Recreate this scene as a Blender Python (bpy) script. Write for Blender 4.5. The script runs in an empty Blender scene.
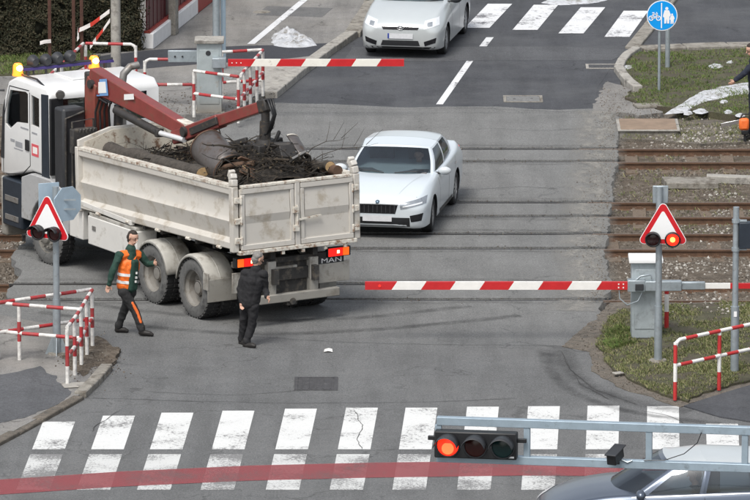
import bpy, bmesh, math, random
from mathutils import Vector, Matrix, noise
from mathutils.bvhtree import BVHTree
from mathutils.geometry import tessellate_polygon

random.seed(7)
R = math.radians
scene = bpy.context.scene
col = scene.collection

# ------------------------------------------------------------------ camera, sky, sun, exposure
CAM_F = 6900.0            # focal length in pixels of a 750 px wide picture
CAM_D = R(11.4)           # camera looks down by this much
CAM_H = 24.8
CAM_Y = -120.0
cam_data = bpy.data.cameras.new('camera')
cam = bpy.data.objects.new('camera', cam_data)
col.objects.link(cam)
cam.location = (0, CAM_Y, CAM_H)
cam.rotation_euler = (math.pi / 2 - CAM_D, 0, 0)
cam_data.sensor_width = 36.0
cam_data.lens = 36.0 * CAM_F / 750.0
cam_data.clip_start = 1.0
cam_data.clip_end = 6000.0
scene.camera = cam

SUN_EL, SUN_AZ = R(57), R(205)     # azimuth clockwise from +Y: high, behind the camera and to the left
world = bpy.data.worlds.new('World')
scene.world = world
world.use_nodes = True
wn, wl = world.node_tree.nodes, world.node_tree.links
wn.clear()
w_out = wn.new('ShaderNodeOutputWorld')
w_bg = wn.new('ShaderNodeBackground')
w_sky = wn.new('ShaderNodeTexSky')
w_sky.sky_type = 'NISHITA'
w_sky.sun_disc = False
w_sky.sun_elevation = SUN_EL
w_sky.sun_rotation = SUN_AZ
w_sky.air_density = 1.2
w_sky.dust_density = 4.0
w_hs = wn.new('ShaderNodeHueSaturation')   # a thin overcast takes most of the blue out of the sky
w_hs.inputs['Saturation'].default_value = 0.42
wl.new(w_sky.outputs[0], w_hs.inputs['Color'])
wl.new(w_hs.outputs[0], w_bg.inputs['Color'])
w_bg.inputs['Strength'].default_value = 0.112
wl.new(w_bg.outputs[0], w_out.inputs['Surface'])

sun_data = bpy.data.lights.new('sun', 'SUN')
sun_data.energy = 1.5
sun_data.angle = R(22)
sun_data.color = (1.0, 0.965, 0.91)
sun = bpy.data.objects.new('sun', sun_data)
col.objects.link(sun)
sun.location = (0, 0, 60)
sdir = Vector((math.sin(SUN_AZ) * math.cos(SUN_EL), math.cos(SUN_AZ) * math.cos(SUN_EL), math.sin(SUN_EL)))
sun.rotation_euler = sdir.to_track_quat('Z', 'Y').to_euler()

vs = scene.view_settings
vs.view_transform = 'Standard'
vs.look = 'None'
vs.gamma = 1.0
vs.use_curve_mapping = False
vs.exposure = 0.6

# ------------------------------------------------------------------ pixel helpers (a pixel gives a direction, the ground gives the distance)
_c, _s = math.cos(CAM_D), math.sin(CAM_D)
def ray(px, py):
    x = (px - 375) / CAM_F; y = -(py - 250) / CAM_F
    return (x, _c + y * _s, -_s + y * _c)
def G(px, py, z=0.0):
    d = ray(px, py); t = (z - CAM_H) / d[2]
    return Vector((d[0] * t, CAM_Y + d[1] * t, z))
def P(px, py, Y):
    d = ray(px, py); t = (Y - CAM_Y) / d[1]
    return Vector((d[0] * t, Y, CAM_H + d[2] * t))

# ------------------------------------------------------------------ materials
M = {}
def pm(name, c, rough=0.6, metal=0.0, var=0.12, scale=6.0, dirt=None, bump=0.0, bscale=150.0, coat=0.0, emit=None, fine=0.0, lowdirt=None):
    """Principled material: base colour varied by noise, optional dirt/rust patches (colour, amount, scale) and fine bump."""
    m = bpy.data.materials.new(name); m.use_nodes = True
    n, l = m.node_tree.nodes, m.node_tree.links
    b = n['Principled BSDF']
    b.inputs['Roughness'].default_value = rough
    b.inputs['Metallic'].default_value = metal
    if coat: b.inputs['Coat Weight'].default_value = coat; b.inputs['Coat Roughness'].default_value = 0.12
    tc = n.new('ShaderNodeTexCoord')
    out = None
    nz = n.new('ShaderNodeTexNoise'); nz.inputs['Scale'].default_value = scale; nz.inputs['Detail'].default_value = 6; nz.inputs['Roughness'].default_value = 0.65
    l.new(tc.outputs['Object'], nz.inputs['Vector'])
    rp = n.new('ShaderNodeMapRange'); rp.inputs[1].default_value = 0.3; rp.inputs[2].default_value = 0.7
    rp.inputs[3].default_value = 1 - var; rp.inputs[4].default_value = 1 + var
    l.new(nz.outputs['Fac'], rp.inputs[0])
    mx = n.new('ShaderNodeMix'); mx.data_type = 'RGBA'; mx.blend_type = 'MULTIPLY'; mx.inputs[0].default_value = 1.0
    mx.inputs[6].default_value = (*c, 1); l.new(rp.outputs[0], mx.inputs[7])
    out = mx.outputs[2]
    if fine:
        n3 = n.new('ShaderNodeTexNoise'); n3.inputs['Scale'].default_value = bscale; n3.inputs['Detail'].default_value = 3
        l.new(tc.outputs['Object'], n3.inputs['Vector'])
        r3 = n.new('ShaderNodeMapRange'); r3.inputs[1].default_value = 0.3; r3.inputs[2].default_value = 0.7
        r3.inputs[3].default_value = 1 - fine; r3.inputs[4].default_value = 1 + fine
        l.new(n3.outputs['Fac'], r3.inputs[0])
        m3 = n.new('ShaderNodeMix'); m3.data_type = 'RGBA'; m3.blend_type = 'MULTIPLY'; m3.inputs[0].default_value = 1.0
        l.new(out, m3.inputs[6]); l.new(r3.outputs[0], m3.inputs[7]); out = m3.outputs[2]
    if dirt:
        dc, amt, dsc = dirt
        n2 = n.new('ShaderNodeTexNoise'); n2.inputs['Scale'].default_value = dsc; n2.inputs['Detail'].default_value = 8; n2.inputs['Roughness'].default_value = 0.7
        l.new(tc.outputs['Object'], n2.inputs['Vector'])
        r2 = n.new('ShaderNodeMapRange'); r2.inputs[1].default_value = 0.72 - 0.4 * amt; r2.inputs[2].default_value = 0.80 - 0.3 * amt
        l.new(n2.outputs['Fac'], r2.inputs[0])
        m2 = n.new('ShaderNodeMix'); m2.data_type = 'RGBA'
        l.new(r2.outputs[0], m2.inputs[0]); l.new(out, m2.inputs[6]); m2.inputs[7].default_value = (*dc, 1)
        out = m2.outputs[2]
    if lowdirt:      # road film: a colour, thickest at height z0, gone at z1
        dc, z0, z1, amt = lowdirt
        sp = n.new('ShaderNodeSeparateXYZ'); l.new(tc.outputs['Object'], sp.inputs[0])
        r4 = n.new('ShaderNodeMapRange'); r4.inputs[1].default_value = z0; r4.inputs[2].default_value = z1
        r4.inputs[3].default_value = amt; r4.inputs[4].default_value = 0
        l.new(sp.outputs[2], r4.inputs[0])
        mm = n.new('ShaderNodeMath'); mm.operation = 'MULTIPLY'; l.new(r4.outputs[0], mm.inputs[0]); l.new(rp.outputs[0], mm.inputs[1])
        m4 = n.new('ShaderNodeMix'); m4.data_type = 'RGBA'
        l.new(mm.outputs[0], m4.inputs[0]); l.new(out, m4.inputs[6]); m4.inputs[7].default_value = (*dc, 1)
        out = m4.outputs[2]
    l.new(out, b.inputs['Base Color'])
    if bump:
        nb = n.new('ShaderNodeTexNoise'); nb.inputs['Scale'].default_value = bscale; nb.inputs['Detail'].default_value = 4
        l.new(tc.outputs['Object'], nb.inputs['Vector'])
        bp = n.new('ShaderNodeBump'); bp.inputs['Strength'].default_value = bump; bp.inputs['Distance'].default_value = 0.02
        l.new(nb.outputs['Fac'], bp.inputs['Height']); l.new(bp.outputs[0], b.inputs['Normal'])
    if emit:
        b.inputs['Emission Color'].default_value = (*emit[0], 1); b.inputs['Emission Strength'].default_value = emit[1]
    M[name] = m
    return m

def asphalt(name, c, blot=0.22, crack=0.6, crack_scale=0.55, stain=0.35, speck=0.24, dust=None, zone=None):
    """Worn asphalt: aggregate speckle, big blotches, streaks along the driving direction, cracks."""
    m = bpy.data.materials.new(name); m.use_nodes = True
    n, l = m.node_tree.nodes, m.node_tree.links
    b = n['Principled BSDF']; b.inputs['Roughness'].default_value = 0.88
    b.inputs['Specular IOR Level'].default_value = 0.3
    tc = n.new('ShaderNodeTexCoord')
    def nz(scale, detail=5, rough=0.6, vec=None, dist=0.0):
        t = n.new('ShaderNodeTexNoise'); t.inputs['Scale'].default_value = scale; t.inputs['Detail'].default_value = detail
        t.inputs['Roughness'].default_value = rough; t.inputs['Distortion'].default_value = dist
        l.new(vec or tc.outputs['Object'], t.inputs['Vector']); return t.outputs['Fac']
    def mr(v, a, bb, lo, hi):
        t = n.new('ShaderNodeMapRange'); t.inputs[1].default_value = a; t.inputs[2].default_value = bb
        t.inputs[3].default_value = lo; t.inputs[4].default_value = hi; l.new(v, t.inputs[0]); return t.outputs[0]
    def mul(a, bb):
        t = n.new('ShaderNodeMath'); t.operation = 'MULTIPLY'; l.new(a, t.inputs[0]); l.new(bb, t.inputs[1]); return t.outputs[0]
    mp = n.new('ShaderNodeMapping'); mp.inputs['Scale'].default_value = (1.6, 0.16, 1); mp.inputs['Rotation'].default_value = (0, 0, R(8))
    l.new(tc.outputs['Object'], mp.inputs['Vector'])
    f = mr(nz(0.8, 8, 0.7), 0.3, 0.7, 1 - blot, 1 + blot)
    f = mul(f, mr(nz(95, 3, 0.7), 0.3, 0.7, 1 - speck, 1 + speck))
    f = mul(f, mr(nz(36, 2, 0.8), 0.32, 0.68, 1 - speck * 1.1, 1 + speck * 1.1))
    f = mul(f, mr(nz(17, 4, 0.7), 0.3, 0.7, 1 - speck * .5, 1 + speck * .5))
    f = mul(f, mr(nz(5.5, 6, 0.75), 0.35, 0.65, 0.93, 1.06))
    f = mul(f, mr(nz(1.3, 5, 0.6, mp.outputs[0]), 0.42, 0.72, 1.08, 1 - stain))
    # oil spots
    f = mul(f, mr(nz(3.2, 3, 0.5), 0.66, 0.78, 1.0, 0.72))
    # cracks: edges of big cells, wobbling, broken up
    wv = n.new('ShaderNodeTexNoise'); wv.inputs['Scale'].default_value = 2.2; wv.inputs['Detail'].default_value = 5
    l.new(tc.outputs['Object'], wv.inputs['Vector'])
    ad = n.new('ShaderNodeVectorMath'); ad.operation = 'MULTIPLY_ADD'; ad.inputs[1].default_value = (0.9, 0.9, 0.0)
    l.new(wv.outputs['Color'], ad.inputs[0]); l.new(tc.outputs['Object'], ad.inputs[2])
    vo = n.new('ShaderNodeTexVoronoi'); vo.feature = 'DISTANCE_TO_EDGE'; vo.inputs['Scale'].default_value = crack_scale
    l.new(ad.outputs[0], vo.inputs['Vector'])
    ck = mr(vo.outputs['Distance'], 0.002, 0.011, 1.0, 0.0)
    ck = mul(ck, mr(nz(0.5, 2), 0.47, 0.56, 0.0, crack))
    inv = n.new('ShaderNodeMath'); inv.operation = 'SUBTRACT'; inv.inputs[0].default_value = 1.0; l.new(ck, inv.inputs[1])
    f = mul(f, inv.outputs[0])
    mx = n.new('ShaderNodeMix'); mx.data_type = 'RGBA'; mx.blend_type = 'MULTIPLY'; mx.inputs[0].default_value = 1.0
    mx.inputs[6].default_value = (*c, 1); l.new(f, mx.inputs[7]); out = mx.outputs[2]
    if zone:         # an older, paler surface on one side of a ragged line across the street
        pc, y0, y1, wob = zone
        sp = n.new('ShaderNodeSeparateXYZ'); l.new(tc.outputs['Object'], sp.inputs[0])
        wb = n.new('ShaderNodeMath'); wb.operation = 'MULTIPLY_ADD'; wb.inputs[1].default_value = wob; l.new(nz(0.35, 6, 0.65), wb.inputs[0]); l.new(sp.outputs[1], wb.inputs[2])
        zf = mr(wb.outputs[0], y0 + wob * .5, y1 + wob * .5, 0.0, 1.0)
        mp2 = n.new('ShaderNodeMix'); mp2.data_type = 'RGBA'; mp2.blend_type = 'MULTIPLY'; mp2.inputs[0].default_value = 1.0
        mp2.inputs[6].default_value = (*pc, 1); l.new(f, mp2.inputs[7])
        mz = n.new('ShaderNodeMix'); mz.data_type = 'RGBA'; l.new(zf, mz.inputs[0]); l.new(out, mz.inputs[6]); l.new(mp2.outputs[2], mz.inputs[7]); out = mz.outputs[2]
    if dust:
        d2 = mr(nz(0.45, 7, 0.72), 0.45, 0.68, 0.0, dust[1])
        m2 = n.new('ShaderNodeMix'); m2.data_type = 'RGBA'; l.new(d2, m2.inputs[0]); l.new(out, m2.inputs[6]); m2.inputs[7].default_value = (*dust[0], 1)
        out = m2.outputs[2]
    l.new(out, b.inputs['Base Color'])
    bp = n.new('ShaderNodeBump'); bp.inputs['Strength'].default_value = 0.35; bp.inputs['Distance'].default_value = 0.008
    l.new(nz(60, 4, 0.7), bp.inputs['Height']); l.new(bp.outputs[0], b.inputs['Normal'])
    M[name] = m
    return m

def islandmat(name, cols, rough=0.85, transl=0.0):
    m = bpy.data.materials.new(name); m.use_nodes = True
    n, l = m.node_tree.nodes, m.node_tree.links
    b = n['Principled BSDF']; b.inputs['Roughness'].default_value = rough
    g = n.new('ShaderNodeNewGeometry'); cr = n.new('ShaderNodeValToRGB')
    e = cr.color_ramp.elements
    while len(e) < len(cols): e.new(0.5)
    for i, cc in enumerate(cols):
        e[i].position = i / (len(cols) - 1); e[i].color = (*cc, 1)
    l.new(g.outputs['Random Per Island'], cr.inputs['Fac']); l.new(cr.outputs['Color'], b.inputs['Base Color'])
    M[name] = m
    return m

def bandmat(name, c1, c2, period, rough=0.45, phase=0.0, wear=0.35):
    """Alternating paint bands along a tube (UV.x = metres along it)."""
    m = bpy.data.materials.new(name); m.use_nodes = True
    n, l = m.node_tree.nodes, m.node_tree.links
    b = n['Principled BSDF']; b.inputs['Roughness'].default_value = rough
    uv = n.new('ShaderNodeUVMap'); sp = n.new('ShaderNodeSeparateXYZ'); l.new(uv.outputs[0], sp.inputs[0])
    a = n.new('ShaderNodeMath'); a.operation = 'MULTIPLY_ADD'; a.inputs[1].default_value = 1 / period; a.inputs[2].default_value = phase; l.new(sp.outputs[0], a.inputs[0])
    fr = n.new('ShaderNodeMath'); fr.operation = 'FRACT'; l.new(a.outputs[0], fr.inputs[0])
    gt = n.new('ShaderNodeMath'); gt.operation = 'GREATER_THAN'; gt.inputs[1].default_value = 0.5; l.new(fr.outputs[0], gt.inputs[0])
    mx = n.new('ShaderNodeMix'); mx.data_type = 'RGBA'; l.new(gt.outputs[0], mx.inputs[0]); mx.inputs[6].default_value = (*c1, 1); mx.inputs[7].default_value = (*c2, 1)
    tc = n.new('ShaderNodeTexCoord'); nz = n.new('ShaderNodeTexNoise'); nz.inputs['Scale'].default_value = 14; nz.inputs['Detail'].default_value = 7
    l.new(tc.outputs['Object'], nz.inputs['Vector'])
    rr = n.new('ShaderNodeMapRange'); rr.inputs[1].default_value = 0.4; rr.inputs[2].default_value = 0.75; rr.inputs[3].default_value = 0.0; rr.inputs[4].default_value = wear
    l.new(nz.outputs['Fac'], rr.inputs[0])
    m2 = n.new('ShaderNodeMix'); m2.data_type = 'RGBA'; l.new(rr.outputs[0], m2.inputs[0]); l.new(mx.outputs[2], m2.inputs[6]); m2.inputs[7].default_value = (0.16, 0.13, 0.12, 1)
    l.new(m2.outputs[2], b.inputs['Base Color'])
    M[name] = m
    return m

def glassmat(name, tint=(0.12, 0.15, 0.15), dark=0.6):
    """Tinted window: mirror reflection by angle over part absorbed, part clear."""
    m = bpy.data.materials.new(name); m.use_nodes = True
    n, l = m.node_tree.nodes, m.node_tree.links
    n.remove(n['Principled BSDF']); o = n['Material Output']
    tr = n.new('ShaderNodeBsdfTransparent'); tr.inputs[0].default_value = (*tint, 1)
    df = n.new('ShaderNodeBsdfDiffuse'); df.inputs[0].default_value = (0.012, 0.015, 0.017, 1)
    m1 = n.new('ShaderNodeMixShader'); m1.inputs[0].default_value = dark; l.new(tr.outputs[0], m1.inputs[1]); l.new(df.outputs[0], m1.inputs[2])
    gl = n.new('ShaderNodeBsdfGlossy'); gl.inputs['Roughness'].default_value = 0.04; gl.inputs[0].default_value = (0.9, 0.95, 1, 1)
    fr = n.new('ShaderNodeFresnel'); fr.inputs[0].default_value = 1.85
    m2 = n.new('ShaderNodeMixShader'); l.new(fr.outputs[0], m2.inputs[0]); l.new(m1.outputs[0], m2.inputs[1]); l.new(gl.outputs[0], m2.inputs[2])
    l.new(m2.outputs[0], o.inputs['Surface'])
    M[name] = m
    return m

def wornpaint(name, c, under, wear=0.5, scale=9.0):
    """Road paint worn through to the asphalt in grains and along cracks."""
    m = bpy.data.materials.new(name); m.use_nodes = True
    n, l = m.node_tree.nodes, m.node_tree.links
    b = n['Principled BSDF']; b.inputs['Roughness'].default_value = 0.75
    tc = n.new('ShaderNodeTexCoord')
    mp = n.new('ShaderNodeMapping'); mp.inputs['Scale'].default_value = (1.0, .8, 1); l.new(tc.outputs['Object'], mp.inputs['Vector'])
    n1 = n.new('ShaderNodeTexNoise'); n1.inputs['Scale'].default_value = scale; n1.inputs['Detail'].default_value = 9; n1.inputs['Roughness'].default_value = 0.78; l.new(mp.outputs[0], n1.inputs['Vector'])
    n2 = n.new('ShaderNodeTexNoise'); n2.inputs['Scale'].default_value = 1.1; n2.inputs['Detail'].default_value = 4; l.new(tc.outputs['Object'], n2.inputs['Vector'])
    n4 = n.new('ShaderNodeTexNoise'); n4.inputs['Scale'].default_value = 60; n4.inputs['Detail'].default_value = 3; l.new(tc.outputs['Object'], n4.inputs['Vector'])
    ad = n.new('ShaderNodeMath'); ad.operation = 'MULTIPLY_ADD'; ad.inputs[1].default_value = 0.7; l.new(n2.outputs['Fac'], ad.inputs[0]); l.new(n1.outputs['Fac'], ad.inputs[2])
    a2 = n.new('ShaderNodeMath'); a2.operation = 'MULTIPLY_ADD'; a2.inputs[1].default_value = 0.25; l.new(n4.outputs['Fac'], a2.inputs[0]); l.new(ad.outputs[0], a2.inputs[2])
    r = n.new('ShaderNodeMapRange'); r.inputs[1].default_value = 1.15 - 0.3 * wear; r.inputs[2].default_value = 1.27 - 0.3 * wear; r.inputs[3].default_value = 0.0; r.inputs[4].default_value = 0.92
    l.new(a2.outputs[0], r.inputs[0])
    dd = n.new('ShaderNodeMapRange'); dd.inputs[1].default_value = 0.3; dd.inputs[2].default_value = 0.7; dd.inputs[3].default_value = 0.82; dd.inputs[4].default_value = 1.05; l.new(n1.outputs['Fac'], dd.inputs[0])
    mc = n.new('ShaderNodeMix'); mc.data_type = 'RGBA'; mc.blend_type = 'MULTIPLY'; mc.inputs[0].default_value = 1; mc.inputs[6].default_value = (*c, 1); l.new(dd.outputs[0], mc.inputs[7])
    mx = n.new('ShaderNodeMix'); mx.data_type = 'RGBA'; l.new(r.outputs[0], mx.inputs[0]); l.new(mc.outputs[2], mx.inputs[6]); mx.inputs[7].default_value = (*under, 1)
    l.new(mx.outputs[2], b.inputs['Base Color'])
    M[name] = m
    return m

asphalt('asphalt_mid', (0.125, 0.126, 0.126), stain=0.28, dust=((0.19, 0.187, 0.18), 0.45))
asphalt('asphalt_pale', (0.175, 0.175, 0.172), blot=0.2, stain=0.25, crack=0.5, dust=((0.26, 0.255, 0.24), 0.5))
asphalt('asphalt_street', (0.122, 0.125, 0.126), blot=0.13, stain=0.16, crack=0.35, speck=0.34, dust=((0.19, 0.19, 0.185), 0.22), zone=((0.158, 0.160, 0.157), -5.5, -2.2, 3.5))
asphalt('asphalt_dark', (0.062, 0.065, 0.072), blot=0.18, crack=0.45, stain=0.22, dust=((0.115, 0.118, 0.122), 0.5))
asphalt('asphalt_band', (0.088, 0.091, 0.097), blot=0.16, crack=0.2, stain=0.2)
asphalt('asphalt_new', (0.05, 0.052, 0.06), blot=0.1, crack=0.1, stain=0.1)
asphalt('asphalt_path', (0.20, 0.195, 0.187), blot=0.22, crack=0.6, stain=0.3, dust=((0.29, 0.275, 0.25), 0.5))
pm('soil', (0.082, 0.064, 0.046), rough=0.95, var=0.4, scale=3, bump=0.8, bscale=40, fine=0.3, dirt=((0.15, 0.127, 0.10), 0.6, 5))
pm('soil_grass', (0.07, 0.068, 0.038), rough=0.95, var=0.35, scale=4, bump=0.8, bscale=50, fine=0.3, dirt=((0.075, 0.062, 0.046), 0.65, 3))
pm('gravel_dust', (0.14, 0.122, 0.10), rough=0.95, var=0.3, scale=4, bump=0.9, bscale=60, fine=0.4, dirt=((0.075, 0.07, 0.062), 0.5, 6))
wornpaint('road_white', (0.68, 0.69, 0.68), (0.15, 0.15, 0.15), wear=0.44, scale=14)
wornpaint('road_white_worn', (0.60, 0.61, 0.60), (0.15, 0.15, 0.15), wear=0.74, scale=22)
wornpaint('road_white_far', (0.70, 0.71, 0.72), (0.09, 0.09, 0.1), wear=0.45, scale=7)
wornpaint('road_red', (0.36, 0.085, 0.095), (0.20, 0.12, 0.12), wear=0.5, scale=18)
M['road_red'].node_tree.nodes['Principled BSDF'].inputs['Alpha'].default_value = .52
pm('concrete', (0.34, 0.325, 0.295), rough=0.9, var=0.2, scale=5, bump=0.4, bscale=80, fine=0.15, dirt=((0.16, 0.15, 0.135), 0.5, 4))
pm('concrete_old', (0.26, 0.245, 0.215), rough=0.92, var=0.28, scale=5, bump=0.5, bscale=70, fine=0.2, dirt=((0.12, 0.105, 0.085), 0.6, 4))
pm('rail_rust', (0.105, 0.058, 0.034), rough=0.75, var=0.3, scale=7, fine=0.2, bscale=60)
pm('rail_head', (0.17, 0.12, 0.09), rough=0.5, metal=0.4, var=0.2, scale=4)
pm('rail_flush', (0.045, 0.043, 0.042), rough=0.5, metal=0.3, var=0.3, scale=3)
pm('sleeper', (0.145, 0.11, 0.08), rough=0.9, var=0.3, scale=5, fine=0.25, bscale=30, dirt=((0.08, 0.06, 0.045), 0.5, 6))
islandmat('stones', [(0.055, 0.044, 0.034), (0.095, 0.078, 0.061), (0.15, 0.128, 0.104), (0.08, 0.066, 0.053), (0.23, 0.21, 0.18)])
islandmat('stones_pale', [(0.24, 0.22, 0.19), (0.46, 0.445, 0.41), (0.17, 0.15, 0.125), (0.33, 0.31, 0.275)])
def stainmat(name, c, amount, scale, thr=0.45, stretch=(1, 1, 1)):
    """A thin film of dirt or dust lying on a surface, broken up by noise."""
    m = bpy.data.materials.new(name); m.use_nodes = True
    n, l = m.node_tree.nodes, m.node_tree.links
    b = n['Principled BSDF']; b.inputs['Base Color'].default_value = (*c, 1); b.inputs['Roughness'].default_value = .95; b.inputs['Specular IOR Level'].default_value = .1
    uv = n.new('ShaderNodeUVMap'); sp = n.new('ShaderNodeSeparateXYZ'); l.new(uv.outputs[0], sp.inputs[0])
    tc = n.new('ShaderNodeTexCoord'); mp = n.new('ShaderNodeMapping'); mp.inputs['Scale'].default_value = stretch; l.new(tc.outputs['Object'], mp.inputs[0])
    nz = n.new('ShaderNodeTexNoise'); nz.inputs['Scale'].default_value = scale; nz.inputs['Detail'].default_value = 8; nz.inputs['Roughness'].default_value = .7; l.new(mp.outputs[0], nz.inputs['Vector'])
    r = n.new('ShaderNodeMapRange'); r.inputs[1].default_value = thr - .15; r.inputs[2].default_value = thr + .2; r.inputs[3].default_value = 0; r.inputs[4].default_value = amount; l.new(nz.outputs['Fac'], r.inputs[0])
    # fade towards both edges of the strip (UV.y runs 0..1 across it)
    e = n.new('ShaderNodeMath'); e.operation = 'PINGPONG'; e.inputs[1].default_value = .5; l.new(sp.outputs[1], e.inputs[0])
    r2 = n.new('ShaderNodeMapRange'); r2.inputs[1].default_value = 0; r2.inputs[2].default_value = .35; l.new(e.outputs[0], r2.inputs[0])
    mu = n.new('ShaderNodeMath'); mu.operation = 'MULTIPLY'; l.new(r.outputs[0], mu.inputs[0]); l.new(r2.outputs[0], mu.inputs[1])
    l.new(mu.outputs[0], b.inputs['Alpha'])
    M[name] = m
    return m
stainmat('grime_dark', (0.055, 0.053, 0.05), 0.30, 2.2, .50, (1, 2.5, 1))
stainmat('tyre_marks', (0.045, 0.045, 0.047), 0.42, 2.4, .47)
pm('crack_black', (0.045, 0.045, 0.044), rough=.95, var=.3)
pm('groove_shade', (0.012, 0.012, 0.012), rough=.9, var=.4, scale=5)  # near-black colour painting the shade down in the rail grooves
stainmat('dust_pale', (0.31, 0.30, 0.275), 0.8, 2.4, .47, (2.0, .7, 1))
islandmat('grass_blades', [(0.05, 0.095, 0.02), (0.11, 0.185, 0.035), (0.12, 0.14, 0.04), (0.18, 0.18, 0.08), (0.075, 0.13, 0.025)])
islandmat('grass_dry', [(0.22, 0.20, 0.10), (0.10, 0.135, 0.035), (0.31, 0.28, 0.15), (0.065, 0.105, 0.022), (0.16, 0.16, 0.06)])
islandmat('hedge_leaf', [(0.014, 0.016, 0.008), (0.03, 0.03, 0.013), (0.048, 0.04, 0.02), (0.02, 0.026, 0.010), (0.07, 0.055, 0.028)])
pm('snow', (0.50, 0.515, 0.54), rough=0.8, var=0.18, scale=7, bump=0.8, bscale=30, dirt=((0.22, 0.21, 0.19), 0.55, 5))
pm('iron_cover', (0.085, 0.085, 0.088), rough=0.6, metal=0.4, var=0.25, scale=8, fine=0.3, bscale=60)
pm('iron_cover_pale', (0.19, 0.19, 0.185), rough=0.7, metal=0.2, var=0.25, scale=8, fine=0.3, bscale=60)
pm('galv', (0.37, 0.42, 0.45), rough=0.45, metal=0.55, var=0.15, scale=7, dirt=((0.28, 0.30, 0.31), 0.4, 9))
pm('galv_box', (0.40, 0.45, 0.47), rough=0.5, metal=0.35, var=0.14, scale=4, dirt=((0.27, 0.295, 0.31), 0.5, 5))
pm('galv_box_rusty', (0.40, 0.45, 0.46), rough=0.5, metal=0.3, var=0.14, scale=4, dirt=((0.29, 0.22, 0.14), 0.35, 4), lowdirt=((0.25, 0.15, 0.07), -0.1, 0.35, 0.7))
pm('gantry', (0.36, 0.45, 0.52), rough=0.45, metal=0.45, var=0.12, scale=5, dirt=((0.25, 0.30, 0.34), 0.35, 7))
pm('paint_red', (0.52, 0.018, 0.022), rough=0.4, var=0.1, scale=6, dirt=((0.3, 0.05, 0.045), 0.25, 9))
pm('paint_white', (0.80, 0.79, 0.76), rough=0.42, var=0.06, scale=6, dirt=((0.5, 0.48, 0.44), 0.25, 9))
pm('paint_cream', (0.78, 0.76, 0.69), rough=0.45, var=0.06, scale=6, dirt=((0.5, 0.47, 0.4), 0.3, 9))
bandmat('rail_bands', (0.74, 0.73, 0.70), (0.40, 0.025, 0.03), 0.62, wear=.5)
bandmat('rail_bands_bright', (0.80, 0.79, 0.76), (0.50, 0.03, 0.03), 0.56, wear=0.2)
bandmat('post_bands', (0.74, 0.73, 0.70), (0.40, 0.025, 0.03), 0.68, phase=0.0, wear=.5)
bandmat('post_bands_bright', (0.80, 0.79, 0.76), (0.50, 0.03, 0.03), 0.62, phase=0.5, wear=0.2)
bandmat('tape_bands', (0.75, 0.72, 0.70), (0.62, 0.05, 0.03), 0.5, wear=0.1)
pm('sign_red', (0.55, 0.012, 0.02), rough=0.35, var=0.04)
pm('sign_white', (0.82, 0.83, 0.83), rough=0.35, var=0.03)
pm('sign_blue', (0.0, 0.30, 0.78), rough=0.35, var=0.03)
pm('sign_back', (0.42, 0.53, 0.62), rough=0.45, metal=0.3, var=0.08)
pm('black_plastic', (0.014, 0.015, 0.017), rough=0.45, var=0.2)
pm('dark_plastic', (0.03, 0.032, 0.036), rough=0.5, var=0.2)
pm('navy_box', (0.018, 0.026, 0.038), rough=0.45, var=0.2)
pm('lamp_off_red', (0.035, 0.006, 0.006), rough=0.15, var=0.1)
pm('lamp_off_amber', (0.05, 0.008, 0.006), rough=0.2, var=0.1)
pm('lamp_off_green', (0.008, 0.035, 0.035), rough=0.2, var=0.1)
pm('lamp_on_red', (0.7, 0.02, 0.01), rough=0.3, var=0.05, emit=((1.0, 0.02, 0.006), 1.5))
pm('lamp_core', (1.0, 0.6, 0.2), rough=0.3, emit=((1.0, 0.42, 0.07), 2.2))
pm('lamp_dim_red', (0.4, 0.02, 0.02), rough=0.3, emit=((1.0, 0.04, 0.02), 0.5))
pm('beacon_amber', (0.9, 0.22, 0.02), rough=0.3, emit=((1.0, 0.20, 0.015), 1.6))
pm('beacon_core', (1.0, 0.7, 0.2), rough=0.3, emit=((1.0, 0.66, 0.22), 7.0))
glassmat('glass', tint=(0.58, 0.66, 0.68), dark=0.14)
glassmat('glass_clear', tint=(0.80, 0.86, 0.84), dark=0.03)

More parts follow.
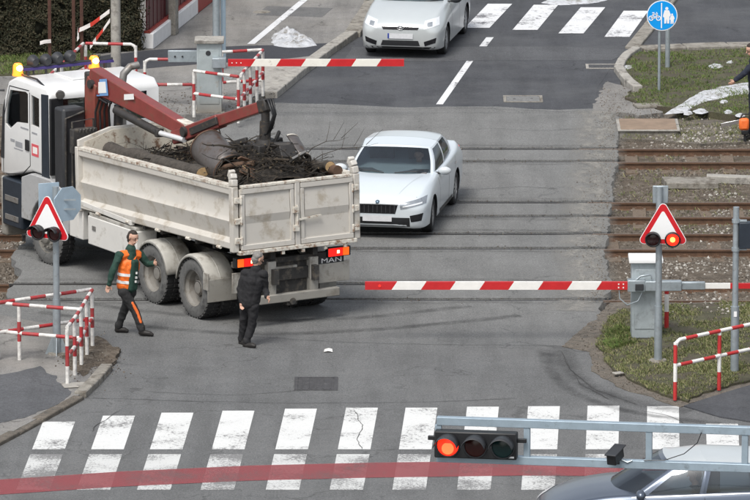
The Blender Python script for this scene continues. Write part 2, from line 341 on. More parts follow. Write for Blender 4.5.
# ------------------------------------------------------------------ mesh helpers
class MB:
    def __init__(s): s.v = []; s.f = []; s.uv = {}; s.fm = []; s.cur = 0
    def add(s, vs_, fs_):
        o = len(s.v); s.v.extend([tuple(p) for p in vs_])
        for f in fs_: s.f.append(tuple(i + o for i in f)); s.fm.append(s.cur)
        return s
    def box(s, c, d, rot=None, taper=1.0):
        hx, hy, hz = d[0] / 2, d[1] / 2, d[2] / 2
        pts = [Vector((x * hx * (taper if z > 0 else 1), y * hy * (taper if z > 0 else 1), z * hz)) for z in (-1, 1) for x, y in ((-1, -1), (1, -1), (1, 1), (-1, 1))]
        if rot is not None: pts = [rot @ p for p in pts]
        c = Vector(c)
        return s.add([p + c for p in pts], [(3, 2, 1, 0), (4, 5, 6, 7), (0, 1, 5, 4), (1, 2, 6, 5), (2, 3, 7, 6), (3, 0, 4, 7)])
    def bar(s, a, b, w, h=None, up=(0, 0, 1)):
        a, b = Vector(a), Vector(b); h = w if h is None else h
        d = (b - a); L = d.length; d.normalize(); up = Vector(up)
        if abs(d.dot(up)) > 0.98: up = Vector((0, 1, 0))
        sd = d.cross(up).normalized(); u = sd.cross(d).normalized()
        rot = Matrix((d, sd, u)).transposed()
        return s.box((a + b) / 2, (L, w, h), rot)
    def cyl(s, a, b, r0, r1=None, n=12, caps=True):
        return s.tube([a, b], [r0, r0 if r1 is None else r1], n, caps)
    def tube(s, path, r, n=8, caps=True, u0=0.0):
        path = [Vector(p) for p in path]; k = len(path)
        rr = list(r) if isinstance(r, (list, tuple)) else [r] * k
        base = len(s.v); up = None; L = u0; us = []
        for i, p in enumerate(path):
            t = (path[min(i + 1, k - 1)] - path[max(i - 1, 0)]).normalized()
            if up is None:
                up = Vector((0, 0, 1)) if abs(t.z) < 0.9 else Vector((1, 0, 0))
            x = t.cross(up).normalized(); up = x.cross(t).normalized()
            if i: L += (path[i] - path[i - 1]).length
            us.append(L)
            for j in range(n):
                a = 2 * math.pi * j / n
                s.v.append(tuple(p + (x * math.cos(a) + up * math.sin(a)) * rr[i]))
        for i in range(k - 1):
            for j in range(n):
                f = (base + i * n + j, base + i * n + (j + 1) % n, base + (i + 1) * n + (j + 1) % n, base + (i + 1) * n + j)
                s.uv[len(s.f)] = [us[i], us[i], us[i + 1], us[i + 1]]
                s.f.append(f); s.fm.append(s.cur)
        if caps:
            s.uv[len(s.f)] = [us[0]] * n; s.f.append(tuple(base + j for j in reversed(range(n)))); s.fm.append(s.cur)
            s.uv[len(s.f)] = [us[-1]] * n; s.f.append(tuple(base + (k - 1) * n + j for j in range(n))); s.fm.append(s.cur)
        return s
    def lathe(s, prof, c=(0, 0, 0), axis='z', n=24, a0=0.0, a1=None):
        """prof: (radius, height) pairs turned about an axis through c."""
        c = Vector(c); k = len(prof); full = a1 is None; base = len(s.v)
        m = n if full else n + 1
        for j in range(m):
            a = (2 * math.pi * j / n) if full else a0 + (a1 - a0) * j / n
            ca, sa = math.cos(a), math.sin(a)
            for r, h in prof:
                p = {'z': (r * ca, r * sa, h), 'y': (r * ca, h, r * sa), 'x': (h, r * ca, r * sa)}[axis]
                s.v.append(tuple(c + Vector(p)))
        for j in range(n):
            j2 = (j + 1) % m
            for i in range(k - 1):
                f = (base + j * k + i, base + j2 * k + i, base + j2 * k + i + 1, base + j * k + i + 1)
                if axis == 'y': f = f[::-1]
                s.f.append(f); s.fm.append(s.cur)
        return s
    def prism(s, poly, a, b, fn):
        """poly 2D outline, extruded between levels a and b; fn(u, v, w) -> 3D."""
        k = len(poly)
        pts = [fn(u, v, a) for u, v in poly] + [fn(u, v, b) for u, v in poly]
        tri = tessellate_polygon([[Vector((u, v, 0)) for u, v in poly]])
        fs = [tuple(t) for t in tri] + [tuple(i + k for i in reversed(t)) for t in tri]
        fs += [(i, (i + 1) % k, (i + 1) % k + k, i + k) for i in range(k)]
        return s.add(pts, fs)
    def sphere(s, c, r, n=10, m=7, sc=(1, 1, 1)):
        c = Vector(c); base = len(s.v)
        for i in range(m + 1):
            t = math.pi * i / m
            for j in range(n):
                a = 2 * math.pi * j / n
                s.v.append((c.x + r * sc[0] * math.sin(t) * math.cos(a), c.y + r * sc[1] * math.sin(t) * math.sin(a), c.z + r * sc[2] * math.cos(t)))
        for i in range(m):
            for j in range(n):
                s.f.append((base + i * n + j, base + (i + 1) * n + j, base + (i + 1) * n + (j + 1) % n, base + i * n + (j + 1) % n)); s.fm.append(s.cur)
        return s
    def grid(s, pts):
        """pts: rows of equal length."""
        r, k = len(pts), len(pts[0]); base = len(s.v)
        for row in pts: s.v.extend([tuple(p) for p in row])
        for i in range(r - 1):
            for j in range(k - 1):
                s.f.append((base + i * k + j, base + i * k + j + 1, base + (i + 1) * k + j + 1, base + (i + 1) * k + j)); s.fm.append(s.cur)
        return s
    def mesh(s, name, mats, smooth=False, fix=True):
        me = bpy.data.meshes.new(name)
        me.from_pydata(s.v, [], s.f); me.update()
        for m in (mats if isinstance(mats, (list, tuple)) else [mats]): me.materials.append(M[m] if isinstance(m, str) else m)
        if any(s.fm):
            for p, i in zip(me.polygons, s.fm): p.material_index = i
        if s.uv:
            ul = me.uv_layers.new(name='UVMap').data
            for fi, us in s.uv.items():
                for li, u in zip(me.polygons[fi].loop_indices, us): ul[li].uv = (u, 0.5)
        if fix:
            bm = bmesh.new(); bm.from_mesh(me); bmesh.ops.remove_doubles(bm, verts=bm.verts, dist=1e-5) if fix == 'weld' else None
            bmesh.ops.recalc_face_normals(bm, faces=bm.faces); bm.to_mesh(me); bm.free()
        if smooth:
            me.polygons.foreach_set('use_smooth', [True] * len(me.polygons))
            if smooth is not True: me.set_sharp_from_angle(angle=R(smooth))
        return me
    def build(s, name, mats, parent=None, smooth=False, bevel=0.0, fix=True, segs=2):
        o = bpy.data.objects.new(name, s.mesh(name, mats, smooth, fix)); col.objects.link(o)
        if parent is not None: o.parent = parent
        if bevel:
            b = o.modifiers.new('bevel', 'BEVEL'); b.width = bevel; b.segments = segs; b.limit_method = 'ANGLE'; b.angle_limit = R(40)
            if not smooth: o.data.polygons.foreach_set('use_smooth', [True] * len(o.data.polygons)); o.data.set_sharp_from_angle(angle=R(50))
        return o

def link_mesh(name, me, parent=None, loc=None, rot=None):
    o = bpy.data.objects.new(name, me); col.objects.link(o)
    if parent is not None: o.parent = parent
    if loc is not None: o.location = loc
    if rot is not None: o.rotation_euler = rot
    return o
def empty(name, loc=(0, 0, 0), rz=0.0):
    o = bpy.data.objects.new(name, None); col.objects.link(o); o.empty_display_size = 0.2
    o.location = loc; o.rotation_euler = (0, 0, rz); return o
def tag(o, label, cat, group=None):
    o['label'] = label; o['category'] = cat
    if group: o['group'] = group
    return o
def struct(o): o['kind'] = 'structure'; return o
def stuff(o): o['kind'] = 'stuff'; return o
def baked(o):
    """Replace an object's mesh by its modified mesh."""
    dg = bpy.context.evaluated_depsgraph_get()
    me = bpy.data.meshes.new_from_object(o.evaluated_get(dg)); me.name = o.name
    o.modifiers.clear(); o.data = me; return o
def carve(o, cutters):
    """Cut closed shapes (MB) out of an object for good."""
    tmp = []
    for mb, mat in cutters:
        c = mb.build('cutter', mat); tmp.append(c)
        md = o.modifiers.new('cut', 'BOOLEAN'); md.operation = 'DIFFERENCE'; md.object = c; md.solver = 'EXACT'; md.material_mode = 'TRANSFER'
    bpy.context.view_layer.update()
    baked(o)
    for c in tmp: bpy.data.objects.remove(c)
    return o
def jitter_outline(pts, step, amp, seed=0.0, closed=True):
    out = []; k = len(pts)
    for i in range(k if closed else k - 1):
        a, b = Vector(pts[i]), Vector(pts[(i + 1) % k]); nseg = max(1, int((b - a).length / step))
        for j in range(nseg):
            p = a.lerp(b, j / nseg)
            nv = noise.noise_vector(Vector((p.x * 1.7, p.y * 1.7, seed))) + 0.5 * noise.noise_vector(Vector((p.x * 5.1, p.y * 5.1, seed)))
            out.append(Vector((p.x + nv.x * amp, p.y + nv.y * amp, p.z)))
    if not closed: out.append(Vector(pts[-1]))
    return out
def slab(name, pts, ztop, zbot, mat, parent=None):
    mb = MB(); mb.prism([(p[0], p[1]) for p in pts], zbot, ztop, lambda u, v, w: (u, v, w))
    return mb.build(name, mat, parent)
def inside(p, poly):
    x, y = p; c = False; k = len(poly)
    for i in range(k):
        a, b = poly[i], poly[i - 1]
        if (a[1] > y) != (b[1] > y) and x < (b[0] - a[0]) * (y - a[1]) / (b[1] - a[1]) + a[0]: c = not c
    return c
# ------------------------------------------------------------------ ground and roads
ZB = -0.15                                     # level of the track bed below the road surface
g = MB()
NX, NY = 60, 60
rows = []
def gcoord(i, n, lo, hi, c):                   # finer in the middle, reaching the horizon outside
    t = 2 * i / n - 1
    return c + (hi if t > 0 else lo) * (abs(t) ** 5) + t * 14
for j in range(NY + 1):
    row = []
    for i in range(NX + 1):
        x = gcoord(i, NX, -2500, 2500, 0); y = gcoord(j, NY, -800, 4000, 5)
        row.append((x, y, ZB + 0.02 * noise.noise(Vector((x * 0.6, y * 0.6, 0)))))
    rows.append(row)
g.grid(rows)
ground = struct(g.build('ground', 'soil', smooth=True))

RAIL_Y = [(13.10, 11.70), (7.60, 6.165), (4.56, 3.125), (0.01, -1.425)]
def xedge(pxs):                                # (px, py) list -> world xy
    return [G(a, b) for a, b in pxs]
RIGHT_PX = [(640, 52), (626, 60), (619, 72), (622, 92), (620, 110), (619, 130), (617, 148), (618, 161), (612, 178), (613, 202), (607, 217), (609, 233), (603, 249), (607, 268), (612, 283), (604, 300), (596, 312)]
RIGHT = [G(a, b) for a, b in RIGHT_PX]
def right_x(Y):
    pts = sorted(RIGHT, key=lambda p: p.y)
    if Y <= pts[0].y: return pts[0].x
    for a, b in zip(pts, pts[1:]):
        if a.y <= Y <= b.y: return a.x + (b.x - a.x) * (Y - a.y) / (b.y - a.y + 1e-9)
    return pts[-1].x
def left_x(Y): return -6.42 + 0.10 * math.sin(Y * 1.9) - 0.02 * Y

# strips of asphalt laid between the rails of the level crossing; each rail sits in its own slot
def strip(name, y0, y1, mat, xl=None):
    pts = []
    n = max(2, int((y1 - y0) / 0.12))
    for i in range(n + 1):
        y = y0 + (y1 - y0) * i / n
        pts.append((right_x(y) + 0.10 * noise.noise(Vector((y * 2.3, 3.1, 0))) + 0.05 * noise.noise(Vector((y * 9, 1.1, 0))), y))
    for i in range(n + 1):
        y = y1 + (y0 - y1) * i / n
        pts.append(((left_x(y) if xl is None else xl) + 0.08 * noise.noise(Vector((y * 2.3, 8.1, 0))), y))
    return slab(name, pts, 0.0, ZB - 0.1, mat)
crossing = struct(empty('level_crossing'))
gaps = []
for yf, yn in RAIL_Y:
    gaps.append((yf - 0.16, yf + 0.095)); gaps.append((yn - 0.095, yn + 0.16))   # rail plus flangeway on the inner side
gaps.sort()
SOUTH_END, NORTH_START = gaps[0][0], gaps[-1][1]
bounds = [g_[1] for g_ in gaps[:-1]]
for (a0, a1), (b0, b1) in zip(gaps, gaps[1:]):
    strip('asphalt_panel', a1, b0, 'asphalt_street').parent = crossing
strip('asphalt_panel', NORTH_START, 17.35, 'asphalt_street').parent = crossing
seamp = [G(*p) for p in [(621, 107), (560, 110), (480, 106.5), (400, 107.5), (330, 104), (262, 103)]]
sm_ = [(p.x, p.y) for p in jitter_outline(seamp, .12, .10, 6, closed=False)] + [(seamp[-1].x, 17.0), (seamp[0].x - .1, 17.0)]
struct(slab('asphalt_seam', sm_, 0.004, -0.01, 'asphalt_street'))

for g0, g1 in gaps:
    slab('groove_shade_strip', [(-6.25, g0 - .02), (4.05, g0 - .02), (4.05, g1 + .02), (-6.25, g1 + .02)], -0.05, ZB - .05, 'groove_shade').parent = crossing  # dark strip laid in each rail slot so the groove reads as shaded

# south of the tracks: the street in front; north: the street going on
road = struct(slab('road', [(-60, -90), (60, -90), (60, -9.6), (13, -7.6), (right_x(-3.2) + .6, -4.9), (right_x(-2.2), -2.2), (right_x(SOUTH_END), SOUTH_END), (-30, SOUTH_END), (-60, SOUTH_END)], 0.0, ZB - 0.1, 'asphalt_street'))
north = []
for i in range(40):
    y = 17.36 + (G(640, 52).y - 17.36) * i / 39
    north.append((right_x(y), y))
north += [(7.0, 25.4), (60, 25.0), (60, 34.5), (9.0, 33.8), (14, 70), (60, 300), (48, 300), (4.0, 70), (-0.0, 40.0)]
kerbL = [G(*p) for p in [(385, -28), (371, 8), (352, 37), (331, 51), (300, 74), (271, 98)]]
north += [(p.x, p.y) for p in kerbL] + [(kerbL[-1].x - 0.7, 17.36)]
road_far = struct(slab('far_road', north, 0.0, ZB - 0.1, 'asphalt_dark'))
band = [G(*p) for p in [(352, 47), (455, 47), (560, 46.5), (634, 50), (612, 60), (500, 60), (447, 61), (344, 61)]]
struct(slab('resurfaced_road_band', jitter_outline(band, .4, .02), 0.004, -0.01, 'asphalt_band'))
patch = [G(*p) for p in [(452, 66), (560, 62), (612, 66), (600, 84), (592, 110), (500, 108), (400, 107), (330, 96), (352, 74), (400, 64)]]
struct(slab('trench_patch', jitter_outline(patch, .4, .03, 7), 0.0035, -0.01, 'asphalt_dark'))

# pavement beyond the tracks on the left, 12 cm up, with kerbstones
PV = 0.11
pav_pts = [(p.x - 0.15, p.y) for p in kerbL[::-1]][:-1] + [(0.3 - 0.2, 40.0), (3.6, 70), (30, 250), (-120, 250), (-120, 17.4), (-7.2, 17.4), (-5.0, 17.0), (-4.0, 16.2), (-2.9, 16.25), (kerbL[-1].x - 0.35, 18.3)]
struct(slab('far_pavement', pav_pts, PV, ZB - 0.1, 'asphalt_path'))
drive = [G(*p, PV) for p in [(90, 74), (100, 56), (150, 50), (240, 46), (334, 43), (318, 55), (270, 60), (200, 64), (150, 68)]]
struct(slab('dark_driveway', jitter_outline(drive, .3, .05, 2), PV + 0.004, PV - 0.01, 'asphalt_new'))
pale_pv = [G(*p, PV) for p in [(262, 63), (314, 60), (296, 74), (272, 93), (262, 90), (256, 75)]]
struct(slab('concrete_apron', jitter_outline(pale_pv, .3, .05, 3), PV + 0.0045, PV - 0.01, 'concrete'))
covp = [G(*p, PV) for p in [(267, 6), (333, 8), (322, 17), (256, 15)]]
struct(slab('pavement_patch', covp, PV + 0.004, PV - 0.01, 'asphalt_mid'))

def kerb_run(name, path, w, z0, z1, mat, label, stone=1.0, inward=None):
    """Kerbstones laid end to end along a path: each one a piece of its own."""
    root = struct(empty(name, path[0]))
    path = [Vector((p.x, p.y, 0)) for p in path]
    L = [0.0]
    for a, b in zip(path, path[1:]): L.append(L[-1] + (b - a).length)
    def at(s):
        s = max(0, min(L[-1], s))
        for i in range(len(path) - 1):
            if s <= L[i + 1]: return path[i].lerp(path[i + 1], (s - L[i]) / (L[i + 1] - L[i]))
        return path[-1]
    k = max(1, round(L[-1] / stone))
    for i in range(k):
        a = at(L[-1] * i / k); b = at(L[-1] * (i + 1) / k); d = (b - a).normalized()
        a, b = a + d * 0.008, b - d * 0.008
        dz = random.uniform(-.008, .008)
        mb = MB(); mb.bar((a.x, a.y, (z0 + z1) / 2 + dz), (b.x, b.y, (z0 + z1) / 2 + dz), w, z1 - z0)
        mb.v = [(x - root.location.x, y - root.location.y, z) for x, y, z in mb.v]
        mb.build('kerbstone', mat, root, bevel=0.02)
    return root
kerb_run('pavement_kerb', kerbL[::-1][0:4][::1], 0.26, ZB, PV + 0.035, 'concrete', '', 1.0)
kerb_run('pavement_kerb', [kerbL[2], kerbL[1], kerbL[0]], 0.36, ZB, PV + 0.01, 'concrete_old', '', 1.0)

# near pavement on the left with the corner kerb
near_pts = [G(*p) for p in [(108, 370), (96, 383), (80, 398), (40, 420), (0, 442), (-60, 470), (-260, 520), (-300, 320), (0, 318), (40, 326), (80, 330), (100, 345)]]
struct(slab('near_pavement', jitter_outline(near_pts, .25, .03, 9), 0.06, -0.05, 'asphalt_path'))
dk = [G(*p, .06) for p in [(0, 376), (40, 366), (62, 384), (76, 395), (40, 412), (0, 424), (-200, 470), (-200, 390)]]
struct(slab('dark_pavement_patch', jitter_outline(dk, .15, .14, 11), 0.0645, 0.05, 'asphalt_band'))
kerb_run('corner_kerb', [G(107, 370), G(93, 386), G(80, 398)], 0.2, -0.05, 0.105, 'concrete_old', '', 0.95)
kerb_run('flush_kerb', [G(79, 399), G(40, 421), G(0, 443), G(-60, 472)], 0.20, -0.05, 0.062, 'gravel_dust', '', 1.0)
rub = [G(*p) for p in [(58, 345), (98, 340), (118, 352), (112, 368), (96, 372), (80, 380), (60, 360)]]
struct(slab('broken_ground', jitter_outline(rub, .10, .13, 5), 0.066, -0.02, 'soil'))

# verges on the right
shp = [G(*p) for p in [(594, 113), (597, 100), (603, 90), (606, 80), (622, 86), (630, 96), (652, 104), (660, 112), (640, 116), (622, 113)]]
struct(slab('dirt_shoulder', jitter_outline(shp, .08, .16, 21), 0.0055, ZB - .1, 'asphalt_path'))
def verge(name, px, ztop, mat, seed):
    pts = jitter_outline([G(*p) for p in px], .10, .11, seed)
    struct(slab(name, pts, ztop, ZB - 0.1, mat)); return [(p.x, p.y) for p in pts]
shoulder = verge('gravel_shoulder', [(611, 303), (596, 318), (578, 334), (562, 346), (590, 352), (594, 372), (625, 390), (684, 408), (705, 401), (760, 384), (980, 330), (980, 303), (700, 303)], 0.012, 'gravel_dust', 12)
near_verge = verge('near_verge', [(618, 312), (604, 328), (599, 345), (606, 362), (626, 380), (655, 394), (684, 403), (704, 396), (760, 380), (980, 326), (980, 306), (700, 306)], 0.05, 'soil_grass', 13)
fp = [G(*p) for p in [(684, 407), (705, 400), (760, 383), (980, 330), (1100, 430), (760, 424), (720, 418)]]
struct(slab('dark_footpath', jitter_outline(fp, .3, .02, 3), 0.022, -0.05, 'asphalt_dark'))
far_verge = verge('far_verge', [(641, 90), (626, 80), (621, 68), (632, 58), (645, 54), (735, 51), (980, 46), (980, 122), (740, 118), (680, 110), (640, 108), (625, 100)], 0.05, 'soil_grass', 14)
bank = verge('gravel_bank', [(624, 104), (650, 108), (690, 108), (750, 112), (980, 118), (980, 138), (760, 136), (700, 139), (622, 134)], -0.09, 'gravel_dust', 15)
kerb_run('verge_kerb', [G(638, 91), G(626, 82), G(618.5, 71), G(624, 60), G(637, 52)], 0.2, ZB, 0.12, 'concrete', '', 0.75)
kerb_run('verge_edging', [G(641, 51), G(690, 49), G(735, 47.5), G(860, 45)], 0.5, ZB, 0.09, 'concrete_old', '', 1.0)
kerb_run('street_kerb', [G(632, 49), G(645, 33), G(660, 14), G(672, -2), G(690, -24)], 0.3, ZB, 0.055, 'concrete_old', '', 1.0)

# ------------------------------------------------------------------ tracks
def rail_profile(): return [(-.07, 0), (.07, 0), (.07, .012), (.012, .03), (.012, .115), (.036, .125), (.036, .158), (-.036, .158), (-.036, .125), (-.012, .115), (-.012, .03), (-.07, .012)]
def rail_mesh(x0, x1, mats):
    mb = MB(); mb.prism(rail_profile(), x0, x1, lambda u, v, w: (w, u, v - 0.172))
    me = mb.mesh('rail', mats)
    for p in me.polygons:
        if p.normal.z > 0.9 and p.center.z > -0.03: p.material_index = 1
    return me
RMS = [rail_mesh(-60, -6.5, ['rail_rust', 'rail_head']), rail_mesh(-6.495, 4.0, ['rail_flush', 'rail_flush']), rail_mesh(4.005, 60, ['rail_rust', 'rail_head'])]
sl = MB().box((0, 0, -0.06), (0.25, 2.5, 0.12)); SLM = sl.mesh('sleeper', 'sleeper')
pl = MB().box((0, 0, 0.004), (0.16, 0.34, 0.018))
for sgn in (-1, 1): pl.box((0.0, sgn * .11, 0.022), (0.09, 0.05, 0.03))
PLM = pl.mesh('rail_fastening', 'rail_rust')
tr_label = ['railway track crossing the road, nearest the two parked cars beyond', 'railway track passing under the nose of the white saloon', 'railway track just south of the white saloon', 'railway track beside the near crossing barrier']
tr_label = ['rusty railway track next to the flat hatch cover and gravel bank', 'rusty railway track passing under the rear wheels of the white saloon', 'rusty railway track passing just in front of the white saloon', 'rusty railway track next to the near barrier cabinet']
for (yf, yn), lab in zip(RAIL_Y, tr_label):
    t = tag(empty('railway_track', (0, (yf + yn) / 2, 0)), lab, 'railway track', 'railway tracks over the road')
    for y in (yf, yn):
        for rm_ in RMS: link_mesh('rail', rm_, t, (0, y - t.location.y, 0))
    xs = [4.35 + .62 * i + random.uniform(-.05, .05) for i in range(11)] + [-6.75 - .62 * i for i in range(8)]
    for x in xs:
        if x < right_x(yn) + .12 and x > 0: continue
        s_ = link_mesh('sleeper', SLM, t, (x, random.uniform(-.04, .04), -0.128 + random.uniform(-.03, .012)), (random.uniform(-.008, .008), random.uniform(-.05, .05), random.uniform(-.06, .06)))
        for y in (yf, yn):
            link_mesh('rail_fastening', PLM, s_, (0, y - t.location.y - s_.location.y, 0.0))

# ballast: countless stones between the sleepers
def stones(name, spots, mat, smin, smax):
    mb = MB()
    base = [(1, 0, 0), (0, 1, 0), (-1, 0, 0), (0, -1, 0), (0, 0, 1), (0, 0, -1)]
    fc = [(0, 1, 4), (1, 2, 4), (2, 3, 4), (3, 0, 4), (1, 0, 5), (2, 1, 5), (3, 2, 5), (0, 3, 5)]
    for x, y, z in spots:
        r = random.uniform(smin, smax); e = Matrix.Rotation(random.uniform(0, 6.28), 3, 'Z') @ Matrix.Rotation(random.uniform(0, 6.28), 3, 'X')
        mb.add([e @ Vector((a * r * random.uniform(.6, 1.2), b * r * random.uniform(.6, 1.2), c_ * r * random.uniform(.5, 1.0))) + Vector((x, y, z + r * .2)) for a, b, c_ in base], fc)
    return stuff(mb.build(name, mat, fix=False))
def on_rail(y): return any(abs(y - q) < 0.06 for pr in RAIL_Y for q in pr)
sp = []
while len(sp) < 15000:
    x = random.uniform(3.9, 8.6); y = random.uniform(-1.9, 14.6)
    if x < right_x(y) + .02 or on_rail(y): continue
    if noise.noise(Vector((x * .9, y * .9, 2))) < -0.25 + random.uniform(-.2, .2): continue
    sp.append((x, y, ZB - 0.018))
while len(sp) < 18500:
    x = random.uniform(-8.4, -6.3); y = random.uniform(-1.9, 9)
    if x > left_x(y) - .05 or on_rail(y): continue
    sp.append((x, y, ZB - 0.01))
tag(stones('ballast', sp, 'stones', .018, .05), 'grey brown track ballast between the rails and sleepers', 'ballast')
sp = []
pale_spots = [(690, 228, .5), (700, 258, .55), (735, 222, .45), (672, 262, .4), (745, 262, .5), (690, 300, .55), (735, 305, .6), (715, 292, .5), (700, 128, .7), (730, 132, .8), (680, 138, .6), (660, 288, .35), (725, 205, .35), (645, 118, .3), (12, 222, .45), (5, 246, .5), (22, 236, .3), (8, 212, .4), (720, 188, .3), (640, 266, .25)]
for px, py, r in pale_spots:
    c_ = G(px, py)
    for _ in range(int(130 * r)):
        x, y = c_.x + random.gauss(0, r * .55), c_.y + random.gauss(0, r * .9)
        if on_rail(y) or (left_x(y) < x < right_x(y) + .03): continue
        zz = -0.09 if inside((x, y), bank) else (0.05 if inside((x, y), near_verge) or inside((x, y), far_verge) else ZB)
        sp.append((x, y, zz))
tag(stones('pale_gravel', sp, 'stones_pale', .016, .042), 'drifts of pale limestone gravel scattered along the tracks', 'gravel')
sp = []
for _ in range(1500):
    p = G(random.uniform(560, 690), random.uniform(305, 405)); 
    if inside((p.x, p.y), shoulder) and not inside((p.x, p.y), near_verge): sp.append((p.x, p.y, 0.012))
for _ in range(2600):
    y = random.uniform(-1.6, 18); x = right_x(y) + random.gauss(-.05, .22)
    if not on_rail(y): sp.append((x, y, 0.0 if x < right_x(y) - .05 else ZB))
for _ in range(1500):
    x = random.uniform(-6, 4.2); yy = random.choice([q for pr in RAIL_Y for q in pr]); sp.append((x, yy + random.choice((-1, 1)) * abs(random.gauss(.08, .08)), 0.0 if random.random() < .5 else -.1))
for _ in range(500):
    p = G(random.gauss(92, 14), random.gauss(362, 10)); sp.append((p.x, p.y, 0.066))
for _ in range(900):
    p = G(random.uniform(600, 660), random.uniform(88, 128)); sp.append((p.x, p.y, 0.0 if not inside((p.x, p.y), far_verge) else .05))
for _ in range(700):
    p = G(random.uniform(140, 275), random.uniform(98, 122)); sp.append((p.x, p.y, PV if p.y > 16.3 else ZB))
tag(stones('loose_grit', sp, 'stones', .006, .022), 'loose dark grit and small stones along the road edges', 'grit')

# grass
def grass(name, poly, nb, mat, hmin, hmax, z, dens, label, extra=None):
    xs = [p[0] for p in poly]; ys = [p[1] for p in poly]; mb = MB(); k = 0; tries = 0
    lo, hi = min(xs), min(max(xs), 9.0)
    while k < nb and tries < nb * 12:
        tries += 1
        x = random.uniform(lo, hi); y = random.uniform(min(ys), max(ys))
        if not inside((x, y), poly): continue
        d = noise.noise(Vector((x * 1.3, y * 1.3, dens))) + 0.6 * noise.noise(Vector((x * 4, y * 4, dens)))
        if d < random.uniform(-.45, .25): continue
        for _ in range(3):
            a = random.uniform(0, 6.28); h_ = random.uniform(hmin, hmax) * (0.7 + .6 * max(0, d)); w = .006
            ln = random.uniform(.2, 1.1) * h_; bx, by = x + random.gauss(0, .02), y + random.gauss(0, .02)
            ca, sa = math.cos(a), math.sin(a)
            mb.add([(bx - sa * w, by + ca * w, z), (bx + sa * w, by - ca * w, z), (bx + ca * ln * .5 + sa * w * .6, by + sa * ln * .5 - ca * w * .6, z + h_ * .7), (bx + ca * ln, by + sa * ln, z + h_)], [(0, 1, 2), (0, 2, 3)])
            k += 1
    return tag(stuff(mb.build(name, mat, fix=False)), label, 'grass')
grass('grass', [(p.x, p.y) for p in [G(*q) for q in [(622, 150), (760, 150), (820, 195), (820, 232), (640, 232), (612, 200)]]], 2600, 'grass_dry', .03, .10, ZB - .01, 8.0, 'sparse dry weeds growing between the railway tracks')
grass('grass', bank, 3500, 'grass_dry', .03, .09, -.095, 9.0, 'sparse dry weeds on the gravel bank by the flat hatch')
grass('grass', near_verge, 42000, 'grass_dry', .025, .065, .045, 1.0, 'thin yellow green winter grass around the near barrier cabinet')
gl = [(p.x, p.y) for p in [G(*q) for q in [(606, 338), (622, 328), (640, 332), (636, 346), (612, 352), (604, 348)]]]
grass('grass', gl, 3500, 'grass_blades', .05, .11, .045, 5.0, 'fresh green grass tuft beside the foot of the near barrier cabinet')
grass('grass', far_verge, 19000, 'grass_blades', .03, .07, .045, 2.0, 'short mossy green grass around the round blue sign posts')
hv = [(p.x, p.y) for p in [G(*q, PV) for q in [(-60, 78), (-60, 46), (60, 46), (100, 58), (70, 74)]]]
struct(slab('hedge_bed', hv, PV + .03, PV - .05, 'soil_grass'))
grass('grass', hv, 9000, 'grass_blades', .05, .11, PV + .03, 3.0, 'green grass strip at the foot of the dark hedge')

# films of dirt, dust and rubber on the road
def film(name, path, w, z, mat, zb=0.0):
    """Strip along a path of world points; UV.x metres along, UV.y 0..1 across."""
    pts = [Vector((p[0], p[1], zb)) for p in path]; k = len(pts); vs_ = []; L = [0.0]
    for i in range(1, k): L.append(L[-1] + (pts[i] - pts[i - 1]).length)
    for i, p in enumerate(pts):
        t = (pts[min(i + 1, k - 1)] - pts[max(i - 1, 0)]).normalized(); n_ = Vector((-t.y, t.x, 0))
        vs_ += [p - n_ * w / 2, p, p + n_ * w / 2]
    me = bpy.data.meshes.new(name); fs = []
    for i in range(k - 1):
        fs += [(3 * i, 3 * i + 1, 3 * i + 4, 3 * i + 3), (3 * i + 1, 3 * i + 2, 3 * i + 5, 3 * i + 4)]
    me.from_pydata([(v.x, v.y, zb + z) for v in vs_], [], fs); ul = me.uv_layers.new(name='UVMap').data
    for p in me.polygons:
        for li, vi in zip(p.loop_indices, p.vertices): ul[li].uv = (L[vi // 3], (vi % 3) / 2)
    me.materials.append(M[mat]); return struct(link_mesh(name, me))
def arc(px, n=24):
    pts = [G(*p) for p in px]; out = []
    for i in range(n + 1):
        t = (len(pts) - 1) * i / n; q = min(int(t), len(pts) - 2); f = t - q
        g_ = lambda k_: pts[max(0, min(len(pts) - 1, k_))]
        p0, p1, p2, p3 = g_(q - 1), g_(q), g_(q + 1), g_(q + 2)
        out.append(tuple(.5 * ((2 * b_) + (c_ - a_) * f + (2 * a_ - 5 * b_ + 4 * c_ - d_) * f * f + (3 * b_ - a_ - 3 * c_ + d_) * f ** 3) for a_, b_, c_, d_ in zip(p0, p1, p2, p3)))
    return out
zf = 0.0052
for yf, yn in RAIL_Y:
    for y in (yf + .26, yn - .26):
        film('rail_grime', [(-6.3 + 10.4 * i / 20, y + .05 * math.sin(i * 1.3)) for i in range(21)], .30 if y != (yf + yn) / 2 else .6, zf, 'grime_dark')
film('tyre_mark', arc([(60, 300), (150, 312), (260, 320), (360, 318), (470, 306)]), .34, zf + .0006, 'tyre_marks')
film('tyre_mark', arc([(40, 312), (140, 326), (250, 334), (370, 330), (520, 316)]), .36, zf + .0012, 'tyre_marks')
film('tyre_mark', arc([(560, 346), (568, 366), (590, 388), (640, 404), (690, 412)]), .5, zf + .0018, 'tyre_marks')
film('tyre_mark', arc([(545, 350), (552, 372), (580, 396), (640, 414), (720, 424)]), .3, zf + .0024, 'tyre_marks')
edges = [SOUTH_END - .9] + [q for g_ in gaps for q in g_] + [17.2]
for y0, y1 in zip(edges[0::2], edges[1::2]):       # one film on each asphalt panel, none over the rail grooves
    n_ = max(2, int((y1 - y0) / .25))
    film('dust_film', [(right_x(y) - .40, y) for y in [y0 + .004 + (y1 - y0 - .008) * i / n_ for i in range(n_ + 1)]], 1.2, zf + .0054, 'dust_pale')

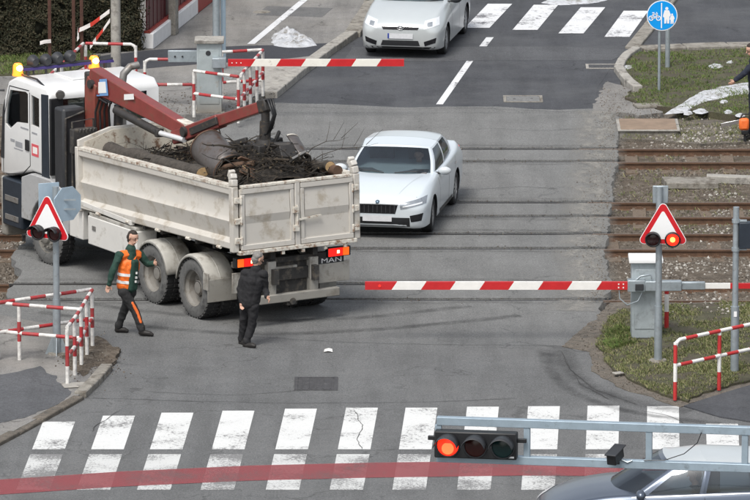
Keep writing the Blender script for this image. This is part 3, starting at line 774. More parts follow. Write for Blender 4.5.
def crack(px, w=.009, jit=.06, zb=0.0, z=.0096):
    base = jitter_outline([G(a_, b_, zb) for a_, b_ in px], .11, jit, px[0][0], closed=False)
    k = len(base); vs_ = []
    for i, p in enumerate(base):
        t = (base[min(i + 1, k - 1)] - base[max(i - 1, 0)]).normalized(); n_ = Vector((-t.y, t.x, 0)); ww = w * (.45 + .9 * abs(noise.noise(Vector((p.x * 3, p.y * 3, 7))))) * (1 if 0 < i < k - 1 else .2)
        vs_ += [p - n_ * ww, p + n_ * ww]
    mb = MB(); mb.v = [(v.x, v.y, zb + z) for v in vs_]; mb.f = [(2 * i, 2 * i + 1, 2 * i + 3, 2 * i + 2) for i in range(k - 1)]; mb.fm = [0] * (k - 1)
    return struct(mb.build('pavement_crack', 'crack_black'))
for cpx in ([(70, 398), (170, 401), (300, 404), (430, 402), (520, 399)], [(150, 392), (230, 396), (300, 391), (318, 389)], [(120, 410), (100, 424), (92, 432)], [(240, 336), (330, 342), (440, 345), (560, 346)], [(560, 346), (575, 352), (600, 352)],
            [(460, 190), (520, 187), (560, 189)], [(300, 107), (380, 110), (470, 108), (560, 112), (615, 110)], [(470, 128), (540, 131), (612, 127)], [(355, 410), (362, 424), (356, 438), (362, 450)], [(640, 410), (668, 416), (690, 426)], [(562, 352), (572, 372), (600, 392), (640, 406)], [(566, 362), (580, 384), (610, 400)]):
    crack(cpx)
for cpx in ([(150, 92), (190, 90), (250, 95)],): crack(cpx, zb=PV)

# ------------------------------------------------------------------ painted markings
def paint(name, pts, z, mat, parent=None, thick=0.003):
    return slab(name, pts, z, z - thick, mat, parent)
near_zebra = tag(empty('zebra_crossing', G(375, 445)), 'near zebra crossing of worn white bars with a red band across', 'crossing')
def rel(o, root): o.parent = root; o.matrix_parent_inverse = Matrix.Identity(4); o.location = -Vector(root.location); return o
tops = [(47, 422, 71), (107, 416, 131), (163, 413, 192), (222, 411, 255), (284, 409, 318), (346, 408, 378), (404.5, 408, 438.5), (466, 407, 500), (528, 406.5, 560), (588, 406, 619), (647, 406.5, 679), (706, 424, 738), (766, 426, 798)]
for i, (xa, yt, xb) in enumerate(tops):
    w = 0.52; c0 = G((xa + xb) / 2, yt)
    drift = 0.22
    def seg(y0, y1):
        q = []
        for yy, sg in ((y0, -1), (y0, 1), (y1, 1), (y1, -1)):
            p = G(375, yy); t = (c0.y - p.y) / 5.5
            q.append((c0.x - drift * t + sg * w / 2, p.y))
        return q
    rel(paint('stripe', seg(yt, 449.5), 0.0048, 'road_white'), near_zebra)
    rel(paint('stripe', seg(454.5, 490), 0.0045, 'road_white_worn'), near_zebra)
red = [G(a, b) for a, b in [(-200, 500), (-40, 486), (0, 480), (120, 472), (250, 466), (375, 463), (520, 461.5), (700, 460), (900, 459)]]
redb = [G(a, b) for a, b in [(900, 478), (700, 477), (520, 476), (375, 478), (250, 481), (120, 487), (0, 495), (-40, 502), (-200, 517)]]
rb = paint('red_band', [(p.x, p.y) for p in red + redb], 0.0072, 'road_red', thick=0.002); rel(rb, near_zebra)
far_zebra = tag(empty('zebra_crossing', G(560, 18)), 'far zebra crossing beyond the parked silver hatchback', 'crossing')
for xt, xb_ in [(500, 477), (546, 525), (593, 571), (636, 617)]:
    yt, yb = {500: (4, 28), 546: (5, 30), 593: (7.5, 33.5), 636: (11, 37)}[xt]
    a, b = G(xt, yt), G(xb_, yb); w = .27
    rel(paint('stripe', [(b.x - w, b.y), (b.x + w, b.y), (a.x + w, a.y), (a.x - w, a.y)], 0.0085, 'road_white_far'), far_zebra)
for i in range(2):
    a, b = G(452 - 46 * i, 2 + 1 * i), G(432 - 46 * i, 26 + i)
    rel(paint('stripe', [(b.x - .27, b.y), (b.x + .27, b.y), (a.x + .27, a.y), (a.x - .27, a.y)], 0.0085, 'road_white_far'), far_zebra)
def line(px0, px1, w, lab, z=0.0085, zb=0.0):
    a, b = G(*px0, zb), G(*px1, zb); m = (a + b) / 2
    o = paint('lane_marking', [(p[0] - m.x, p[1] - m.y) for p in ((a.x - w / 2, a.y), (a.x + w / 2, a.y), (b.x + w / 2, b.y), (b.x - w / 2, b.y))], zb + z, 'road_white_far')
    o.location = (m.x, m.y, 0); return tag(o, lab, 'road marking')
line((439.5, 104.5), (470, 61), .14, 'long white centre line dash beside the dark road patch')
line((483, 46.5), (490, 37.5), .16, 'short white centre line dash just before the far zebra crossing')
line((251, 44), (309, -4), .16, 'thin white edge line painted on the pavement past the snow heap', z=0.007, zb=PV)

# ------------------------------------------------------------------ covers, slabs and snow on the ground
def cover(name, px, w, d, mat, lab, z=0.0, bars=0, rz=0.0, frame='concrete_old'):
    p = G(*px, z); root = tag(empty(name, (p.x, p.y, z), rz), lab, 'cover')
    fr = MB()
    for sx in (-1, 1): fr.box((sx * (w / 2 - .03), 0, .006), (.06, d, .012))
    for sy in (-1, 1): fr.box((0, sy * (d / 2 - .03), .006), (w - .12, .06, .012))
    fr.build('frame', frame, root)
    MB().box((0, 0, .003), (w - .13, d - .13, .008)).build('plate', mat, root)
    k = MB()
    for i in range(bars):
        x = -w / 2 + .12 + (w - .24) * i / max(1, bars - 1)
        k.box((x, 0, .01), (.025, d - .2, .008))
    if bars: k.build('raised_ribs', mat, root)
    for sx in (-1, 1): MB().lathe([(.0, .012), (.03, .012), (.035, .007)], (sx * w * .22, 0, 0), 'z', 8).build('lifting_socket', 'iron_cover', root)
    return root
cover('manhole_cover', (316, 384), .72, 1.0, 'iron_cover', 'dark iron manhole cover in the asphalt near the zebra crossing', .001, bars=5, frame='iron_cover')
cover('manhole_cover', (523, 99), .8, .75, 'iron_cover_pale', 'pale rectangular manhole cover in the dark road beside the centre line', .004, bars=0)
cover('drain_grate', (603, 66.5), .72, .55, 'iron_cover', 'drain grate with a pale frame at the curved verge kerb', .005, bars=8, frame='concrete')
p = G(262, 12, PV)
o = MB().lathe([(0, .018), (.16, .016), (.2, .0)], (0, 0, 0), 'z', 16).build('round_cover', 'concrete_old'); o.location = p; tag(o, 'small round tan cover in the pavement beside the white edge line', 'cover')
hz = G(648, 134, ZB)
root = tag(empty('hatch', (hz.x, hz.y, ZB)), 'low concrete pit with a flat rusty steel lid beside the tracks', 'hatch')
MB().box((0, .1, .07), (1.18, 1.2, .16)).build('pit_wall', 'concrete_old', root, bevel=.015)
pm('rust_lid', (0.24, 0.175, 0.125), rough=.8, var=.2, scale=4, fine=.15)
MB().box((0, .1, .165), (1.24, 1.28, .03)).build('rim', 'concrete', root, bevel=.008)
MB().box((0, .1, .18), (1.12, 1.16, .024)).build('lid', 'rust_lid', root, bevel=.006)
def plank(px, L, w, h, rz, mat, lab, z=ZB, cat='slab', nm='concrete_slab'):
    p = G(*px, z); o = MB().box((0, 0, h / 2), (L, w, h)).build(nm, mat, bevel=.015); o.location = p; o.rotation_euler = (R(random.uniform(-2, 2)), R(random.uniform(-2, 2)), rz)
    return tag(o, lab, cat)
plank((690, 186), 1.0, .75, .12, .1, 'concrete_old', 'broken grey concrete slab lying between the railway tracks')
plank((735, 183), 1.1, .3, .14, -.05, 'concrete', 'narrow pale concrete beam lying between the railway tracks')
plank((648, 107), .55, .4, .06, .2, 'concrete_old', 'small flat stone slab at the foot of the far grass verge', z=0.0)
plank((76, 386), .45, .35, .03, .2, 'concrete', 'small pale concrete footing under the end post of the corner railing', z=.06)
plank((618, 374), .0 + .18, .12, .03, .6, 'concrete', 'small pale stone at the edge of the near verge', z=.05, cat='stone', nm='stone')

def snow(px, poly, hgt, lab, z):
    pts = jitter_outline([G(a, b, z) for a, b in poly], .05, .065, px[0]); c_ = G(*px, z)
    mb = MB(); rings = 9; k = len(pts); rows = []
    for i in range(rings + 1):
        t = i / rings; rows.append([])
        for p in pts:
            q = p.lerp(c_, t); hh = hgt * min(1, t * 2.2) ** .6 * (0.7 + .6 * noise.noise(Vector((q.x * 4, q.y * 4, 1))) + .45 * noise.noise(Vector((q.x * 13, q.y * 13, 2)))) if i else -.01
            rows[-1].append(Vector((q.x - c_.x, q.y - c_.y, max(hh, -.01))))
        rows[-1].append(rows[-1][0])
    mb.grid(rows); o = mb.build('snow_patch', 'snow', smooth=True, fix='weld'); o.location = c_
    return tag(o, lab, 'snow')
snow((293, 40), [(271, 37), (280, 30), (292, 29), (300, 34), (312, 40), (318, 46), (304, 48), (286, 48), (272, 46)], .13, 'dirty white heap of old snow on the pavement beside the kerb', PV)
snow((705, 95), [(664, 114), (680, 104), (700, 92), (728, 85), (760, 80), (765, 92), (735, 95), (705, 102), (684, 112)], .035, 'long streak of melting snow across the far verge', .05)
for i, (px, py, r) in enumerate([(700, 111, 8), (716, 66, 8), (727, 112, 5), (740, 115, 5), (731, 62, 4), (627, 67, 6), (688, 113, 5), (724, 102, 5)]):
    snow((px, py), [(px - r, py), (px - r * .3, py - r * .3), (px + r * .6, py - r * .25), (px + r, py + r * .1), (px + r * .2, py + r * .35), (px - r * .7, py + r * .25)], .03, 'small leftover snow scrap on the far grass verge', .05 if py < 120 else ZB)['group'] = 'snow scraps on the far verge'
snow((566, 1), [(540, 3), (556, -6), (600, -6), (610, 0), (590, 4), (560, 5)], .05, 'thin snow smear on the far side street', .0)
o = MB().grid([[(-.07, -.12, .012), (0, -.1, .02), (.08, -.12, .01)], [(-.06, .1, .01), (.01, .1, .03), (.07, .12, .012)]]).build('paper_scrap', 'paint_white'); o.location = G(328, 351, .006); tag(o, 'small white paper scrap lying on the open asphalt', 'litter')
pm('lamp_glow_red', (0.9, 0.15, 0.05), rough=.3, emit=((1.0, 0.10, 0.03), 1.8))
# ------------------------------------------------------------------ railings
def railing(lab, bases, heights, z, hgt, mats=('rail_bands', 'post_bands'), ends=(True, True), cat='railing', bend=None, group=None, r=.033):
    """bases: base points (world xy) of the posts in order; rails run over all of them at each of the heights."""
    root = tag(empty('railing', (bases[0][0], bases[0][1], z)), lab, cat, group)
    B = [Vector((b[0] - bases[0][0], b[1] - bases[0][1], 0)) for b in bases]
    for i, b in enumerate(B):
        if (i == 0 and not ends[0]) or (i == len(B) - 1 and not ends[1]): continue
        top = hgt - (r if bend is None else r)
        MB().tube([b + Vector((0, 0, -.02)), b + Vector((0, 0, top))], r, 8).build('post', mats[1], root, smooth=50)
    for k, h_ in enumerate(heights):
        path = [b + Vector((0, 0, h_)) for b in B]
        if bend is not None and k == 0:
            d = (B[1] - B[0]).normalized()
            path = [B[0] + Vector((0, 0, h_ - .1)), B[0] + d * .03 + Vector((0, 0, h_ - .035)), B[0] + d * .1 + Vector((0, 0, h_))] + path[1:]
        MB().tube(path, r * .98, 8, u0=.17 * k).build('rail', mats[0], root, smooth=50)
    return root
def g2(px, z): p = G(*px, z); return (p.x, p.y)
rg = None
zz = .06
five = [g2(p, zz) for p in [(67.5, 385), (75, 375), (81.5, 365), (87, 355), (92.5, 346)]]
railing('red white railing of five close posts along the corner kerb by the left warning sign', five, (.97, .48), zz, .97)
railing('red white railing with one middle post in front of the left warning sign post', [five[2], g2((19.5, 360), zz), g2((-45, 354), zz)], (.95, .46), zz, .95, ends=(False, True))
railing('long red white railing passing behind the left warning sign post', [(five[4][0] - .02, five[4][1] + .0), g2((-2, 360), zz), g2((-60, 368), zz)], (.98, .47), zz, .98, ends=(False, True))
zz = .05
railing('bright red white railing with a rounded corner on the near grass verge', [g2((675, 399), zz), g2((719, 389), zz), g2((764, 379), zz), g2((810, 369), zz)], (.98, .56), zz, .98, mats=('rail_bands_bright', 'post_bands_bright'), bend=True)
zz = PV
railing('red white railing panel standing in front of the far barrier cabinet', [g2((194, 116), zz), g2((238.5, 122), zz)], (.92, .46), zz, .92)
side = [(238.5, 122), (244.5, 116), (250.5, 109.5), (257, 102), (263, 95)]
railing('red white railing of five close posts beside the far barrier boom', [(g2(side[0], zz)[0] + .04, g2(side[0], zz)[1] + .03)] + [g2(p, zz) for p in side[1:]], (.93, .47), zz, .93, ends=(False, True))
railing('short red white railing behind the far barrier cabinet joining the five post railing', [(g2(side[4], zz)[0] - .03, g2(side[4], zz)[1] + .04), g2((222, 97), zz)], (.93, .3), zz, .93, ends=(False, True))
railing('red white railing with a rounded corner under the grey barrier counter arm', [g2((145, 104), zz), g2((193, 104), zz)], (.92, .4), zz, .92, bend=True, ends=(True, False))
railing('red white railing with a rounded corner beside the concrete utility pole', [g2((136, 89), zz), g2((86, 88), zz)], (.93, .4), zz, .93, bend=True)
railing('red white railing running from the utility pole railing towards the hedge grass', [(g2((86, 88), zz)[0] - .05, g2((86, 88), zz)[1] - .02), g2((62, 110), zz), g2((40, 130), zz)], (.93, .4), zz, .93, ends=(False, True))

# ------------------------------------------------------------------ level crossing barriers
def sections(root, y, z, x0, x1, n, h, t, first_red=True, cream=False):
    for i in range(n):
        a = x0 + (x1 - x0) * i / n; b = x0 + (x1 - x0) * (i + 1) / n
        redp = (i % 2 == 0) == first_red
        MB().box(((a + b) / 2, y, z), (abs(b - a), t, h)).build('red_section' if redp else 'white_section', 'paint_red' if redp else ('paint_cream' if cream else 'paint_white'), root)
def slant_section(a, b, y, z, h, t, first, last, sg):
    """One painted boom section; its ends lean like the paint bands do."""
    lo, hi = min(a, b), max(a, b); d = h * .34
    d0 = 0 if (first if sg > 0 else last) else d; d1 = 0 if (last if sg > 0 else first) else d
    return MB().prism([(lo - d0, z - h / 2), (hi - d1, z - h / 2), (hi + d1, z + h / 2), (lo + d0, z + h / 2)], y - t / 2, y + t / 2, lambda u, v, w: (u, w, v))
def barrier(base_px, z0, w, d, h, lab, mat, boom_px, boom_y_px, arm, n, side, boxmat=None):
    p = G(*base_px, z0); root = tag(empty('barrier_machine', (p.x, p.y, z0)), lab, 'barrier')
    MB().box((0, d / 2, h / 2), (w, d, h)).build('cabinet', mat, root, bevel=.012)
    MB().box((0, d / 2 - .02, h + .035), (w + .09, d + .12, .07)).build('cabinet_lid', 'concrete' if side < 0 else 'sign_white', root, bevel=.012)
    MB().box((0, d / 2, -.03), (w + .1, d + .1, .1)).build('plinth', 'concrete_old', root)
    MB().box((0, -.006, h * .52), (w * .78, .012, h * .78)).build('cabinet_door', mat, root, bevel=.006)
    return root, p
# near barrier
rootN, pN = barrier((645.5, 339), .03, .49, .45, 1.33, 'near grey barrier machine with its red and white boom lowered across the road', 'galv_box', None, None, None, 0, 1)
bz = P(500, 285.5, pN.y - .13).z - .03
yb = -.13
MB().box((-.17, yb + .02, bz), (.3, .2, .2)).build('boom_clamp', 'galv', rootN, bevel=.01)
MB().box((.29, yb, bz), (.62, .16, .17)).build('counter_arm', 'galv', rootN, bevel=.01)
MB().box((.8, yb, bz), (.4, .10, .13)).build('counter_arm_end', 'galv', rootN, bevel=.01)
for k in range(3): MB().lathe([(0, .02), (.022, .02), (.022, 0)], (.70 + .1 * k, yb - .05, bz), 'y', 8).build('bolt', 'galv_box', rootN)
MB().box((-.12, yb - .1, bz - .01), (.14, .05, .11)).build('switch_box', 'dark_plastic', rootN, bevel=.006)
MB().tube([(-.2, yb - .04, bz + .08), (-.1, yb - .05, bz + .17), (.08, yb - .05, bz + .2), (.1, yb - .05, bz + .09)], .018, 8).build('handle', 'galv', rootN, smooth=60)
MB().tube([(-.06, yb - .02, bz - .1), (-.14, yb - .04, bz - .26), (-.32, yb - .04, bz - .33), (-.45, yb - .02, bz - .22), (-.46, yb, bz - .08)], .012, 6).build('cable', 'galv', rootN, smooth=60)
for i in range(9): pass
xa = P(628, 285, pN.y + yb).x - pN.x; xb = P(365, 285, pN.y + yb).x - pN.x
boom = MB().box(((xa + xb) / 2, yb, bz), (abs(xb - xa) - .02, .05, .10)).build('boom', 'galv', rootN)
for i in range(9):
    a = xa + (xb - xa) * i / 9; b = xa + (xb - xa) * (i + 1) / 9; rd = i % 2 == 0
    slant_section(a, b, yb, bz, .135, .07, i == 0, i == 8, 1 if xb > xa else -1).build('red_section' if rd else 'white_section', 'paint_red' if rd else 'paint_white', boom)
MB().lathe([(0, .0), (.02, .0), (.026, .012)], (xb + .25, yb - .05, bz), 'y', 8).build('reflector', 'lamp_dim_red', boom)
for k in range(4): MB().box((xa - .08 - .08 * (k // 2), yb - .037, bz + (.03 if k % 2 else -.03)), (.022, .01, .022)).build('bolt', 'paint_white', boom)
cx0 = 1.0; 
cb = MB().box((2.3, yb, bz - .005), (2.6, .035, .06)).build('counter_boom', 'galv', rootN)
n = 6
for i in range(n):
    a = cx0 + .43 * i; MB().box((a + .215, yb, bz - .005), (.43, .05, .09)).build('white_section' if i % 2 == 0 else 'red_section', 'paint_white' if i % 2 == 0 else 'paint_red', cb)
MB().tube([(.07, -.012, .85), (.05, -.012, .93), (.10, -.012, .96), (.06, -.012, 1.0)], .006, 5).build('painted_squiggle', 'dark_plastic', rootN)
# far barrier
rootF, pF = barrier((209.5, 113), PV, .5, .45, 1.42, 'far grey barrier machine with rust at its foot and a red and white boom', 'galv_box_rusty', None, None, None, 0, -1)
yb = -.13
fz = P(300, 62.5, pF.y + yb).z - PV
MB().box((.2, yb + .02, fz), (.28, .2, .2)).build('boom_clamp', 'galv', rootF, bevel=.01)
ca = P(169, 58, pF.y + .5).x - pF.x
MB().box((ca / 2 - .12, .5, fz + .02), (abs(ca) - .2, .06, .24)).build('counter_arm', 'galv', rootF, bevel=.01)
for k in (-.7, -.55): MB().lathe([(0, -.02), (.02, -.02), (.02, .0)], (k, .47, fz + .02), 'y', 8).build('bolt', 'dark_plastic', rootF)
xa = P(228, 62, pF.y + yb).x - pF.x; xb = P(404, 62, pF.y + yb).x - pF.x
boom = MB().box(((xa + xb) / 2, yb, fz), (abs(xb - xa) - .02, .05, .10)).build('boom', 'galv', rootF)
for i in range(7):
    a = xa + (xb - xa) * i / 7; b = xa + (xb - xa) * (i + 1) / 7; rd = i % 2 == 0
    slant_section(a, b, yb, fz, .14, .07, i == 0, i == 6, 1 if xb > xa else -1).build('red_section' if rd else 'white_section', 'paint_red' if rd else 'paint_cream', boom)
for k in range(3): MB().box((xa + .08 + .09 * k, yb - .037, fz), (.02, .01, .02)).build('bolt', 'paint_white', boom)
MB().tube([(.24, yb, fz - .1), (.28, yb - .05, fz - .28), (.42, yb - .05, fz - .32), (.55, yb - .02, fz - .26)], .011, 6).build('cable', 'galv', rootF, smooth=60)
MB().lathe([(0, -.02), (.05, -.02), (.06, 0)], (-.02, 0, 1.22), 'y', 10).build('lock', 'dark_plastic', rootF)

# ------------------------------------------------------------------ signs
def rtri(side, rad, n=5):
    """Rounded equilateral triangle outline centred on its centroid, apex up."""
    h_ = side * math.sqrt(3) / 2; vs_ = [(-side / 2, -h_ / 3), (side / 2, -h_ / 3), (0, 2 * h_ / 3)]
    out = []
    for i, (x, y) in enumerate(vs_):
        L = math.hypot(x, y); cx, cy = x * (L - 2 * rad) / L, y * (L - 2 * rad) / L
        a0 = math.atan2(y, x)
        for k in range(n + 1):
            a = a0 - R(60) + R(120) * k / n; out.append((cx + rad * math.cos(a), cy + rad * math.sin(a)))
    return out
def plate(poly, t0, t1): return MB().prism(poly, t0, t1, lambda u, v, w: (u, w, v))
def warning_sign(base_px, z0, height, lab, cx_off, zc, yaw, lit, extra=None, side=.92, roll=0.0, r=.055):
    p = G(*base_px, z0); root = tag(empty('warning_sign', (p.x, p.y, z0)), lab, 'sign')
    MB().tube([(0, 0, -.02), (0, 0, height)], r, 14).build('post', 'galv', root, smooth=50)
    MB().tube([(0, 0, -.02), (0, 0, .95)], r + .012, 14).build('post_sleeve', 'galv', root, smooth=50)
    MB().lathe([(0, .03), (.14, .03), (.16, 0)], (0, 0, 0), 'z', 14).build('foot', 'concrete_old', root)
    hd = MB(); rot = Matrix.Rotation(yaw, 4, 'Z') @ Matrix.Rotation(roll, 4, 'Y')
    def put(mb, name, mat, sm=False, bevel=0):
        o = mb.build(name, mat, root, smooth=sm, bevel=bevel); o.matrix_local = Matrix.Translation((cx_off, -.11, zc)) @ rot; return o
    put(plate(rtri(side, .07), .0, .02), 'sign_plate', 'sign_white')
    b = put(plate(rtri(side - .035, .06), -.004, 0.001), 'sign_border', 'sign_red')
    put(plate(rtri(side - .30, .03), -.008, -.003), 'sign_field', 'sign_white')
    put(MB().box((0, .05, -.02), (.5, .05, .05)), 'bracket', 'galv')
    for i, sx in enumerate((-1, 1)):
        cxl, czl = sx * .165, -.165
        ring = MB().lathe([(.125, -.01), (.135, -.06), (.12, -.07), (.105, -.05)], (cxl, 0, czl), 'y', 20); put(ring, 'lamp_ring', 'black_plastic', True)
        on = lit == i
        put(MB().lathe([(0, -.06), (.06, -.057), (.115, -.04)], (cxl, 0, czl), 'y', 20), 'lamp_lens', 'lamp_on_red' if on else 'lamp_off_red', True)
        if on:
            put(MB().lathe([(0, -.068), (.03, -.067), (.045, -.062)], (cxl, 0, czl), 'y', 12), 'lamp_glow', 'lamp_core', True)
        vis = MB().lathe([(.132, -.04), (.136, -.22)], (cxl, 0, czl), 'y', 14, R(20), R(160))
        o = put(vis, 'visor', 'black_plastic', True); sd = o.modifiers.new('solid', 'SOLIDIFY'); sd.thickness = .008
        if not on and extra == 'back':
            put(MB().lathe([(.0, .05), (.08, .05), (.09, 0)], (cxl, 0, czl), 'y', 12), 'lamp_back', 'black_plastic', True)
    return root
pS = G(658, 361, .05)
wsR = warning_sign((658, 361), .05, 2.98, 'white triangle warning sign with one red lamp lit on the near grass verge', P(662.7, 227, pS.y).x - pS.x, P(662, 228, pS.y).z - .05, R(-4), 1, side=.88)
MB().box((.02, .06, 2.84), (.26, .04, .3)).build('backing_plate', 'galv', wsR, bevel=.01)
pS2 = G(57, 354, .06)
wsL = warning_sign((57, 354), .06, 2.88, 'white triangle warning sign with unlit lamps above the corner railings', P(47.5, 222, pS2.y).x - pS2.x, P(47, 222, pS2.y).z - .06, R(-30), -1, extra='back', side=.92)
# the backs of two more plates on the same post
oc = [(.31 * math.cos(R(22.5 + 45 * k)), .31 * math.sin(R(22.5 + 45 * k))) for k in range(8)]
o = plate(oc, 0, .02).build('octagon_plate_back', 'sign_back', wsL); o.matrix_local = Matrix.Translation((.2, .09, P(69, 205, pS2.y).z - .06)) @ Matrix.Rotation(R(42), 4, 'Z')
for k in (-.08, .08): MB().box((.19, .045, P(69, 205, pS2.y).z - .06 + k), (.3, .02, .03)).build('bracket', 'galv', wsL).rotation_euler = (0, 0, 0)
o = MB().box((0, 0, 0), (.36, .02, .5)).build('square_plate_back', 'sign_back', wsL, bevel=.004); o.matrix_local = Matrix.Translation((-.12, .14, P(49, 199, pS2.y).z - .06)) @ Matrix.Rotation(R(20), 4, 'Z')
for sx, sy in ((-1, 0), (1, 0), (0, -1)):
    MB().prism([(0.05, 0), (.2, 0), (.05, .38)], -.006, .006, lambda u, v, w, sx=sx, sy=sy: (u * sx + w * (sy != 0), u * sy + w * (sx != 0), v)).build('foot_gusset', 'galv', wsL)

# round blue sign
pB = G(659, 91, .05)
bs = tag(empty('path_sign', (pB.x, pB.y, .05)), 'round blue sign showing a bicycle beside walkers on the far verge', 'sign')
zc = P(662, 15, pB.y).z - .05; cxo = P(662, 15, pB.y).x - pB.x
MB().tube([(0, 0, -.02), (0, 0, zc + .2)], .03, 10).build('post', 'galv', bs, smooth=50)
def disc(r_, t0, t1): return plate([(r_ * math.cos(2 * math.pi * k / 40), r_ * math.sin(2 * math.pi * k / 40)) for k in range(40)], t0, t1)
yw = Matrix.Translation((cxo, -.05, zc))
def bput(mb, name, mat, par=bs):
    o = mb.build(name, mat, par); o.matrix_local = yw; return o
bput(disc(.315, 0, .012), 'sign_plate', 'sign_white')
bput(disc(.298, -.004, .001), 'sign_field', 'sign_blue')
bput(MB().box((-.012, -.006, 0), (.022, .006, .52)), 'divider', 'sign_white')
bk = MB()
for cx_, cz_ in ((-.225, -.055), (-.075, -.055)): bk.lathe([(.052, -.009), (.052, -.004), (.034, -.004), (.034, -.009), (.052, -.009)], (cx_, 0, cz_), 'y', 18)
for a, b in (((-.225, -.055), (-.185, .03)), ((-.185, .03), (-.105, .03)), ((-.105, .03), (-.145, -.055)), ((-.145, -.055), (-.185, .03)), ((-.105, .03), (-.075, -.055)), ((-.09, .03), (-.12, .07)), ((-.185, .03), (-.18, .055)), ((-.205, .058), (-.155, .058)), ((-.225, -.055), (-.145, -.055))):
    bk.bar((a[0], -.0065, a[1]), (b[0], -.0065, b[1]), .005, .016, up=(0, 1, 0) if False else (0, 0, 1))
bput(bk, 'bicycle_symbol', 'sign_white')
def walker(s_, ox, oz):
    m = MB(); m.lathe([(0, -.009), (.032 * s_, -.009), (.032 * s_, -.004)], (ox, 0, oz + .135 * s_), 'y', 14)
    m.prism([(ox + u * s_, oz + v * s_) for u, v in [(-.045, .10), (.045, .10), (.085, .0), (.06, -.03), (.055, -.05), (.05, -.175), (.01, -.175), (.0, -.07), (-.012, -.175), (-.05, -.175), (-.05, -.05), (-.075, -.04), (-.075, .0)]], -.009, -.004, lambda u, v, w: (u, w, v)); return m
bput(walker(1.0, .095, .01), 'adult_symbol', 'sign_white')
bput(walker(.62, .205, -.062), 'child_symbol', 'sign_white')
bput(MB().box((0, .02, .05), (.16, .03, .03)), 'bracket', 'galv')
pT = G(667.5, 67, .05)
o = MB().tube([(0, 0, -.02), (0, 0, 1.6)], .05, 12).lathe([(0, 1.62), (.045, 1.615), (.052, 1.6)], (0, 0, 0), 'z', 12).build('sign_post', 'galv', smooth=50); o.location = pT
tag(o, 'thicker grey post standing right behind the round blue sign', 'post')
# pole with the dark signal box at the right edge
pR = G(734.5, 372, .05); rp_ = tag(empty('signal_pole', (pR.x, pR.y, .05)), 'grey steel pole carrying a dark signal box above the near railing', 'pole')
hp = P(735, 207, pR.y).z - .05
MB().tube([(0, 0, -.02), (0, 0, hp)], .052, 14).build('pole', 'galv', rp_, smooth=50)
MB().tube([(0, 0, -.02), (0, 0, 1.12)], .07, 14).build('pole_sleeve', 'galv', rp_, smooth=50)
zb_ = P(744, 235, pR.y).z - .05
MB().box((.15, .02, zb_), (.2, .2, .44)).build('signal_housing', 'navy_box', rp_, bevel=.012)
MB().box((.28, .0, zb_ + .02), (.035, .34, .56)).build('backing_board', 'sign_white', rp_, bevel=.008)
for k in (-.24, .24): MB().box((.06, 0, zb_ + k), (.24, .06, .035)).build('clamp', 'galv', rp_, bevel=.004); MB().lathe([(.055, -.03), (.07, -.03), (.07, .03), (.055, .03)], (0, 0, zb_ + k), 'z', 14).build('clamp_ring', 'galv', rp_)
MB().box((-.0, -.072, 1.0), (.05, .006, .09)).build('number_plate', 'sign_white', rp_)
# striped marker post
pK = G(666.5, 328, .05); o = MB().tube([(0, 0, -.02), (0, 0, .72)], .04, 10).build('marker_post', 'post_bands_bright', smooth=50); o.location = pK; tag(o, 'short red white marker post behind the near barrier cabinet', 'post')
# lamp post behind the far cabinet and concrete utility pole
pL = G(216.5, 70, PV); o = tag(empty('lamp_post', pL), 'slim grey steel lamp post rising behind the far barrier cabinet', 'lamp post')
MB().tube([(0, 0, -.02), (0, 0, .75), (0, 0, 6.5)], [.085, .08, .06], 14).build('shaft', 'galv', o, smooth=50)
MB().tube([(0, 0, -.02), (0, 0, .72)], .1, 14).build('base_sleeve', 'galv', o, smooth=50)
MB().tube([(0, 0, 6.5), (0, -.1, 6.9), (0, -.6, 7.1), (0, -1.2, 7.15)], .04, 8).build('arm', 'galv', o, smooth=50)
MB().box((0, -1.5, 7.15), (.22, .7, .1)).build('lamp_head', 'galv', o, bevel=.03)
MB().tube([(.14, .25, -.02), (.14, .25, 6.0)], .055, 10).build('cable_conduit', 'sign_back', o, smooth=50)
pU = G(116, 68, PV); o = tag(empty('utility_pole', pU), 'weathered round concrete utility pole in front of the hedge', 'pole')
MB().tube([(0, 0, -.02), (0, 0, 4), (0, 0, 8.5)], [.105, .095, .08], 16).build('shaft', 'concrete', o, smooth=50)
MB().box((0, 0, 7.9), (1.4, .09, .1)).build('crossarm', 'galv', o)
for sx in (-.6, 0, .6): MB().lathe([(.02, 0), (.05, .04), (.03, .08), (.045, .12), (0, .16)], (sx, 0, 7.95), 'z', 10).build('insulator', 'sign_white', o, smooth=True)

# ------------------------------------------------------------------ signal gantry in front
YG = -38.4
ga = P(437, 440, YG + .32); gb = P(745, 448, YG - .23)
gdir = (gb - ga); gyaw = math.atan2(gdir.y, gdir.x)
ga_top = P(437, 420.5, ga.y); ga_bot = P(437, 459, ga.y)
zt, zl = (ga_top.z), (ga_bot.z)
zt = (P(437, 420.5, ga.y).z + P(745, 430.5, gb.y).z) / 2; zl = (P(437, 459.5, ga.y).z + P(745, 465.5, gb.y).z) / 2
gr = tag(empty('signal_gantry', (ga.x, ga.y, 0), gyaw), 'pale blue grey steel gantry arm reaching over the crossing', 'gantry')
LG = 9.5; sc_ = 84.0
MB().box((LG / 2, 0, zt), (LG, .10, .10)).build('top_chord', 'gantry', gr, bevel=.006)
MB().box((LG / 2, 0, zl), (LG, .10, .10)).build('bottom_chord', 'gantry', gr, bevel=.006)
import itertools
def gx(px):      # px along the arm -> metres along it
    return (px - 437) / (745 - 437) * gdir.length
for px in (438.5, 527.5, 649.5, 745, 841, 937):
    MB().box((gx(px), 0, (zt + zl) / 2), (.075, .08, abs(zt - zl) - .10)).build('upright', 'gantry', gr, bevel=.004)
MB().tube([(LG + .1, 0, 0), (LG + .1, 0, zt + .3)], [.17, .13], 18).build('mast', 'gantry', gr, smooth=50)
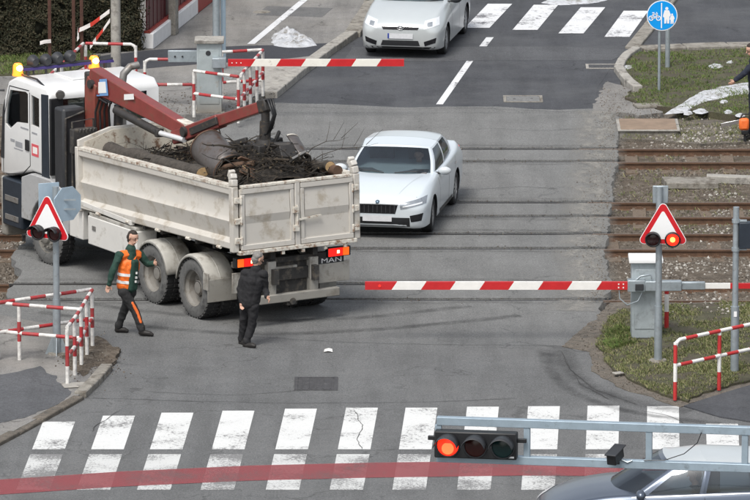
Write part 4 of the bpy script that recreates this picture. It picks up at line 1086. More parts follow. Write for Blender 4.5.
MB().lathe([(0, .04), (.28, .04), (.3, 0)], (LG + .1, 0, 0), 'z', 18).build('mast_foot', 'concrete_old', gr)
ts = tag(empty('traffic_light', (ga.x, ga.y, 0), gyaw), 'horizontal traffic light with the red lamp lit hanging in the gantry arm', 'traffic light')
x0, x1 = gx(436.5), gx(519); zs = (zt + zl) / 2 - .025; wS = x1 - x0
MB().box(((x0 + x1) / 2, -.12, zs), (wS, .16, .33)).build('housing', 'black_plastic', ts, bevel=.015)
for i, mt in enumerate(('lamp_on_red', 'lamp_off_amber', 'lamp_off_green')):
    cx_ = x0 + wS * (i + .5) / 3
    MB().lathe([(.14, -.2), (.15, -.22), (.138, -.225), (.13, -.205)], (cx_, 0, zs - .005), 'y', 24).build('lens_ring', 'dark_plastic', ts, smooth=True)
    MB().lathe([(0, -.228), (.07, -.222), (.132, -.203)], (cx_, 0, zs - .005), 'y', 24).build('lens', mt, ts, smooth=True)
    vz = MB().lathe([(.148, -.2), (.152, -.50)], (cx_, 0, zs - .005), 'y', 20, R(12), R(168)).build('visor', 'dark_plastic', ts, smooth=True)
    vz.modifiers.new('solid', 'SOLIDIFY').thickness = .006
MB().lathe([(0, -.232), (.05, -.228), (.075, -.224)], (x0 + wS / 6, 0, zs - .04), 'y', 20).build('lens_glow', 'lamp_glow_red', ts, smooth=True)
for k in (x0 - .03, x1 + .05): MB().box((k, -.1, zs + .06), (.12, .05, .05)).build('bracket', 'black_plastic', ts, bevel=.006)
MB().box((x1 - .07, -.203, zs - .13), (.08, .006, .02)).build('maker_tag', 'sign_white', ts)
dt = tag(empty('detector_camera', (ga.x, ga.y, 0), gyaw), 'small black detector camera clamped on the gantry arm lower tube', 'camera')
xd = gx(617)
MB().box((xd, -.13, zl + .12), (.12, .26, .13), Matrix.Rotation(R(-18), 3, 'Z') @ Matrix.Rotation(R(14), 3, 'X')).build('body', 'black_plastic', dt, bevel=.012)
MB().box((xd, -.14, zl + .195), (.15, .32, .015), Matrix.Rotation(R(-18), 3, 'Z') @ Matrix.Rotation(R(14), 3, 'X')).build('sun_hood', 'dark_plastic', dt, bevel=.004)
MB().box((xd + .02, -.03, zl + .06), (.05, .06, .12)).build('mount', 'dark_plastic', dt)
MB().tube([(xd + .05, -.06, zl + .07), (xd + .14, -.06, zl + .03), (xd + .2, -.05, zl + .055)], .014, 6).build('cable', 'galv', dt, smooth=60)
MB().tube([(gx(702), -.06, zt - .03), (gx(698), -.06, zt - .16), (gx(685), -.06, zt - .30), (gx(665), -.06, zl + .07), (gx(645), -.06, zl + .06)], .006, 5).build('cable', 'black_plastic', gr)

# ------------------------------------------------------------------ hedge, fence, tape at the top left
def hedge(lab, a, b, depth, hgt, z, nleaf):
    a, b = Vector((*a, 0)), Vector((*b, 0)); d = (b - a); L = d.length; d.normalize(); n_ = Vector((-d.y, d.x, 0))
    root = tag(empty('hedge', (a.x, a.y, z)), lab, 'hedge')
    def pt(s_, t, h_): return d * s_ + n_ * t + Vector((0, 0, h_))
    def bulge(s_, h_): return .16 * noise.noise(Vector((s_ * 1.6, h_ * 1.6, 3))) + .08 * noise.noise(Vector((s_ * 5, h_ * 5, 3)))
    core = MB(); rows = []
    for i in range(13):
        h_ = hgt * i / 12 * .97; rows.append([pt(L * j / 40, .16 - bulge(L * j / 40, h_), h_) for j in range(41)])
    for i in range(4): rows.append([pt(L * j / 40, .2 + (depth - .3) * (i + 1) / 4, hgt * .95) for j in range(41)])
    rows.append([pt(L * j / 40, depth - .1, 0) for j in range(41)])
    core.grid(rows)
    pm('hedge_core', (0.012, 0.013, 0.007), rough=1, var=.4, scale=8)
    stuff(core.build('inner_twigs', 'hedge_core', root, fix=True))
    lv = MB()
    for _ in range(nleaf):
        f = random.random(); s_ = random.uniform(0, L); h_ = random.uniform(0.02, hgt) ** 1.0
        if f < .72: t = -bulge(s_, h_) + abs(random.gauss(0, .07)); nn = -n_
        elif f < .86: t = random.uniform(0, depth); h_ = hgt * (1 + .04 * random.gauss(0, 1)); nn = Vector((0, 0, 1))
        elif f < .93: t = random.uniform(0, depth); s_ = L + abs(random.gauss(0, .06)) + .1 * noise.noise(Vector((t * 3, h_ * 3, 1))); nn = d
        else: t = random.uniform(0, depth); s_ = -abs(random.gauss(0, .06)); nn = -d
        if noise.noise(Vector((s_ * 2.4, h_ * 2.4, 9))) < -.42: continue
        p = pt(s_, t, h_); sz = random.uniform(.018, .042)
        nrm = (nn + Vector((random.gauss(0, .6), random.gauss(0, .6), random.gauss(.3, .6)))).normalized()
        u = nrm.orthogonal().normalized(); u = Matrix.Rotation(random.uniform(0, 6.28), 3, nrm) @ u; w = nrm.cross(u)
        lv.add([p - u * sz, p + w * sz * .5, p + u * sz, p - w * sz * .5], [(0, 1, 2), (0, 2, 3)])
    stuff(lv.build('foliage', 'hedge_leaf', root, fix=False))
    return root
ha = G(-90, 64, PV); hb = G(142, 51, PV)
hedge('tall dense dark brown green hedge behind the cab of the tipper truck', (ha.x, ha.y), (hb.x, hb.y), 1.3, 2.3, PV, 52000)
pm('rust_post', (0.07, 0.03, 0.02), rough=.8, var=.3)
for i, (px, lab) in enumerate([(50, 'dark rusty fence post with torn tape in front of the hedge'), (74, 'dark rusty fence post next to the torn red tape in front of the hedge'), (82, 'dark rusty fence post behind the railing corner in front of the hedge')]):
    p = G(px, 66, PV); o = MB().box((0, 0, .95), (.07, .07, 1.95)).build('fence_post', 'rust_post', bevel=.006); o.location = p; tag(o, lab, 'post', 'rusty posts before the hedge')
def tape(pts, w, lab, Y):
    P3 = [P(a, b, Y) for a, b in pts]; mb = MB(); o0 = P3[0]; L = 0; vs_ = []
    for i, p in enumerate(P3):
        dv = Vector((.1 * math.sin(i * 2), 0.12 * math.cos(i * 1.7), 1)).normalized() * w
        vs_ += [p - o0 - dv / 2, p - o0 + dv / 2]
    k = 0
    for i in range(len(P3) - 1):
        L2 = L + (P3[i + 1] - P3[i]).length; mb.uv[k] = [L, L, L2, L2]; k += 1; mb.f.append((2 * i, 2 * i + 1, 2 * i + 3, 2 * i + 2)); mb.fm.append(0); L = L2
    mb.v = [tuple(v) for v in vs_]
    o = mb.build('barrier_tape', 'tape_bands', fix=False); o.location = o0; o.modifiers.new('solid', 'SOLIDIFY').thickness = .003
    return tag(o, lab, 'tape')
Yt = G(82, 66, PV).y - .1
tape([(109.5, 11), (100, 18), (92, 24), (84, 28), (79, 30)], .09, 'upper strip of red white barrier tape stretched from the utility pole', Yt)
tape([(110, 20), (103, 30), (96, 39), (90, 47)], .09, 'lower strip of red white barrier tape slanting down to the railing', Yt)
tape([(78, 29), (77.5, 33), (79, 36), (77, 39)], .1, 'short torn end of red white tape hanging on the rusty post', Yt)
tape([(40, 43), (45, 41.5), (51, 41)], .08, 'small torn scrap of red white tape on the lone rusty post', Yt)

fa, fb = G(147, 49, PV), G(214, -4, PV)
fd = (fb - fa); fl = fd.length; fr_ = tag(empty('garden_fence', (fa.x, fa.y, PV), math.atan2(fd.y, fd.x)), 'dark red sheet metal fence on a whitewashed plinth with a grey post', 'fence')
pm('fence_red', (0.085, 0.016, 0.020), rough=.45, var=.15, scale=4)
pm('fence_red_bright', (0.30, 0.045, 0.035), rough=.6, var=.15, scale=4)
pm('whitewash', (0.72, 0.72, 0.72), rough=.85, var=.08, scale=5, dirt=((.45, .43, .4), .3, 6))
k = fl * .66
MB().box((k / 2, 0, .17), (k, .28, .34)).build('plinth', 'whitewash', fr_, bevel=.02)
MB().box((k + (fl - k) / 2 + .9, 0, .19), (fl - k + 1.8 - .01, .26, .38)).build('red_plinth', 'fence_red_bright', fr_, bevel=.02)
MB().box((k / 2, 0, .365), (k, .14, .05)).build('bottom_rail', 'fence_red_bright', fr_)
nsh = int((fl + 1.5) / .2)
SH = MB().box((0, 0, 0), (.19, .03, 1.6)).mesh('panel_sheet', 'fence_red')
for i in range(nsh):
    link_mesh('panel_sheet', SH, fr_, (.12 + .2 * i, .0 if i % 2 else .012, 1.2))
MB().box((k * .42, -.16, 1.1), (.3, .16, 2.2)).build('grey_post', 'concrete_old', fr_, bevel=.01)
# ------------------------------------------------------------------ the tipper truck (x forward, y to its left, z up; origin under the rear axle)
pm('indicator_amber', (0.75, 0.16, 0.02), rough=.3, emit=((1.0, 0.13, 0.01), .55))
pm('tail_red', (0.55, 0.015, 0.012), rough=.3, emit=((1.0, 0.015, 0.01), .7))
TH = R(31)
TO = Vector((-2.09, -2.33, 0))
TRUCK_RZ = math.pi / 2 + TH
def inv(px, py, yl):       # pixel + lateral offset on the truck -> (x, z) on the truck
    d = ray(px, py); h_ = (-math.sin(TH), math.cos(TH)); l_ = (-math.cos(TH), -math.sin(TH))
    bx, by = TO.x + l_[0] * yl, TO.y + l_[1] * yl - CAM_Y
    det = d[0] * -h_[1] + h_[0] * d[1]
    t = (bx * -h_[1] + h_[0] * by) / det; x = (d[0] * by - d[1] * bx) / det
    return x, CAM_H + d[2] * t
pm('truck_white', (0.74, 0.75, 0.75), rough=.35, var=.05, scale=3, coat=.3, lowdirt=((.36, .34, .30), .5, 2.2, .45))
pm('tipper_white', (0.72, 0.72, 0.70), rough=.55, var=.12, scale=4, dirt=((.40, .36, .30), .50, 2.6), lowdirt=((.36, .32, .26), 1.1, 2.3, .55))
pm('tipper_edge', (0.60, 0.575, 0.51), rough=.65, var=.15, scale=6, dirt=((.22, .13, .08), .58, 11))
pm('tipper_inside', (0.55, 0.51, 0.43), rough=.75, var=.2, scale=6, dirt=((.17, .10, .06), .50, 6))
pm('fender_grey', (0.42, 0.41, 0.375), rough=.6, var=.15, scale=5, dirt=((.22, .20, .17), .6, 3.0), lowdirt=((.16, .15, .13), .5, 1.1, .6))
pm('mudguard_grey', (0.36, 0.365, 0.37), rough=.6, var=.1, scale=4, dirt=((.24, .23, .21), .45, 4))
pm('cab_lining', (0.52, 0.51, 0.49), rough=.8, var=.08)
pm('box_white', (0.62, 0.61, 0.58), rough=.5, var=.06, scale=3, dirt=((.42, .4, .36), .4, 3))
pm('chassis', (0.035, 0.034, 0.033), rough=.8, var=.3, scale=6, dirt=((.12, .105, .085), .55, 5))
pm('tyre_dusty', (0.115, 0.115, 0.112), rough=.9, var=.25, scale=7, dirt=((.05, .05, .05), .5, 6))
pm('tyre_black', (0.022, 0.022, 0.023), rough=.85, var=.25, scale=9)
pm('rim_dusty', (0.22, 0.21, 0.19), rough=.6, metal=.1, var=.12, scale=7, dirt=((.17, .155, .13), .5, 6))
pm('crane_red', (0.21, 0.045, 0.04), rough=.4, var=.15, scale=4, dirt=((.16, .07, .05), .45, 6), coat=.1)
pm('crane_red_dull', (0.21, 0.05, 0.036), rough=.6, var=.18, scale=4, dirt=((.17, .08, .05), .5, 6))
pm('crane_dark', (0.03, 0.028, 0.027), rough=.6, var=.3, scale=6, dirt=((.10, .075, .05), .4, 8))
pm('steel_grey', (0.24, 0.235, 0.225), rough=.5, metal=.5, var=.2, scale=5, dirt=((.13, .10, .075), .45, 5))
pm('rod_bright', (0.72, 0.73, 0.74), rough=.3, metal=.3, var=.05)
pm('chrome', (0.75, 0.76, 0.77), rough=.2, metal=.9, var=.05)
pm('scrap_rust', (0.11, 0.065, 0.042), rough=.85, var=.35, scale=5)
pm('bark', (0.062, 0.054, 0.046), rough=.95, var=.4, scale=12, bump=.7, bscale=30)
pm('cutwood', (0.48, 0.33, 0.17), rough=.9, var=.15, scale=10)
islandmat('twigs', [(.008, .007, .006), (.02, .016, .012), (.012, .010, .008), (.06, .046, .032), (.015, .012, .009)])
pm('deco_blue', (0.16, 0.33, 0.62), rough=.4, var=.1)
pm('purple_film', (0.045, 0.03, 0.16), rough=.4, var=.2)
pm('red_print', (0.62, 0.10, 0.12), rough=.5, var=.1)
pm('grey_print', (0.30, 0.31, 0.33), rough=.5, var=.1)

truck = tag(empty('tipper_truck', TO, TRUCK_RZ), 'white three axle tipper truck with a loading crane, loaded with scrap and brushwood', 'truck')
fr = MB()
for sy in (-1, 1): fr.box((2.6, sy * .4, .88), (8.1, .09, .26))
for x in (-1.2, .1, 1.4, 2.8, 4.2): fr.box((x, 0, .88), (.12, .71, .2))
fr.build('chassis_frame', 'chassis', truck)
# ---- wheels
def tyre_prof(r, w):
    return [(r * .60, -w * .46), (r * .66, -w * .5), (r * .86, -w * .5), (r * .96, -w * .44), (r, -w * .30), (r, w * .30), (r * .96, w * .44), (r * .86, w * .5), (r * .66, w * .5), (r * .60, w * .46)]
def truck_wheel(x, y, sgn, dual, steer=False):
    root = MB().cyl((0, -.05, 0), (0, .05, 0), .12).build('wheel', 'chassis', truck); root.location = (x, y, .525)
    def tyre(dy):
        me = MB().lathe(tyre_prof(.525, .295), (0, 0, 0), 'y', 40)
        for k in range(36):       # tread blocks
            a = 2 * math.pi * (k + .5) / 36
            for sx in (-1, 1):
                me.box((.522 * math.cos(a), sx * .075, .522 * math.sin(a)), (.022, .11, .05), Matrix.Rotation(-a, 3, 'Y'))
        o = me.build('tyre', ['tyre_dusty', 'tyre_black'], root, smooth=40); o.location = (0, dy, 0)
        for p in o.data.polygons:
            if abs(p.normal.y) < .6: p.material_index = 1
    tyre(0)
    if dual: tyre(-sgn * .33)
    s_ = sgn
    if dual: rp = [(.33, .145), (.325, .10), (.285, .06), (.27, -.04), (.2, -.06), (.135, -.055), (.13, .03), (.10, .055), (0, .06)]
    else: rp = [(.33, .14), (.32, .09), (.27, .06), (.24, .13), (.15, .145), (.13, .19), (.09, .21), (0, .215)]
    rim = MB().lathe([(r_, h_ * s_) for r_, h_ in rp], (0, 0, 0), 'y', 30).build('rim', 'rim_dusty', root, smooth=35)
    nb = MB()
    for k in range(10):
        a = 2 * math.pi * k / 10; rr_, yy = (.175, -.045) if dual else (.2, .14)
        nb.cyl((rr_ * math.cos(a), s_ * (yy - .02), rr_ * math.sin(a)), (rr_ * math.cos(a), s_ * (yy + .035), rr_ * math.sin(a)), .018, n=6)
    nb.build('wheel_nuts', 'rim_dusty', rim)
    if steer: root.rotation_euler = (0, 0, R(4))
    return root
for sgn in (1, -1):
    truck_wheel(0, sgn * 1.10, sgn, True); truck_wheel(1.45, sgn * 1.10, sgn, True); truck_wheel(5.42, sgn * 1.06, sgn, False, True)
for x in (0, 1.45, 5.42): MB().cyl((x, -1.0, .525), (x, 1.0, .525), .09).sphere((x, 0, .5), .22).build('axle', 'chassis', truck, smooth=40)
# ---- tipper body, slightly nose down
PITCH = R(2.0)
def tb(mb, name, mat, par=truck, **k):     # builds in body coordinates: z=0 body floor line at rear x=-1.4
    o = mb.build(name, mat, par, **k); o.location = (-1.4, 0, 1.42); o.rotation_euler = (0, PITCH, 0); return o
BL, HW, BH = 5.58, 1.22, 1.10
def bodypart(mb, name, mat, par=truck, **k): return tb(mb, name, mat, par, **k)
bodypart(MB().box((BL / 2, 0, .05), (BL - .06, 2 * HW - .1, .1)), 'floor', 'tipper_inside')
def side_prof(inner=False): return [(0, .0), (.05, .02), (.05, .12), (.0, .17), (.0, .42), (.045, .50), (.045, .95), (.07, .98), (.07, 1.09)]
for sgn, nm in ((1, 'side_wall'), (-1, 'side_wall')):
    mb = MB(); rows = []
    outer = [(y, z) for y, z in [(-.02, .0), (.04, .03), (.04, .13), (-.045, .20), (.03, .50), (-.03, .58), (-.03, .93), (.05, .98), (.05, 1.08)]]
    inn = [(-.10, 1.08), (-.10, .0)]
    prof = outer + inn
    mb.prism(prof, .06, BL - .02, lambda u, v, w, s=sgn: (w, s * (HW - .03 + u), v))
    wl_ = bodypart(mb, 'side_wall', 'tipper_white', bevel=.008)
    bodypart(MB().box((BL / 2 + .02, sgn * (HW - .055), 1.105), (BL - .10, .17, .05)), 'top_rail', 'tipper_edge', wl_).matrix_local = Matrix.Identity(4)
    bodypart(MB().box((BL / 2 + .02, sgn * (HW - .137), .60), (BL - .10, .012, .96)), 'inner_lining', 'tipper_inside', wl_).matrix_local = Matrix.Identity(4)
    for x in (BL - .06,):
        bodypart(MB().box((x, sgn * (HW - .03), .55), (.10, .16, 1.16)), 'front_corner_post', 'tipper_white', bevel=.012)
    # hinge lugs along the bottom edge
    for k in range(5):
        x = .5 + k * 1.08
        bodypart(MB().cyl((x - .06, sgn * (HW + .01), .01), (x + .06, sgn * (HW + .01), .01), .028, n=8), 'bottom_hinge', 'tipper_edge', smooth=40)
    # corner stanchion at the rear with a rounded horn on top
    st = MB(); path = [(.0, sgn * (HW - .01), -.02), (.0, sgn * (HW - .01), 1.12), (.015, sgn * (HW - .02), 1.24), (.06, sgn * (HW - .03), 1.32), (.12, sgn * (HW - .03), 1.35)]
    for a, b in zip(path, path[1:]): st.bar(a, b, .13, .12, up=(0, 1, 0))
    bodypart(st, 'rear_stanchion', 'tipper_white', bevel=.015)
    for z in (.18, .52, .88): bodypart(MB().box((-.07, sgn * (HW - .05), z), (.06, .13, .1)).cyl((-.09, sgn * (HW - .11), z - .07), (-.09, sgn * (HW - .11), z + .07), .026, n=8), 'stanchion_hinge', 'tipper_edge', bevel=.008)
fw = MB().prism([(-HW + .02, 0), (HW - .02, 0), (HW - .02, 1.24), (.55, 1.42), (-.55, 1.42), (-HW + .02, 1.24)], BL - .03, BL + .03, lambda u, v, w: (w, u, v))
fwo = bodypart(fw, 'front_wall', 'tipper_white', bevel=.01)
bodypart(MB().prism([(-HW + .14, .1), (HW - .14, .1), (HW - .14, 1.2), (.5, 1.37), (-.5, 1.37), (-HW + .14, 1.2)], BL - .048, BL - .034, lambda u, v, w: (w, u, v)), 'inner_lining', 'tipper_inside', fwo).matrix_local = Matrix.Identity(4)
for y in (-.6, 0, .6): bodypart(MB().box((BL + .055, y, .65), (.05, .09, 1.2)), 'front_rib', 'tipper_white', bevel=.01)
# two tailgate doors, each framed with a folded panel, and the middle post with its latch
for sgn in (1, -1):
    y0, y1 = sgn * .06, sgn * (HW - .10); ym = (y0 + y1) / 2; wd = abs(y1 - y0)
    d_ = bodypart(MB().box((-.035, ym, .55), (.05, wd, 1.02)), 'tailgate_door', 'tipper_white', bevel=.008)
    f_ = MB()
    for z in (.055, 1.03): f_.box((-.075, ym, z), (.05, wd - .01, .09))
    for y in (y0 + sgn * .04, y1 - sgn * .04): f_.box((-.073, y, .54), (.05, .07, .88))
    bodypart(f_, 'door_frame', 'tipper_white', d_, bevel=.008).matrix_local = Matrix.Identity(4)
    pn = MB().prism([(-.062, .14), (-.062, .46), (-.095, .60), (-.062, .98), (-.055, .98), (-.055, .14)], ym - wd / 2 + .09, ym + wd / 2 - .09, lambda u, v, w: (u, w, v))
    bodypart(pn, 'folded_panel', 'tipper_white', d_).matrix_local = Matrix.Identity(4)
bodypart(MB().box((-.07, 0, .55), (.07, .1, 1.12)), 'middle_post', 'tipper_white', bevel=.012)
bodypart(MB().box((-.05, 0, 1.105), (.11, 2 * HW - .26, .05)), 'tailgate_top_rail', 'tipper_edge', bevel=.008)
bodypart(MB().box((-.06, 0, -.035), (.12, 2 * HW - .1, .07)), 'tailgate_bottom_rail', 'tipper_edge', bevel=.008)
lt = MB().bar((-.12, .02, .44), (-.12, -.45, .48), .03).cyl((-.12, .02, .30), (-.12, .02, .7), .022, n=8)
for z in (.3, .62): lt.box((-.12, .05, z), (.06, .1, .1))
bodypart(lt, 'latch_bar', 'tipper_edge', smooth=40)
for y in (-.95, -.55, -.1, .3, .75): bodypart(MB().box((-.08, y, -.10), (.05, .06, .07)), 'latch_hook', 'tipper_edge', bevel=.006)
sub = MB()
for sy in (-1, 1): sub.box((BL / 2 - .2, sy * .42, -.12), (BL - .5, .1, .22))
for k in range(9): sub.box((.2 + k * .62, 0, -.035), (.08, 2 * HW - .14, .07))
bodypart(sub, 'subframe', 'chassis')
MB().cyl((3.0, 0, .7), (3.6, 0, 1.45), .11).build('lift_cylinder', 'steel_grey', truck, smooth=40)
# ---- fenders over the rear wheels, side box, steps, tank
def fender(x, sgn, a0, a1, rear_flap):
    mb = MB().lathe([(.575, -.28), (.588, -.25), (.588, .22), (.575, .25), (.545, .255)], (x, sgn * 1.0, .525), 'y', 16, R(a0), R(a1))
    o = mb.build('fender', 'fender_grey', truck, smooth=30); sd = o.modifiers.new('solid', 'SOLIDIFY'); sd.thickness = .018; sd.offset = 1
    rib = MB().lathe([(.60, -.02), (.612, 0), (.60, .02)], (x, sgn * 1.0, .525), 'y', 16, R(a0), R(a1)).build('fender_rib', 'fender_grey', o, smooth=30)
    if rear_flap:
        MB().box((x - .60, sgn * 1.0, .58), (.02, .58, .40)).build('mud_flap', 'fender_grey', o, bevel=.006)
        MB().box((x - .53, sgn * 1.28, .74), (.17, .03, .30)).build('fender_skirt', 'fender_grey', o, bevel=.006)
for sgn in (1, -1):
    fender(0, sgn, 8, 178, True); fender(1.45, sgn, 2, 172, False)
    bx_ = MB().box((2.9, sgn * 1.03, .92), (1.78, .42, .52)).build('side_box', 'box_white', truck, bevel=.02)
    MB().box((2.9, sgn * 1.03, 1.21), (1.7, .4, .06)).build('box_lid', 'fender_grey', bx_, bevel=.01)
    MB().box((3.55, sgn * 1.246, .98), (.12, .02, .08)).build('box_lock', 'steel_grey', bx_, bevel=.004)
    rl_ = MB(); rl_.bar((2.2, sgn * 1.2, 1.30), (4.35, sgn * 1.2, 1.36), .07, .09); rl_.bar((4.3, sgn * 1.15, .7), (4.3, sgn * 1.15, 1.33), .08, .08)
    rl_.build('side_rail', 'box_white', truck, bevel=.008)
    MB().box((4.33, sgn * 1.0, .98), (.5, .36, .62)).build('step_box', 'box_white' if sgn > 0 else 'chassis', truck, bevel=.015)
    hz_ = MB()
    for k in range(3): hz_.tube([(4.0 + .05 * k, sgn * (1.0 + .03 * k), 1.15), (3.9, sgn * 1.1, 1.05 - .05 * k), (3.75, sgn * .9, 1.2)], .015, 6)
    hz_.build('air_hoses', 'black_plastic', truck, smooth=40)
# ---- the rear below the tailgate
tl_ = MB().box((-1.22, 0, 1.14), (.10, 2.3, .10)).build('lamp_bar', 'chassis', truck, bevel=.006)
for sgn in (1, -1):
    yb_ = sgn * .86
    hs = MB().box((-1.28, yb_ + sgn * .06, 1.18), (.1, .46, .17)).build('tail_lamp', 'black_plastic', truck, bevel=.012)
    MB().box((-1.335, yb_ - sgn * .02, 1.18), (.02, .28, .14)).build('brake_lens', 'tail_red', hs, bevel=.005)
    MB().box((-1.335, yb_ + sgn * .19, 1.18), (.02, .12, .14)).build('indicator_lens', 'indicator_amber', hs, bevel=.005)
    MB().box((-1.346, yb_ - .03, 1.185), (.006, .045, .05)).build('lamp_glow', 'beacon_core', hs)
    MB().box((-1.24, sgn * .86, .82), (.03, .62, .36)).build('rear_mud_flap', 'fender_grey', truck, bevel=.008)
    MB().box((-1.26, sgn * .42, .78), (.14, .16, .72)).build('bumper_bracket', 'fender_grey', truck, bevel=.01)
MB().box((-1.33, 0, .49), (.11, 1.8, .15)).build('underrun_bumper', 'fender_grey', truck, bevel=.015)
MB().box((-1.30, .05, .43), (.12, .2, .16)).cyl((-1.4, .05, .42), (-1.34, .05, .42), .06).build('tow_coupling', 'chassis', truck, smooth=40)
MB().box((-1.2, .15, .95), (.1, .55, .14)).build('cross_member', 'fender_grey', truck, bevel=.01)
MB().box((-1.17, 0, .8), (.06, 1.2, .55)).build('rear_frame_plate', 'chassis', truck)
def letters(txt, size, mat, parent, mtx, depth=.003):
    cu = bpy.data.curves.new('lettering', 'FONT'); cu.body = txt; cu.size = size; cu.extrude = depth; cu.align_x = 'CENTER'
    o = bpy.data.objects.new('lettering', cu); col.objects.link(o)
    dg = bpy.context.evaluated_depsgraph_get(); me = bpy.data.meshes.new_from_object(o.evaluated_get(dg)); bpy.data.objects.remove(o)
    me.materials.clear(); me.materials.append(M[mat]); q = link_mesh('lettering', me, parent); q.matrix_local = mtx; return q
MB().box((-1.25, -.80, 1.035), (.02, .5, .11)).build('badge_plate', 'dark_plastic', truck)
def facing_back(x, y, z, sx=1.25): return Matrix(((0, 0, -1, x), (-sx, 0, 0, y), (0, 1, 0, z), (0, 0, 0, 1)))
letters('MAN', .12, 'sign_white', truck, facing_back(-1.262, -.80, .995, 1.6))

# ---- cab
CW = 1.12
def cabf(u, v, w): return (u, w, v)
cab_prof = [(5.2, 1.05), (5.2, 3.02), (5.32, 3.14), (6.5, 3.16), (6.78, 3.05), (6.95, 2.70), (7.1, 1.9), (7.12, 1.30), (6.75, 1.30), (6.30, 1.42), (5.9, 1.52), (5.2, 1.52)]
cm = MB().prism(cab_prof, -CW, CW, cabf)
cab = cm.build('cab', ['truck_white', 'dark_plastic'], truck)
b_ = cab.modifiers.new('bevel', 'BEVEL'); b_.width = .07; b_.segments = 3; b_.limit_method = 'ANGLE'; b_.angle_limit = R(30)
bpy.context.view_layer.update(); baked(cab)
bm_ = bmesh.new(); bm_.from_mesh(cab.data); bmesh.ops.recalc_face_normals(bm_, faces=bm_.faces); bm_.to_mesh(cab.data); bm_.free()
door_win = [(6.02, 2.92), (6.10, 2.95), (6.70, 2.90), (6.84, 2.60), (6.90, 2.25), (6.72, 2.18), (6.45, 2.34), (6.02, 2.38)]
q_win = [(5.60, 2.90), (5.90, 2.93), (5.90, 2.38), (5.60, 2.36)]
cut = [(MB().prism([(5.3, 1.5), (5.3, 2.98), (5.4, 3.04), (6.45, 3.06), (6.70, 2.96), (6.86, 2.65), (6.98, 1.9), (6.98, 1.5)], -CW + .07, CW - .07, cabf), 'cab_lining')]
for poly in (door_win, q_win):
    for sg in (1, -1): cut.append((MB().prism(poly, sg * (CW - .12), sg * (CW + .1), cabf), 'cab_lining'))
for y in (.62, -.62): cut.append((MB().box((5.2, y, 2.68), (.4, .5, .5)), 'dark_plastic'))
cut.append((MB().prism([(-.98, 1.98), (.98, 1.98), (.9, 2.78), (-.9, 2.78)], 6.6, 7.4, lambda u, v, w: (w, u, v)), 'dark_plastic'))
cab.parent = None
for one in cut: carve(cab, [one])
cab.parent = truck
cab.data.polygons.foreach_set('use_smooth', [True] * len(cab.data.polygons)); cab.data.set_sharp_from_angle(angle=R(35))
cab.location = (.2, 0, .06)
for sgn in (1, -1):
    for nm, poly in (('door_window', door_win), ('quarter_window', q_win)):
        MB().prism(poly, sgn * (CW - .035), sgn * (CW - .028), cabf).build(nm, 'glass_clear', cab)
    MB().box((5.245, sgn * .62, 2.68), (.008, .5, .5)).build('rear_window', 'glass_clear', cab)
    # door outline seams, handle, side lettering
    sm = MB()
    for a, b in (((5.95, 2.96), (5.95, 1.62)), ((5.95, 1.62), (6.25, 1.42)), ((6.25, 1.42), (6.9, 1.32)), ((5.97, 2.99), (6.72, 2.97)), ((6.72, 2.97), (6.98, 2.25)), ((6.98, 2.25), (6.98, 1.35))):
        sm.bar((a[0], sgn * (CW + .001), a[1]), (b[0], sgn * (CW + .001), b[1]), .006, .016)
    dr = sm.build('door_seam', 'black_plastic', cab)
    MB().box((6.05, sgn * (CW + .01), 1.98), (.14, .03, .2)).build('door_handle', 'black_plastic', cab, bevel=.01)
    MB().prism([(5.22, 1.1), (5.5, 1.38), (5.5, 3.0), (5.24, 3.02)], sgn * (CW + .002), sgn * (CW + .012), cabf).build('side_deflector', 'navy_box', cab)
    if sgn > 0: MB().box((5.18, sgn * 1.0, 2.26), (.06, .26, 1.4)).build('corner_seal', 'black_plastic', cab, bevel=.01)
    MB().prism([(6.95, 1.6), (7.08, 1.6), (6.98, 2.5), (6.90, 2.7)], sgn * (CW + .002), sgn * (CW + .01), cabf).build('corner_trim', 'dark_plastic', cab)
    # mirror
    mr_ = MB().box((7.12, sgn * 1.36, 2.45), (.14, .2, .62)).box((7.1, sgn * 1.3, 2.0), (.12, .16, .26)).build('mirror', 'dark_plastic', cab, bevel=.03)
    MB().tube([(6.95, sgn * 1.1, 2.85), (7.08, sgn * 1.3, 2.85), (7.1, sgn * 1.34, 2.7)], .02, 8).build('mirror_arm', 'dark_plastic', mr_)
    # wheel arch lip and steps
    ax_, az_ = 5.22, .48
    arch = [(ax_ + .66 * math.cos(R(t)), az_ + .66 * math.sin(R(t))) for t in range(12, 169, 12)]
    out_ = [(ax_ - .80, .62), (ax_ - .80, 1.16), (ax_ - .58, 1.40), (ax_ - .1, 1.50), (ax_ + .62, 1.50), (ax_ + .98, 1.38), (ax_ + 1.0, .62)]
    MB().prism(out_ + arch, sgn * .78, sgn * 1.18, cabf).build('wheel_arch', 'mudguard_grey', cab, bevel=.02)
    MB().box((6.62, sgn * .98, .82), (.76, .34, .88)).build('step', 'navy_box', cab, bevel=.03)
    for z in (.55, .9): MB().box((6.62, sgn * 1.155, z), (.5, .02, .1)).build('step_tread', 'steel_grey', cab, bevel=.005)
    MB().box((5.86, sgn * (CW + .03), 1.33), (.1, .05, .06)).build('side_marker', 'beacon_amber', cab, bevel=.006)
for i, (x, z, w, h_, mt) in enumerate([(6.62, 1.98, .16, .05, 'grey_print'), (6.38, 1.94, .26, .10, 'grey_print'), (6.40, 1.85, .34, .02, 'grey_print'), (6.16, 2.27, .30, .03, 'grey_print'), (5.78, 2.24, .2, .03, 'grey_print'), (5.76, 1.93, .26, .22, 'red_print')]):
    MB().box((x, CW + .0035, z), (w, .003, h_)).build('printed_mark', mt, cab)
MB().box((5.76, CW + .006, 1.93), (.17, .003, .12)).build('printed_mark', 'paint_white', cab)
